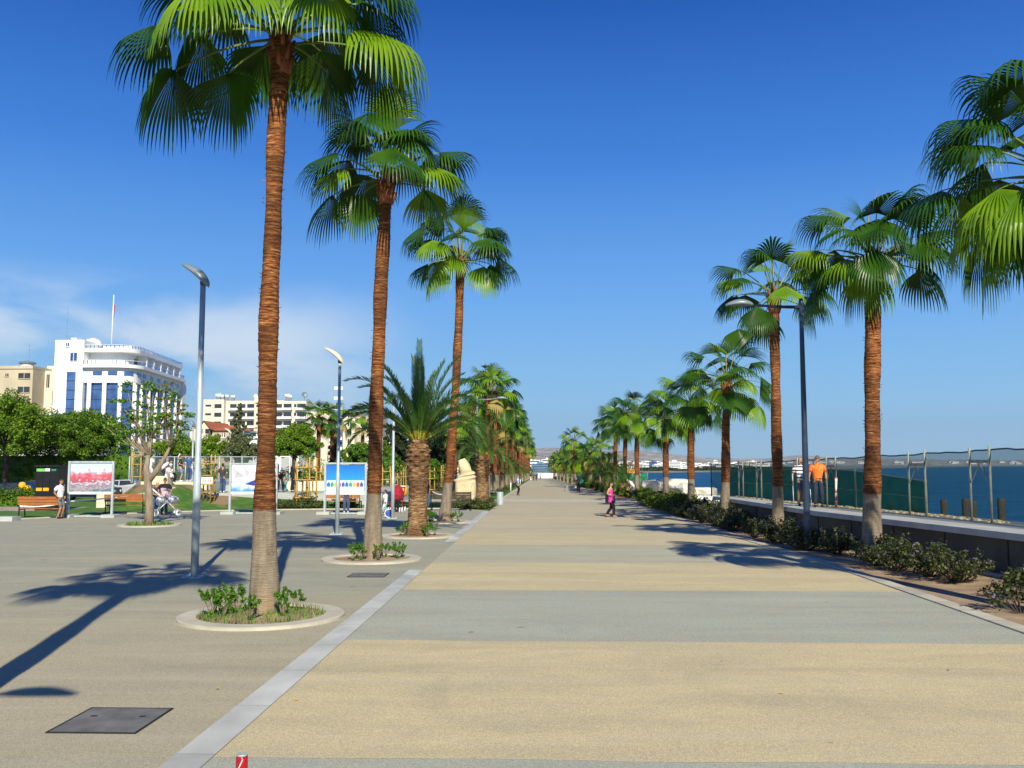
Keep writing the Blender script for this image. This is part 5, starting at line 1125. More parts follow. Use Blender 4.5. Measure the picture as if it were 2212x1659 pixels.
for px, y in [(694, 64), (708, 70), (735, 72), (773, 76), (790, 82), (834, 70), (849, 78), (862, 84), (877, 88), (927, 74), (950, 86), (962, 80), (985, 90), (1000, 82), (1018, 94), (745, 84), (762, 90), (1012, 76)]: GD.append((px, y, 'yellow timber tree guard with a young tree on the lawns behind', .92))
for i, (px, y, lab, s) in enumerate(GD):
    x = Xat(px, y, 0); z = lawn_z(x, y) if y < 62 else 0
    if px == 294: z = 1.3
    far = i > 3; t = thing('tree_guard', lab, 'tree guard', (x, y, z), .2*i, 'tree guards on the back lawns' if far else 'tree guards near the boards', s); link('rails', GM, t)
    t = thing('young_tree', 'young staked tree %s' % ('inside a yellow guard on the lawns behind' if far else ['in the guard with the white notice', 'in the guard behind the forked street tree', 'in the tall guard between the boards', 'in the guard close behind the tall one'][i]), 'young tree', (x, y, z), i, 'young trees on the back lawns' if far else 'young trees near the boards', s); link('trunk', SMT, t); link('crown', SMC, t)
# notice on the first guard
def textmesh(s, size, m, parent, loc, name='lettering', bold=0, sx=1):
    c = bpy.data.curves.new(name, 'FONT'); c.body = s; c.size = size; c.extrude = .002; c.offset = bold; c.align_x = 'CENTER'; c.align_y = 'CENTER'
    o = bpy.data.objects.new(name, c); COL.objects.link(o); bpy.context.view_layer.update(); me = bpy.data.meshes.new_from_object(o.evaluated_get(bpy.context.evaluated_depsgraph_get())); bpy.data.objects.remove(o); me.materials.clear(); me.materials.append(m)
    q = link(name, me, parent, loc); q.rotation_euler = (R90, 0, 0); q.scale = (sx, 1, 1); return q
x = Xat(446, 52.3, 1.5); t = thing('notice_board', 'small white notice with red symbols and a yellow foot on the tree guard', 'sign', (x, 52.35, 1.42)); b = MB(); b.box(-.34, .34, 0, .03, 0, .36); b.build('board', M['white'], t); b = MB(); b.box(-.36, .36, -.01, .03, -.09, -.002); b.build('foot_strip', M['wood_y'], t)
textmesh('2 2 2 2', .20, M['red'], t, (0, -.006, .13), bold=.004, sx=.9)
b = MB(); b.box(-.29, -.03, -.004, -.001, .285, .305); b.box(.03, .30, -.004, -.001, .285, .305); b.build('small_print', M['black'], t)
# ------------------------------------------------------------------ exhibition boards
def art(name, stops, noise_sc, amt, stretch=(1, 1, 1), extra=None, detail=6):
    m = bpy.data.materials.new(name); m.use_nodes = True; t = m.node_tree; n = t.nodes; l = t.links; b = n['Principled BSDF']; b.inputs['Roughness'].default_value = .4
    c = n.new('ShaderNodeTexCoord'); s = n.new('ShaderNodeSeparateXYZ'); l.new(c.outputs['Object'], s.inputs[0]); mp = n.new('ShaderNodeMapping'); mp.inputs['Scale'].default_value = stretch; l.new(c.outputs['Object'], mp.inputs[0])
    x = n.new('ShaderNodeTexNoise'); x.inputs['Scale'].default_value = noise_sc; x.inputs['Detail'].default_value = detail; l.new(mp.outputs[0], x.inputs['Vector'])
    a = n.new('ShaderNodeMath'); a.operation = 'MULTIPLY_ADD'; l.new(x.outputs[0], a.inputs[0]); a.inputs[1].default_value = amt; zz = n.new('ShaderNodeMath'); zz.operation = 'SUBTRACT'; l.new(s.outputs[2], zz.inputs[0]); zz.inputs[1].default_value = amt*.5; l.new(zz.outputs[0], a.inputs[2]); r = n.new('ShaderNodeValToRGB'); l.new(a.outputs[0], r.inputs[0]); e = r.color_ramp.elements
    while len(e) < len(stops): e.new(.5)
    for i, (p, cc) in enumerate(stops): e[i].position = p; e[i].color = (*cc, 1)
    l.new(r.outputs[0], b.inputs['Base Color']); return m
A1 = art('coast_picture', [(0, (.10, .17, .20)), (.10, (.40, .36, .42)), (.22, (.22, .14, .20)), (.32, (.60, .55, .62)), (.40, (.30, .10, .14)), (.50, (.62, .08, .10)), (.60, (.55, .22, .28)), (.68, (.42, .38, .60)), (.76, (.70, .72, .82)), (.84, (.50, .70, .88))], 5.0, .75, (.8, 1, 1.5))
A2 = art('sail_picture', [(.05, (.10, .28, .66)), (.18, (.35, .55, .85)), (.26, (.80, .85, .92)), (.34, (.40, .52, .85)), (.42, (.72, .74, .90)), (.7, (.85, .85, .92))], 3.0, .5)
A3 = art('blue_sky_picture', [(0, (.10, .55, .85)), (.5, (.02, .28, .80)), (1, (.01, .14, .60))], 1.5, .05)
def board(px0, px1, y, pyt, pyb, name, lab, am, rz=0, dtl=None):
    x0, x1 = Xat(px0, y, 1), Xat(px1, y, 1); w = x1-x0; zt = Zat(pyt, x0, y); zp = Zat(pyb, x0, y); t = thing(name, lab, 'display board', (x0, y, 0), rz)
    for xx in (0, w): b = MB(); b.box(xx-.05, xx+.05, -.05, .05, .12, zt); b.build('post', M['galv'], t); b = MB(); b.box(xx-.32, xx+.32, -.45, .45, 0, .14); b.build('foot_block', M['concrete'], t)
    b = MB(); b.box(.051, w-.051, -.05, .05, zt-.09, zt-.002); b.build('top_beam', M['galv'], t); b = MB(); b.box(.33, w-.33, -.04, .04, .02, .09); b.build('ground_beam', M['galv'], t)
    b = MB(); b.box(0, w-.14, -.015, .015, 0, 1); o = b.build('picture_panel', am, t, False, (.07, -.02, zp)); o.scale = (1, 1, zt-.12-zp)
    b = MB(); b.box(.06, w-.06, -.05, .045, zp-.12, zp-.003); b.build('white_strip', M['white'], t)
    return t, w, zp, zt
board(148, 243, 43.4, 996, 1062, 'display_board', 'exhibition board with a pink and red coastal picture beside the left bench', A1)
t, w, zp, zt = board(497, 597, 46.5, 1000, 1062, 'display_board', 'exhibition board with a pale sailing picture, half hidden by the nearest palm trunk', A2)
b = MB(); f = -.045; b.add([(.12, f, zt-.2), (.75, f, zp+.75), (.22, f, zt-.75)], [(0, 1, 2)], 0); b.add([(.62, f, zt-.12), (1.0, f, zp+.95), (.82, f, zp+.72)], [(0, 1, 2)], 0); b.add([(.75, f, zp+.38), (1.7, f, zp+.78), (1.9, f, zp+.62), (1.2, f, zp+.3)], [(0, 1, 2, 3)], 1); b.build('boat_print', [mat('grey_sail_print', (.50, .47, .52), .5), mat('navy_hull_print', (.04, .05, .28), .5)], t)
t, w, zp, zt = board(702, 790, 46.5, 999, 1063, 'display_board', 'exhibition board with blue sky above a row of coloured beach huts', A3)
cols = [(.05, .12, .5), (.02, .32, .25), (.75, .42, .05), (.62, .10, .08), (.05, .10, .45), (.02, .35, .30), (.75, .45, .05), (.65, .12, .10), (.05, .15, .55), (.02, .35, .25)]; b = MB(); b.box(.08, w-.08, -.048, -.04, zp, zp+.30, 0); b.box(.08, w-.08, -.046, -.038, zp+.31, zp+.58, 1); ms = [mat('white_sand_print', (.80, .78, .82), .5), mat('surf_print', (.62, .80, .88), .5, nscale=6, col2=(.85, .88, .9))]
for i, c in enumerate(cols):
    xa = .10+(w-.2)*i/10; ww = (w-.2)/10*.86; b.add([(xa, -.052, zp+.27), (xa+ww, -.052, zp+.27), (xa+ww, -.052, zp+.43), (xa+ww/2, -.052, zp+.52), (xa, -.052, zp+.43)], [(0, 1, 2, 3, 4)], 2+i % 5)
b.build('hut_print', ms+[mat('hut_colour', c, .5) for c in cols[:5]], t)
# ------------------------------------------------------------------ lamps
def head_mesh(L_=.75, w=.13, h=.085):
    b = MB(); n = 12; vs = []; k = 12
    for i in range(k+1):
        f = i/k; r = math.sin(math.pi*min(1, .06+f*.94))**.55*(.75+.45*f)
        for j in range(n):
            q = 2*math.pi*j/n; zz = math.sin(q); vs.append((-L_*(1-f), w*r*math.cos(q), h*r*(zz if zz > 0 else zz*.35)+.05*math.sin(math.pi*f)))
    b.add(vs, [(i*n+j, i*n+(j+1) % n, (i+1)*n+(j+1) % n, (i+1)*n+j) for i in range(k) for j in range(n)]+[tuple(reversed(range(n))), tuple(range(k*n, k*n+n))]); return b
HM = head_mesh(.75, .16, .13).mesh('lamp_head', M['greypaint'], True); HMw = head_mesh(.8, .17, .11).mesh('lamp_head', M['cream'], True); HA_ = head_mesh(.85, .17, .15).mesh('lamp_head', M['greypaint'], True)
def tilt_lamp(px, y, pyt, lab, white=False, r=.075, rz=0, z0=0, s=1):
    x = Xat(px, y, 0); xt = x; H = Zat(pyt, x, y)-z0; t = thing('street_lamp', lab, 'street lamp', (x, y, z0), 0, 'tilted-head lamps of the plaza')
    b = MB(); b.lathe([(r, .03), (r, H*.35), (r*.8, H*.36), (r*.72, H)], 14); b.build('pole', M['galv'], t, True)
    b = MB(); b.box(-.22, .22, -.22, .22, 0, .03)
    for sx in (-.16, .16):
        for sy in (-.16, .16): b.lathe([(.02, .03), (.02, .07)], 6, (sx, sy, 0))
    b.build('base_plate', M['galv'], t)
    o = link('lamp_head', HMw if white else HM, t, (.14, 0, H-.05)); o.rotation_euler = (0, R_(40), rz); o.scale = (s*1.15,)*3
    b = MB(); b.lathe([(.06, 0), (.075, .1), (.03, .16)], 10, (0, 0, H-.02)); b.build('bracket', M['darkpole'], t, True); return t
tilt_lamp(420, 20.4, 617, 'tall galvanised lamp post in the left foreground with a dark tilted head', r=.085, s=.95)
tilt_lamp(728, 33.1, 784, 'galvanised lamp post with a pale tilted head in front of the blue exhibition board', True)
tilt_lamp(848, 43.0, 872, 'galvanised lamp post just left of the stocky date palm', r=.08)
tilt_lamp(413, 62, 922, 'thin far lamp post seen immediately left of the tall foreground lamp', z0=0)
tilt_lamp(494, 92, 937, 'thin far lamp post left of the nearest palm trunk in front of the red roof', True)
tilt_lamp(824, 74, 921, 'thin far lamp post hidden beside the second palm trunk', True)
tilt_lamp(777, 90, 926, 'far lamp post with a pale head above the blue exhibition board', True)
tilt_lamp(707, 96, 946, 'far short lamp post left of the second lamp behind the blue board', True)
def arm_lamp(px, y, pyt, pxh, lab, m='darkpole', r=.085, z0=None, X=None, H=None, arm=None):
    z0 = gz(y) if z0 is None else z0; x = Xat(px, y, 0) if X is None else X; H = (Zat(pyt, x, y)-z0) if H is None else H; t = thing('street_lamp', lab, 'street lamp', (x, y, z0), 0, 'armed lamps along the promenade')
    a = (Xat(pxh, y, H)-Xat(px, y, H)) if arm is None else arm; sg = 1 if a > 0 else -1
    b = MB(); b.lathe([(r*1.2, 0), (r*1.15, .8), (r*.75, H-.05), (r*.9, H), (r*.6, H+.14)], 12); b.build('pole', M[m], t, True); b = MB(); b.tube([(0, 0, H-.12), (a*.35, 0, H-.10), (a-sg*.75, 0, H-.04)], [r*.62, r*.5, r*.38], 8); b.build('arm', M[m], t, True)
    o = link('lamp_head', HA_, t, (a-sg*.82, 0, H-.06)); o.rotation_euler = (0, 0, 0 if sg < 0 else math.pi); return t
arm_lamp(1745, 27.2, 655, 1584, 'dark blue lamp post on the sea side with its arm over the promenade')
arm_lamp(1030, 66, 860, 1094, 'grey armed lamp post right of the stone sculpture', 'greypaint')
arm_lamp(1331, 100, 912, 1297, 'dark far lamp post among the sea side palm trunks', 'greypaint')
arm_lamp(1243, 150, 945, 1225, 'farthest armed lamp post on the right, before the tall far palm', 'greypaint')
arm_lamp(1095, 104, 900, 1124, 'grey armed lamp post in front of the left palm row', 'greypaint')
arm_lamp(1112, 150, 940, 1132, 'far armed lamp post in the left palm row', 'greypaint')
arm_lamp(523, 86, 934, 557, 'far armed lamp post left of the nearest palm trunk', 'greypaint', z0=0)
arm_lamp(626, 98, 947, 650, 'far armed lamp post in front of the round green pine', 'greypaint', z0=0)
arm_lamp(0, -.8, 0, 0, 'unseen lamp post added behind the camera to cast the round shadow at lower left', X=-3.7, H=7.3, arm=1.35)  # unseen lamp, added and shaped for its round shadow on the plaza
# ------------------------------------------------------------------ benches, bins, covers, kiosk, cars
def bench(px, y, lab, rz=0, z=0, w=1.95, dark=False):
    t = thing('park_bench', lab, 'bench', (Xat(px, y, 0), y, z), rz, 'park benches'); wd = M['wood_b'] if not dark else M['bark_d']
    for i in range(3): b = MB(); zz = .62+.135*i; b.box(-w/2, w/2, -.32-.03*i, -.29-.03*i, zz, zz+.12); b.build('backrest_slat', wd, t)
    b = MB()
    for i in range(4): b.box(-w/2, w/2, -.22+.125*i, -.11+.125*i, .43, .465)
    b.build('seat', wd, t)
    for s in (-1, 1):
        b = MB(); x = s*(w/2-.02); b.tube([(x, -.24, 0), (x, -.22, .42), (x, -.34, 1.03)], .03, 6); b.tube([(x, .30, 0), (x, .24, .42)], .03, 6); b.tube([(x, -.24, .41), (x, .28, .41)], .025, 6); b.build('leg_frame', M['black'], t)
bench(90, 42.6, 'brown slatted bench at far left beside the man in a white tee'); bench(272, 46.6, 'brown slatted bench right of the first exhibition board'); bench(742, 52, 'brown slatted bench behind the blue exhibition board'); bench(975, 50.5, 'dark slatted bench behind the leaning palm, left of the sculpture', dark=True, w=2.2)
t = thing('litter_bin', 'ribbed steel litter bin on the lawn corner beside the promenade', 'litter bin', (Xat(1080, 57.5, 0), 57.5, .02)); b = MB(); b.lathe([(.20, 0), (.2, .06)], 16); b.build('base', M['galv'], t); b = MB(); b.lathe([(.215 if k % 2 else .20, .06+.72*k/16) for k in range(17)]+[(.17, .79), (.17, .6)], 18, cap=False); b.build('body', M['galv'], t, True)
t = thing('litter_bin', 'yellow round bin on a post on the lawn left of the stocky date palm', 'litter bin', (Xat(869, 60, 0), 60, 0)); b = MB(); b.lathe([(.22, .45), (.30, .5), (.31, 1.05)], 16); b.build('drum', mat('yellow_plastic', (.80, .42, .01), .4), t, True); b = MB(); b.lathe([(.32, 1.05), (.32, 1.12), (.1, 1.15)], 16); b.build('lid', M['cream'], t, True); b = MB(); b.tube([(-.36, 0, 0), (-.36, 0, 1.1)], .03, 6); b.tube([(-.36, 0, .7), (-.28, 0, .7)], .025, 5); b.build('post', M['greypaint'], t)
for i, (px, y) in enumerate([(1103, 92), (1119, 118), (1124, 140), (1129, 165)]):
    o = MB().lathe([(.07, 0), (.07, .85), (.05, .9)], 10).build('bollard', M['white'], None, True, (min(Xat(px, y, 0), -3.05), y, gz(y))); tag(o, 'slim white bollard at the left kerb, %s beyond the pale blue shirted man' % ['first', 'second', 'third', 'fourth'][i], 'bollard', 'white bollards')
M['cover'] = mat('dark_cover_infill', (.165, .158, .145), .7, .25, 3, bump=.6, bscale=90)
def cover(px, py, w, d, lab):
    p = G(px, py); t = thing('access_cover', lab, 'drain cover', (p.x, p.y, .003)); b = MB(); b.box(-w/2, w/2, -d/2, d/2, 0, .008); b.build('plate', M['cover'], t); b = MB()
    for (a, c, e, f) in ((-w/2-.02, w/2+.02, -d/2-.02, -d/2), (-w/2-.02, w/2+.02, d/2, d/2+.02), (-w/2-.02, -w/2, -d/2, d/2), (w/2, w/2+.02, -d/2, d/2)): b.box(a, c, e, f, 0, .010)
    b.build('frame', M['rubber'], t); b = MB()
    for sx in (-.3, .3): b.box(sx*w-.03, sx*w+.03, .12*d, .12*d+.04, .008, .011)
    b.build('lifting_eye', M['rubber'], t)
cover(243, 1557, .80, .84, 'large dark square access cover at lower left of the plaza'); cover(796, 1243, .78, .72, 'small dark access cover between the first two planter rings')
t = thing('kiosk', 'black kiosk with a lit green panel and two amber squares behind the left bench', 'kiosk', (Xat(76, 49, 1), 49, 0)); b = MB(); b.box(0, 1.2, 0, 1.0, 0, 2.35); b.box(-.05, 1.25, -.1, 1.05, 2.36, 2.46); b.build('cabin', M['black'], t)
b = MB(); b.box(.04, .5, -.03, -.003, 2.12, 2.27); b.build('green_panel', mat('green_sign', (.18, .60, .12), .4), t); b = MB(); b.box(.51, .76, -.03, -.003, 2.13, 2.28); b.build('white_panel', M['white'], t); b = MB(); b.box(.85, 1.1, -.03, -.003, 2.14, 2.25); b.build('teal_panel', mat('teal_sign', (.03, .22, .14), .4), t)
for k in (0, 1): b = MB(); b.box(.05+.38*k, .36+.38*k, -.03, -.003, 1.08, 1.25); b.build('amber_label', mat('amber_label', (.85, .42, .02), .4), t)
for k in (0, 1): b = MB(); b.box(.05+.38*k, .38+.38*k, -.02, -.003, 1.3, 2.05); b.build('window', M['black'], t)
def car(px, y, lab, m, rz=0, z=0, L_=4.2):
    t = thing('parked_car', lab, 'car', (Xat(px, y, 0), y, z), rz, 'cars parked behind the plaza'); prof = [(-2.1, .35), (-2.12, .62), (-1.95, .82), (-1.1, .92), (-.55, 1.40), (.75, 1.45), (1.55, 1.0), (2.05, .93), (2.12, .6), (2.08, .35)]; b = MB(); n = len(prof); vs = []
    for yy, k in ((-.84, .93), (-.86, 1), (.86, 1), (.84, .93)):
        for x, zz in prof: vs.append((x*(.985 if k < 1 else 1), yy*(.82 if zz > 1.1 else 1), zz*(1 if k == 1 else .985)))
    fs = [(s*n+i, s*n+(i+1) % n, (s+1)*n+(i+1) % n, (s+1)*n+i) for s in range(3) for i in range(n)]+[tuple(reversed(range(n))), tuple(range(3*n, 4*n))]; b.add(vs, fs); b.build('body', m, t)
    b = MB(); b.add([(-.98, -.80, .96), (.02, -.83, .96), (.02, -.73, 1.34), (-.52, -.73, 1.34)], [(0, 1, 2, 3)]); b.add([(.1, -.83, .96), (1.35, -.82, 1.0), (.75, -.73, 1.37), (.1, -.73, 1.36)], [(0, 1, 2, 3)]); b.build('side_window', M['glass_d'], t)
    for sx in (-1.3, 1.3):
        for sy in (-.8, .8): w = MB(); w.tube([(sx, sy-.1, .31), (sx, sy+.1, .31)], .31, 16); o = w.build('wheel', M['rubber'], t); w = MB(); w.tube([(sx, sy-.115, .31), (sx, sy+.115, .31)], .18, 12); w.build('rim', M['galv'], o)
    for sx, mm, nm in ((2.1, M['white'], 'headlight'), (-2.1, M['red'], 'tail_light')):
        for sy in (-.6, .6): w = MB(); w.box(sx-.04, sx+.03, sy-.16, sy+.16, .66, .8); w.build(nm, mm, t)
bluep = mat('dark_blue_car_paint', (.015, .03, .06), .15, .1, 2, metal=.4, spec=.8)
car(22, 56, 'dark blue car parked at the left edge behind the bench', bluep, 0, 0); car(185, 62, 'dark car seen under the pink exhibition picture', bluep, .1, 0); car(262, 66, 'white and red car behind the wire gate posts', mat('pale_car_paint', (.55, .56, .58), .2, .05, 2, metal=.3), .1, 0)
car(95, 66, 'dark grey car mostly hidden by the black kiosk', mat('grey_car_paint', (.08, .085, .09), .2, .05, 2, metal=.3), 0)
o = MB().box(-.3, .3, -.3, .3, 0, .75).build('concrete_post', M['cream'], None, False, (Xat(224, 52.8, 0), 52.8, .03)); tag(o, 'pale square concrete post on the lawn below the pink exhibition picture', 'post')
o = MB().box(-.45, .45, -.35, .35, 0, .2).build('concrete_block', M['concrete'], None, False, (Xat(14, 40.5, 0), 40.5, 0)); tag(o, 'grey concrete block on the paving at the left frame edge', 'block')
for i, (px, lab) in enumerate(((46, 'larger yellow barrel left of the black kiosk'), (58, 'smaller yellow barrel close to the black kiosk'))): o = MB().lathe([(.12, 0), (.2, .08), (.21, .22), (.16, .36), (.03, .40)], 14).build('yellow_barrel', mat('yellow_barrel_plastic', (.85, .45, .01), .4), None, True, (Xat(px, 55, 0), 55, 1.05-.2*i), ); tag(o, lab, 'barrel')
slab('low_wall', 'low dark wall carrying the yellow barrels at the left edge', Xat(-40, 55, 0), Xat(74, 55, 0), 55.0, 55.3, 0, 1.0, 'concrete_dk', 'wall')
hedge('hedge', 'low clipped hedge in front of the dark wall at the left edge', Xat(-60, 54.5, 0), Xat(72, 54.5, 0), 54.5, .1, .95, .25, ('lf_pine', 'lf_green'), 420, .07, 9)
o = MB().box(-.6, .6, -.35, .35, 0, .55).build('planter_box', M['concrete'], None, False, (Xat(1236, 96, 0), 96, gz(96))); tag(o, 'grey planter box at the right promenade edge beside the woman in the patterned dress', 'planter')
# thin barrier tape
def tape(pts, lab):
    b = MB(); 
    for (a, c) in zip(pts, pts[1:]):
        a, c = Vector(a), Vector(c); k = 8; q = [a.lerp(c, i/k)+Vector((0, 0, -.12*math.sin(math.pi*i/k))) for i in range(k+1)]
        for u, v in zip(q, q[1:]): b.quad(u+Vector((0, 0, .03)), v+Vector((0, 0, .03)), v-Vector((0, 0, .03)), u-Vector((0, 0, .03)))
    tag(b.build('barrier_tape', M['white']), lab, 'barrier tape')
tape([(-4.62, 65.9, 1.05), (-3.95, 61, 1.0), (-2.75, 57.5, .82)], 'white barrier tape from the armed lamp post to the steel litter bin')
tape([(Xat(924, 48, 0), 50, 1.05), (Xat(962, 48, 0), 49, 1.0)], 'white barrier tape stretched behind the stocky date palm')
tape([(-24.5, 43, .55), (-22.4, 43.6, .75), (-19.9, 50, 1.25)], 'white barrier tape under the pink exhibition picture')
# ------------------------------------------------------------------ sculpture
def sculpture():
    y = 58.5; x = Xat(1004, y, 0); t = thing('stone_sculpture', 'tall carved pale sandstone sculpture on the lawn between two palms', 'sculpture', (x, y, .03)); b = MB(); n = 28; rows = []
    prof = [(0, .62, .5, 0), (.08, .68, .5, 0), (.5, .66, .5, .02), (1.0, .66, .48, .03), (1.35, .64, .46, .05), (1.42, .56, .42, .05), (1.5, .60, .46, .02), (1.60, .66, .50, .0), (1.66, .55, .44, .03), (1.74, .50, .40, .06), (1.84, .56, .46, .10), (1.92, .48, .40, .12), (1.98, .36, .32, .08), (2.1, .42, .34, .05), (2.3, .40, .32, .0), (2.5, .34, .28, -.06), (2.62, .26, .22, -.12), (2.72, .22, .2, -.18), (2.80, .18, .16, -.20)]
    for i, (z, rx, ry, ox) in enumerate(prof):
        for j in range(n):
            q = 2*math.pi*j/n; c, s = math.cos(q), math.sin(q); k = 1+.05*math.sin(3*q+z*2)
            if z < 1.4: k -= .16*math.exp(-((q-4.25-.25*z)/.13)**2)+.12*math.exp(-((q-4.95-.4*math.sin(z*2))/.10)**2)
            else: k += .10*math.sin(2*q+z*5)
            sg = lambda v, p=.7: math.copysign(abs(v)**p, v)
            b.v.append((ox+rx*k*sg(c), ry*k*sg(s), z+(.12*math.sin(q*1.0+1.2) if 1.38 < z < 2 else 0)+(.07*c if z > 2.6 else 0)))
    b.f = [(i*n+j, i*n+(j+1) % n, (i+1)*n+(j+1) % n, (i+1)*n+j) for i in range(len(prof)-1) for j in range(n)]+[tuple(range((len(prof)-1)*n, len(prof)*n))]; b.m = [0]*len(b.f); b.build('stone', M['sandstone'], t)
    b = MB(); b.box(-.85, .8, -.6, .6, -.02, .09); b.build('plinth', M['sandstone'], t)
sculpture()
# ------------------------------------------------------------------ soda can on its ledge in front of the camera
p = Vector((0, 0, CAMH)); d = CR*((523-CX)/FPX)-CU*((1628-CY)/FPX)+CF; p = p+d*(5.3/d.y)
t = thing('soda_can', 'red drink can with a white swirl and silver top at the bottom edge', 'can', (p.x, p.y, p.z-.122)); b = MB(); b.lathe([(.026, 0), (.033, .008), (.033, .104), (.030, .112)], 24)
M['can'] = mat('red_can_paint', (.50, .008, .012), .22, .1, 3, metal=.3, spec=.8); b.build('body', M['can'], t, True); b = MB(); b.lathe([(.030, .1125), (.0265, .119), (.0265, .122), (.024, .120), (.005, .1195)], 24); b.build('lid', M['galv'], t, True)
b = MB(); vs = []
for k in range(9): a = -R90-.75+1.1*k/8; z = .02+.08*k/8; vs += [(.0334*math.cos(a), .0334*math.sin(a), z), (.0334*math.cos(a+.16), .0334*math.sin(a+.16), z)]
b.add(vs, [(2*i, 2*i+1, 2*i+3, 2*i+2) for i in range(8)]); b.build('swirl', M['white'], t)
o = MB().box(-1.6, 1.2, -.25, .36, 0, p.z-.122-.0).build('stone_ledge', M['concrete'], None, False, (p.x, p.y-.32, 0)); tag(o, 'low stone ledge under the drink can, just below the frame', 'ledge')
# a few dry leaves
rng = random.Random(6); LM = mat('dry_leaf', (.55, .38, .06), .7)
for i, (px, py) in enumerate([(1397, 1333), (1035, 1268), (640, 1515), (470, 1490), (1690, 1720 if 0 else 1500), (1560, 1430), (1160, 1310), (300, 1230), (520, 1270), (2050, 1450)]):
    g = G(px, py); b = MB(); s = .035; b.add([(-s, 0, .012), (0, -s*.5, .006), (s, 0, .02), (0, s*.5, .008)], [(0, 1, 2, 3)]); o = b.build('fallen_leaf', LM, None, False, (g.x, g.y, .008)); o.rotation_euler = (0, 0, rng.random()*6); tag(o, 'tiny dry yellow leaf lying on the paving', 'leaf', 'fallen leaves on the paving')
# ------------------------------------------------------------------ people
def skin_mesh(nodes, edges, root, lv=1):
    names = list(nodes); idx = {n: i for i, n in enumerate(names)}
    me = bpy.data.meshes.new('tmp'); me.from_pydata([nodes[n][0] for n in names], [(idx[a], idx[c]) for a, c in edges], []); o = bpy.data.objects.new('tmp', me); COL.objects.link(o)
    md = o.modifiers.new('s', 'SKIN'); md.use_smooth_shade = True; md.branch_smoothing = .6
    for n in names:
        v = me.skin_vertices[0].data[idx[n]]; r = nodes[n][1]; v.radius = r if isinstance(r, tuple) else (r, r); v.use_root = (n == root)
    s = o.modifiers.new('u', 'SUBSURF'); s.levels = lv; s.render_levels = lv
    bpy.context.view_layer.update(); e = o.evaluated_get(bpy.context.evaluated_depsgraph_get()); m2 = e.to_mesh()
    vs = [tuple(v.co) for v in m2.vertices]; fs = [tuple(p.vertices) for p in m2.polygons]; e.to_mesh_clear(); bpy.data.objects.remove(o); bpy.data.meshes.remove(me); return vs, fs
def ik(a, c, l1, l2, pole):
    a, c = Vector(a), Vector(c); d = c-a; L_ = min(d.length, (l1+l2)*.999); d = d.normalized(); c = a+d*L_
    x = (l1*l1-l2*l2+L_*L_)/(2*L_); h = math.sqrt(max(0, l1*l1-x*x)); p = Vector(pole); p = (p-d*p.dot(d)); p = p.normalized() if p.length > .01 else d.orthogonal(); return a+d*x+p*h, c
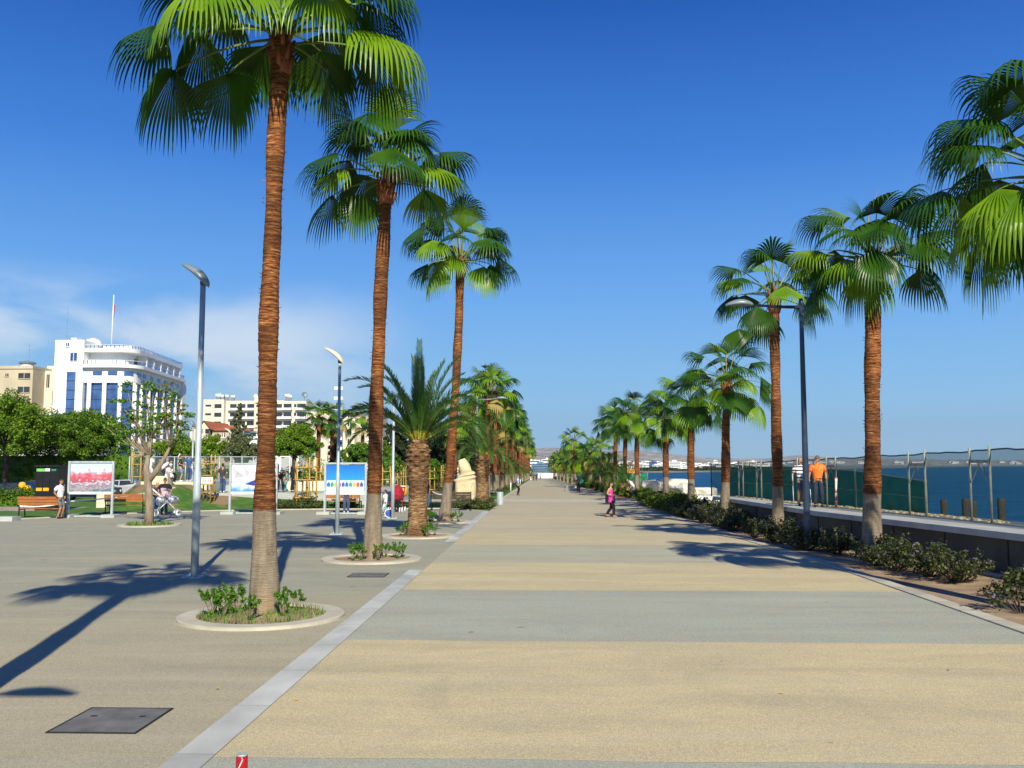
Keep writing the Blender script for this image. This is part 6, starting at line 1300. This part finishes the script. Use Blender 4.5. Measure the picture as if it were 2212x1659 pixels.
def person(label, x, y, z, face, h, top, bottom, hair='hair', skin='skin', shoes='black', sleeve='short', legs='long', hands=((.17, .04, .46), (-.17, .04, .46)), feet=((.055, 0), (-.055, 0)), lean=0.0, skirt=False, hairlen=0, group=None, sit=0.0, belly=0, hat=None, glasses=False, headturn=0, watch=False, back=(0, 0)):
    """local frame: +Y is forward; all pose numbers are fractions of body height h"""
    t = thing('person', label, 'person', (x, y, z), math.atan2(math.cos(face), -math.sin(face))*0+face-R90, group)
    V = lambda a, b_, c: Vector((a*h, b_*h, c*h))
    pz = .53-sit; lf = lean
    pel = V(0, back[0], pz); ch = pel+V(0, math.sin(lf)*.20, math.cos(lf)*.20); nk = pel+V(0, math.sin(lf)*.315, math.cos(lf)*.315); hd = nk+V(0, math.sin(lf)*.07+.01, math.cos(lf)*.085)
    wa = pel+V(0, math.sin(lf)*.08+belly*.02, math.cos(lf)*.08); N_ = {'pel': (pel, .062*h), 'wa': (wa, (.058+belly*.02)*h), 'ch': (ch, .062*h), 'nk': (nk, .032*h), 'hb': (nk+(hd-nk)*.45, .030*h)}
    E = [('pel', 'wa'), ('wa', 'ch'), ('ch', 'nk'), ('nk', 'hb')]; J = {}
    for i, s in enumerate((1, -1)):
        sh = ch+V(s*.105, math.sin(lf)*.075, math.cos(lf)*.075); hn = V(*hands[i]); el, hn = ik(sh, hn, .175*h, .16*h, (s*.35, -.9, -.1)); J['s%d' % i], J['e%d' % i], J['w%d' % i] = sh, el, hn
        hp = pel+V(s*.05, 0, -.02); ft = V(feet[i][0], feet[i][1], .045+(feet[i][2] if len(feet[i]) > 2 else 0)); kn, ft = ik(hp, ft, .245*h, .245*h, (0, 1, 0)); J['h%d' % i], J['k%d' % i], J['a%d' % i] = hp, kn, ft
        N_.update({'s%d' % i: (sh, .036*h), 'e%d' % i: (el, .023*h), 'w%d' % i: (hn, .015*h), 'h%d' % i: (hp, .05*h), 'k%d' % i: (kn, .033*h), 'a%d' % i: (ft, .022*h), 't%d' % i: (ft+V(0, .075, -.028), .018*h)})
        E += [('ch', 's%d' % i), ('s%d' % i, 'e%d' % i), ('e%d' % i, 'w%d' % i), ('pel', 'h%d' % i), ('h%d' % i, 'k%d' % i), ('k%d' % i, 'a%d' % i), ('a%d' % i, 't%d' % i)]
    b = MB(); vs, fs = skin_mesh(N_, E, 'pel'); b.add(vs, fs)
    Rh = Matrix.Rotation(headturn, 3, 'Z'); b.ell(hd, (.043*h, .053*h, .066*h), 14, 10, 0, Rh); b.ell(hd+Rh @ V(0, .053, -.006), (.009*h, .012*h, .014*h), 6, 5); b.ell(hd+Rh @ V(0, .036, -.043), (.024*h, .018*h, .018*h), 8, 6)
    for s in (1, -1): b.ell(hd+Rh @ V(s*.043, -.004, -.004), (.006*h, .011*h, .016*h), 6, 5)
    for i, s in enumerate((1, -1)):                                   # hands: palm, four fingers, thumb
        w_, e_ = J['w%d' % i], J['e%d' % i]; d = (w_-e_).normalized(); sd = Vector((0, 1, 0)); sd = (sd-d*sd.dot(d)).normalized(); n_ = d.cross(sd)
        Mr = Matrix((sd, n_, d)).transposed(); b.ell(w_+d*.030*h, (.022*h, .011*h, .030*h), 8, 6, 0, Mr)
        for k, ln in enumerate((.036, .042, .040, .031)):
            p0 = w_+d*.050*h+sd*(.015-.010*k)*h; p1 = p0+d*ln*.5*h; p2 = p1+(d*.8-n_*s*.5)*ln*.5*h; b.tube([p0, p1, p2], [.0052*h, .0048*h, .0035*h], 5)
        p0 = w_+d*.018*h+sd*.018*h; b.tube([p0, p0+(d*.6+sd*.7)*.022*h, p0+(d*.95+sd*.6)*.040*h], [.006*h, .0055*h, .004*h], 5)
    b.build('body', M[skin], t, True)
    # face
    for s in (1, -1): b = MB(); b.ell(hd+Rh @ V(s*.017, .0475, .006), (.007*h, .006*h, .004*h), 6, 5); b.build('eye', M['black'], t)
    b = MB(); b.ell(hd+Rh @ V(0, .0475, -.029), (.013*h, .007*h, .0035*h), 6, 5); b.build('mouth', mat_lip, t)
    if glasses:
        b = MB()
        for s in (1, -1): b.ell(hd+Rh @ V(s*.018, .053, .006), (.015*h, .006*h, .011*h), 8, 6)
        b.box(-.045*h, .045*h, .0*h, .05*h, .008*h, .012*h, M=Matrix.Translation(hd) @ Rh.to_4x4()); b.build('sunglasses', M['black'], t)
    if hair:
        b = MB(); n, m = 14, 8; vs = []
        for i in range(m+1):
            p = math.pi*.62*i/m
            for j in range(n):
                q = 2*math.pi*j/n; k = 1.10
                v = Vector((.043*h*k*math.sin(p)*math.cos(q), .053*h*k*math.sin(p)*math.sin(q)-.004*h, .066*h*k*math.cos(p)))
                if v.y > .01*h and v.z < .028*h: v.z = max(v.z, .022*h); v *= .98
                vs.append(hd+Rh @ v)
        b.add(vs, [(i*n+j, (i+1)*n+j, (i+1)*n+(j+1) % n, i*n+(j+1) % n) for i in range(m) for j in range(n)])
        if hairlen: b.ell(hd+Rh @ V(0, -.035, -.03-hairlen/2), (.044*h, .026*h, (.05+hairlen/2)*h), 10, 8)
        b.build('hair', M[hair], t, True)
    if hat:
        b = MB(); b.ell(hd+V(0, 0, .022), (.05*h, .06*h, .052*h), 12, 8); b.box(-.035*h, .035*h, .04*h, .10*h, .022*h, .028*h, M=Matrix.Translation(hd) @ Rh.to_4x4()); b.build('cap', hat, t, True)
    # clothes
    g = .014*h; N2 = {'pel': (pel+V(0, 0, -.02), .074*h+g), 'wa': (wa, (.074+belly*.022)*h+g), 'ch': (ch, .086*h+g), 'nk': (nk-(nk-ch)*.08, .048*h+g*.6)}; E2 = [('pel', 'wa'), ('wa', 'ch'), ('ch', 'nk')]
    for i in (0, 1):
        f = {'none': .0, 'short': .78, 'long': 1.0}[sleeve]; N2['s%d' % i] = (J['s%d' % i], .050*h+g*.8); E2.append(('ch', 's%d' % i))
        if f: N2['m%d' % i] = (J['s%d' % i].lerp(J['e%d' % i], f), .034*h+g); E2.append(('s%d' % i, 'm%d' % i))
        if f == 1.0: N2['w%d' % i] = (J['e%d' % i].lerp(J['w%d' % i], .93), .018*h+g*.7); E2.append(('m%d' % i, 'w%d' % i))
    vs, fs = skin_mesh(N2, E2, 'wa'); b = MB(); b.add(vs, fs); b.build('shirt', top, t, True)
    if skirt:
        b = MB(); n = 16; rows = [(pz+.03, .072), (pz-.1, .085), (pz-.25, .095), (.08, .115)]; vs = []
        for zz, r in rows: vs += [(r*h*math.cos(2*math.pi*j/n)*(1+.06*math.cos(5*2*math.pi*j/n)), r*h*.8*math.sin(2*math.pi*j/n), zz*h) for j in range(n)]
        b.add(vs, [(i*n+j, (i+1)*n+j, (i+1)*n+(j+1) % n, i*n+(j+1) % n) for i in range(3) for j in range(n)]); b.build('skirt', bottom, t, True)
    else:
        N3 = {'pel': (pel, .064*h+g*.8), 'wb': (pel+V(0, 0, .035), .062*h+g*.8)}; E3 = [('pel', 'wb')]
        for i in (0, 1):
            N3['h%d' % i] = (J['h%d' % i], .052*h+g*.6); N3['k%d' % i] = (J['k%d' % i], .038*h+g*.7); E3 += [('pel', 'h%d' % i), ('h%d' % i, 'k%d' % i)]
            if legs == 'long': N3['a%d' % i] = (J['a%d' % i]+V(0, 0, .005), .028*h+g); E3.append(('k%d' % i, 'a%d' % i))
        vs, fs = skin_mesh(N3, E3, 'pel'); b = MB(); b.add(vs, fs); b.build('shorts' if legs == 'short' else 'trousers', bottom, t, True)
    for i in (0, 1):
        a = J['a%d' % i]; b = MB(); b.ell(a+V(0, .035, -.022), (.027*h, .072*h, .026*h), 10, 6); b.build('shoe', M[shoes] if isinstance(shoes, str) else shoes, t, True)
    return t, J, hd
mat_lip = mat('lips', (.40, .14, .12), .5)
def cl(name, c, c2=None, **k): return mat(name, c, .85, .15, 14, bump=.25, bscale=30, **k)
def stripes(name, ca, cb, per):
    m = bpy.data.materials.new(name); m.use_nodes = True; t = m.node_tree; n = t.nodes; l = t.links; b = n['Principled BSDF']; b.inputs['Roughness'].default_value = .85; c = n.new('ShaderNodeTexCoord'); s = n.new('ShaderNodeSeparateXYZ'); l.new(c.outputs['Object'], s.inputs[0])
    a = n.new('ShaderNodeMath'); a.operation = 'DIVIDE'; l.new(s.outputs[2], a.inputs[0]); a.inputs[1].default_value = per; f = n.new('ShaderNodeMath'); f.operation = 'FRACT'; l.new(a.outputs[0], f.inputs[0]); g = n.new('ShaderNodeMath'); g.operation = 'GREATER_THAN'; l.new(f.outputs[0], g.inputs[0]); g.inputs[1].default_value = .6
    q = n.new('ShaderNodeMixRGB'); l.new(g.outputs[0], q.inputs[0]); q.inputs[1].default_value = (*ca, 1); q.inputs[2].default_value = (*cb, 1); l.new(q.outputs[0], b.inputs['Base Color']); return m
C = {'pink': cl('pink_blouse', (.72, .05, .30)), 'black': cl('black_cloth', (.012, .012, .015)), 'navy': cl('navy_cloth', (.02, .025, .055)), 'white': cl('white_cloth', (.80, .80, .82)), 'orange': cl('orange_tee', (.90, .20, .03)), 'grey': cl('grey_cloth', (.14, .145, .16)),
     'jean': cl('denim', (.05, .09, .20)), 'jeanl': cl('light_denim', (.16, .26, .42)), 'pale': cl('pale_blue_shirt', (.42, .55, .74)), 'teal': cl('teal_cloth', (.06, .38, .34)), 'dgrey': cl('dark_grey_tee', (.05, .052, .065)), 'blueT': cl('blue_tee', (.04, .11, .24)), 'lilac': cl('lilac_trousers', (.52, .52, .68)), 'red': M['red'],
     'blk_y': mat('black_and_yellow_tee', (.015, .015, .015), .8, nscale=7, col2=(.55, .60, .03), fac=(.60, .64)), 'stripe': stripes('navy_white_stripes', (.82, .82, .85), (.035, .02, .05), .128), 'patt': mat('patterned_dress_cloth', (.015, .012, .015), .8, nscale=9, col2=(.70, .42, .46), fac=(.50, .54))}
UP, RIGHT, DOWN, LEFT = math.pi/2, 0.0, -math.pi/2, math.pi      # facing away, right, towards the camera, left
def P(px, y, *a, z=None, **k): return Xat(px, y, 1.0), y, (gz(y) if z is None else z)
def man(px, y, label, face, h, top, bottom, z=None, **k):
    x, yy, zz = P(px, y, z=z); return person(label, x, yy, zz+.012, face, h, C[top], C[bottom], **k)
t, J, hd = man(1319, 44.2, 'woman in a sleeveless pink blouse and black trousers with a grey handbag, striding right', R_(-22), 1.68, 'pink', 'black', sleeve='none', hands=((.13, .10, .62), (-.13, .12, .60)), feet=((.04, .10, 0), (-.04, -.14, .02)), glasses=True, hairlen=.05, shoes=M['skin_t'], headturn=.2)
b = MB(); c = J['e1']+Vector((-.03, -.05, -.22)); b.box(-.09, .09, -.24, .20, -.20, .20, M=Matrix.Translation(c)); b.build('handbag', mat('slate_leather_bag', (.07, .085, .11), .5), t); b = MB(); b.tube([c+Vector((0, -.15, .2)), c+Vector((.0, -.02, .42)), c+Vector((0, .13, .2))], .012, 5); b.build('bag_handle', M['black'], t)
# a longer tail for the blouse
b = MB(); n = 16; vs = []
for zz, r in ((.98, .155), (.85, .17), (.70, .185)): vs += [(r*math.cos(2*math.pi*j/n), r*.72*math.sin(2*math.pi*j/n)+.01, zz) for j in range(n)]
b.add(vs, [(i*n+j, (i+1)*n+j, (i+1)*n+(j+1) % n, i*n+(j+1) % n) for i in range(2) for j in range(n)]); b.build('blouse_tail', C['pink'], t, True)
man(1118, 78, 'man in a pale blue shirt and black trousers standing at the left promenade kerb', R_(15), 1.72, 'pale', 'black', hair='hair_g', hands=((.12, .06, .54), (-.12, .07, .54)))
t, J, hd = man(1768, 32.5, 'stout man in an orange tee and navy trousers walking on the sea wall', R_(-97), 1.78, 'orange', 'navy', z=1.0, hair='hair_g', skin='skin_t', belly=1.0, hands=((.19, .02, .46), (-.15, .04, .54)), feet=((.07, .03, 0), (-.07, -.03, 0)), glasses=True, headturn=-.7)
b = MB(); b.tube([(0, 0, .96), (0, 0, 1.0)], .145, 16); b.build('belt', M['black'], t, True)
t, J, hd = man(1731, 33.6, 'man on crutches in a navy and white striped tee and grey shorts on the wall', R_(-95), 1.72, 'stripe', 'grey', z=1.0, hair=None, hands=((.17, .05, .50), (-.17, .05, .50)), legs='short', skin='skin_t', feet=((.05, .05, 0), (-.05, -.08, .07)), headturn=-.5)
for i, s in enumerate((1, -1)):
    b = MB(); w_ = J['w%d' % i]; g_ = w_+Vector((0, 0, -.06)); b.tube([w_+Vector((0, -.06, .26)), g_], .014, 6); b.tube([g_, Vector((w_.x*1.05, w_.y+.16, .0))], .016, 6); b.tube([g_+Vector((0, .08, 0)), g_+Vector((0, -.03, 0))], .016, 6); b.build('crutch', M['galv'], t, True)
b = MB(); b.ell(hd+Vector((0, .012, -.055)), (.055, .075, .045), 10, 6); b.build('beard', M['hair'], t)
man(1249, 88, 'woman in a dark patterned top and black skirt walking away on the right', UP, 1.62, 'patt', 'black', skirt=True, hairlen=.04, hands=((.15, .03, .5), (-.15, .03, .5)))
for px, y, lab, tp, bt, sk in ((1146.5, 222, 'leftmost of four distant walkers, in a white skirt', 'black', 'white', True), (1152.5, 215, 'second of four distant walkers, all in grey', 'dgrey', 'dgrey', False), (1158.5, 216, 'third of four distant walkers, dark with a pale bag', 'black', 'black', False), (1167, 238, 'rightmost of four distant walkers, in pale clothes', 'pale', 'grey', False)):
    man(px, y, lab, DOWN, 1.7, tp, bt, skirt=sk, group='distant walkers at the far end')
man(130, 42.3, 'man in a white tee and grey shorts with sunglasses beside the left bench', R_(-12), 1.84, 'white', 'grey', legs='short', glasses=True, hands=((.14, .06, .53), (-.13, .0, .55)), skin='skin_t', back=(0, 0))
t, J, hd = man(356, 45.9, 'man in a black tee and sunglasses pushing the white pushchair', R_(-80), 1.82, 'black', 'jean', glasses=True, hands=((.16, .12, .56), (-.16, .12, .56)), skin='skin_t')
man(334, 46.3, 'blonde woman in a dark jacket bending over the white pushchair', R_(-35), 1.64, 'dgrey', 'jean', hair='hair_b', lean=.35, hands=((.10, .28, .58), (-.12, .26, .56)), skin='skin', hairlen=.04, sleeve='short')
man(323, 60.5, 'youth in a white tee seen from behind, left of the cream seat block', UP, 1.72, 'white', 'white', z=1.44, hands=((.14, .06, .56), (-.14, .06, .56)))
man(349, 57.2, 'youth in a baggy white shirt standing bent behind the seated person', R_(10), 1.6, 'white', 'navy', z=1.44, lean=.9, hands=((.1, .22, .42), (-.1, .22, .42)))
man(359, 55.9, 'person in white with a white cap sitting on the cream seat block', R_(-20), 1.65, 'white', 'white', z=1.62, sit=.40, lean=.45, hands=((.08, .26, .25), (-.1, .26, .25)), feet=((.07, .28, 0), (-.07, .25, 0)), hat=M['white'])
man(388, 57.0, 'youth in a black and yellow tee and denim shorts on the skate platform', R_(20), 1.66, 'blk_y', 'jeanl', z=1.44, legs='short', shoes='white', hands=((.1, .12, .60), (-.12, .1, .58)))
man(407, 57.4, 'youth in a blue tee and jeans with a green bag on the skate platform', UP, 1.76, 'blueT', 'jean', z=1.44, shoes='white', hands=((.1, .1, .58), (-.12, .1, .58)))
man(449, 58.9, 'man in black standing behind the timber tree guard with the notice', UP, 1.72, 'black', 'black', z=1.2, shoes='white', hands=((.12, .08, .6), (-.12, .08, .6)))
man(480, 55.8, 'man in a dark grey tee and jeans seen from behind left of the second board', UP, 1.76, 'dgrey', 'jean', z=.80, shoes='white', hands=((.14, .08, .57), (-.17, .03, .48)))
man(606, 57.2, 'person in black with a blue cap bending forward beside the nearest palm trunk', R_(-70), 1.68, 'black', 'black', z=.8, lean=.95, hands=((.08, .25, .45), (-.08, .25, .42)), hat=cl('blue_cap', (.04, .12, .50)), feet=((.10, .05), (-.10, -.08)))
man(619, 58.2, 'person in a teal top right of the bending one', R_(180), 1.30, 'teal', 'teal', z=.8, hands=((.1, .1, .6), (-.1, .1, .6)))
man(633, 56.6, 'woman in a long black dress on the skate platform by the low cream wall', UP, 1.52, 'black', 'black', z=.8, skirt=True, hairlen=.04)
man(748, 47.8, 'person in lilac trousers and white shoes standing behind the blue exhibition board', UP, 1.78, 'teal', 'lilac', shoes='white', hands=((.14, .05, .5), (-.14, .05, .5)))
man(833, 44.3, 'small child in a white outfit standing beside a child bicycle', R_(165), 1.28, 'white', 'white', legs='short', shoes='white', hands=((.1, .16, .62), (-.1, .16, .62)))
man(857, 49.5, 'dark haired person bending behind the red pushchair', R_(-90), 1.6, 'dgrey', 'grey', lean=.5, hands=((.1, .3, .58), (-.1, .3, .58)))
man(922, 52.5, 'person in black and jeans seen just right of the stocky date palm trunk', R_(-30), 1.62, 'black', 'jean', hands=((.13, .05, .5), (-.13, .05, .5)))
man(1369, 69, 'person in a white tee leaning over the low parapet by the shore', R_(200), 1.7, 'white', 'grey', z=.0, lean=.8, hands=((.1, .25, .42), (-.1, .25, .42)))
man(806, 78, 'man with a blue cap far behind among the tree guards', UP, 1.7, 'white', 'black', hat=cl('sky_blue_cap', (.08, .3, .6)))
# rucksack, skateboard, bag
o = MB().ell((0, 0, .28), (.22, .18, .30), 10, 8).build('rucksack', C['black'], None, True, (Xat(374, 56.7, 1.4), 56.7, 1.44)); tag(o, 'black rucksack on the skate platform left of the youth in yellow and black', 'bag')
o = MB().ell((0, 0, .22), (.2, .15, .24), 10, 8).build('bag', C['teal'], None, True, (Xat(480, 56.5, .8), 56.5, .80)); tag(o, 'green bag on the ground between the feet of the man in dark grey', 'bag')
# pushchairs
def pushchair(x, y, rz, lab, frame, hood, sc=1, hoodr=.30):
    t = thing('pushchair', lab, 'pushchair', (x, y, 0), rz, None, sc); b = MB()
    for s in (-.24, .24): b.tube([(s, -.52, 1.02), (s, -.28, .80), (s, .10, .45), (s, .42, .12)], .022, 6); b.tube([(s, -.38, .12), (s, .0, .52), (s, .15, .62)], .022, 6)
    b.tube([(-.24, -.52, 1.02), (.24, -.52, 1.02)], .022, 6); b.tube([(-.24, -.38, .12), (.24, -.38, .12)], .018, 6); b.build('frame', frame, t, True)
    b = MB(); b.ell((0, .05, .60), (.25, .42, .16), 14, 8); b.build('carrycot', frame, t, True)
    b = MB(); n, m = 12, 8; vs = []
    for i in range(m+1):
        a = -.1+math.pi*.62*i/m
        for j in range(n+1): q = math.pi*j/n; vs.append((.27*math.cos(q), -.10+hoodr*1.15*math.sin(q)*math.cos(a)*.9-.02, .62+hoodr*1.25*math.sin(q)*math.sin(a)))
    b.add(vs, [(i*(n+1)+j, i*(n+1)+j+1, (i+1)*(n+1)+j+1, (i+1)*(n+1)+j) for i in range(m) for j in range(n)]); b.build('hood', hood, t, True)
    for yy in (-.38, .42):
        for s in (-.28, -.18, .18, .28): w = MB(); w.tube([(s-.02, yy, .115), (s+.02, yy, .115)], .115, 14); o = w.build('wheel', M['white'], t); w = MB(); w.tube([(s-.024, yy, .115), (s+.024, yy, .115)], .04, 8); w.build('hub', M['greypaint'], o)
pushchair(Xat(362, 45.2, .5), 45.0, R_(-62), 'white pushchair with a dusty pink hood beside the forked street tree', M['white'], cl('dusty_pink_hood', (.52, .38, .42)), 1.3, .34)
pushchair(Xat(858, 48.4, .5), 48.4, R_(180), 'dark red pushchair with a large hood behind the lamp post left of the date palm', cl('dark_red_fabric', (.22, .01, .02)), cl('crimson_hood', (.35, .01, .03)), 1.25, .42)
# child bicycle
x = Xat(822, 43.6, 0); t = thing('child_bicycle', 'child bicycle with blue and white wheels half hidden by the second palm trunk', 'bicycle', (x, 43.6, 0), R_(12))
for xx in (-.38, .38):
    b = MB(); k = 20
    for (R1, R2, w, mi) in ((.17, .20, .02, 0), (.0, .169, .006, 1)):
        vs = [(xx+r*math.cos(2*math.pi*j/k), s*w, .20+r*math.sin(2*math.pi*j/k)) for r, s in ((R1, -1), (R2, -1), (R2, 1), (R1, 1)) for j in range(k)]; b.add(vs, [(a*k+j, a*k+(j+1) % k, ((a+1) % 4)*k+(j+1) % k, ((a+1) % 4)*k+j) for a in range(4) for j in range(k)], mi)
    b.build('wheel', [M['white'], M['blue']], t)
b = MB(); b.tube([(-.38, 0, .2), (-.12, 0, .48), (.25, 0, .50), (.38, 0, .2)], .02, 6); b.tube([(-.38, 0, .2), (0, 0, .22), (.25, 0, .50)], .02, 6); b.tube([(0, 0, .22), (-.14, 0, .56)], .018, 6); b.tube([(.25, 0, .5), (.22, 0, .70)], .016, 6); b.build('frame', cl('light_blue_frame', (.15, .45, .70)), t, True)
b = MB(); b.tube([(.2, -.2, .72), (.24, 0, .70), (.2, .2, .72)], .015, 6); b.build('handlebar', M['black'], t); b = MB(); b.ell((-.15, 0, .58), (.11, .06, .03), 8, 5); b.build('saddle', M['black'], t)
# ------------------------------------------------------------------ air
b = MB(); b.box(-7500, 13500, -200, 13800, -5, 640)
def hazemat(d):
    m = bpy.data.materials.new('haze_air'); m.use_nodes = True; n = m.node_tree.nodes; l = m.node_tree.links; n.clear(); o = n.new('ShaderNodeOutputMaterial'); v = n.new('ShaderNodeVolumePrincipled'); v.inputs['Color'].default_value = (.78, .90, 1, 1); v.inputs['Density'].default_value = d; v.inputs['Anisotropy'].default_value = .2; l.new(v.outputs[0], o.inputs['Volume']); return m
HAZE = 4.5e-5
if HAZE: kind(b.build('haze', hazemat(HAZE)), 'stuff')

# ------------------------------------------------------------------ labels of repeats: order them as one meets them from the camera
ORD = 'first second third fourth fifth sixth seventh eighth ninth tenth eleventh twelfth thirteenth fourteenth fifteenth sixteenth seventeenth eighteenth nineteenth twentieth twenty-first twenty-second twenty-third twenty-fourth twenty-fifth twenty-sixth'.split()
bylab = {}
for o in bpy.data.objects:
    if o.parent is None and 'category' in o: bylab.setdefault(o['label'], []).append(o)
for lab, os_ in bylab.items():
    if 2 <= len(os_) <= 26 and len(lab.split()) <= 12 and 'leaf' != os_[0]['category'] and 'building' != os_[0]['category']:
        if 'ring' in lab: os_.sort(key=lambda o: o.location.x); suf = ' from the left'
        else: os_.sort(key=lambda o: o.location.y); suf = ' from the camera'
        for w, o in zip(ORD, os_): o['label'] = lab+', '+w+suf
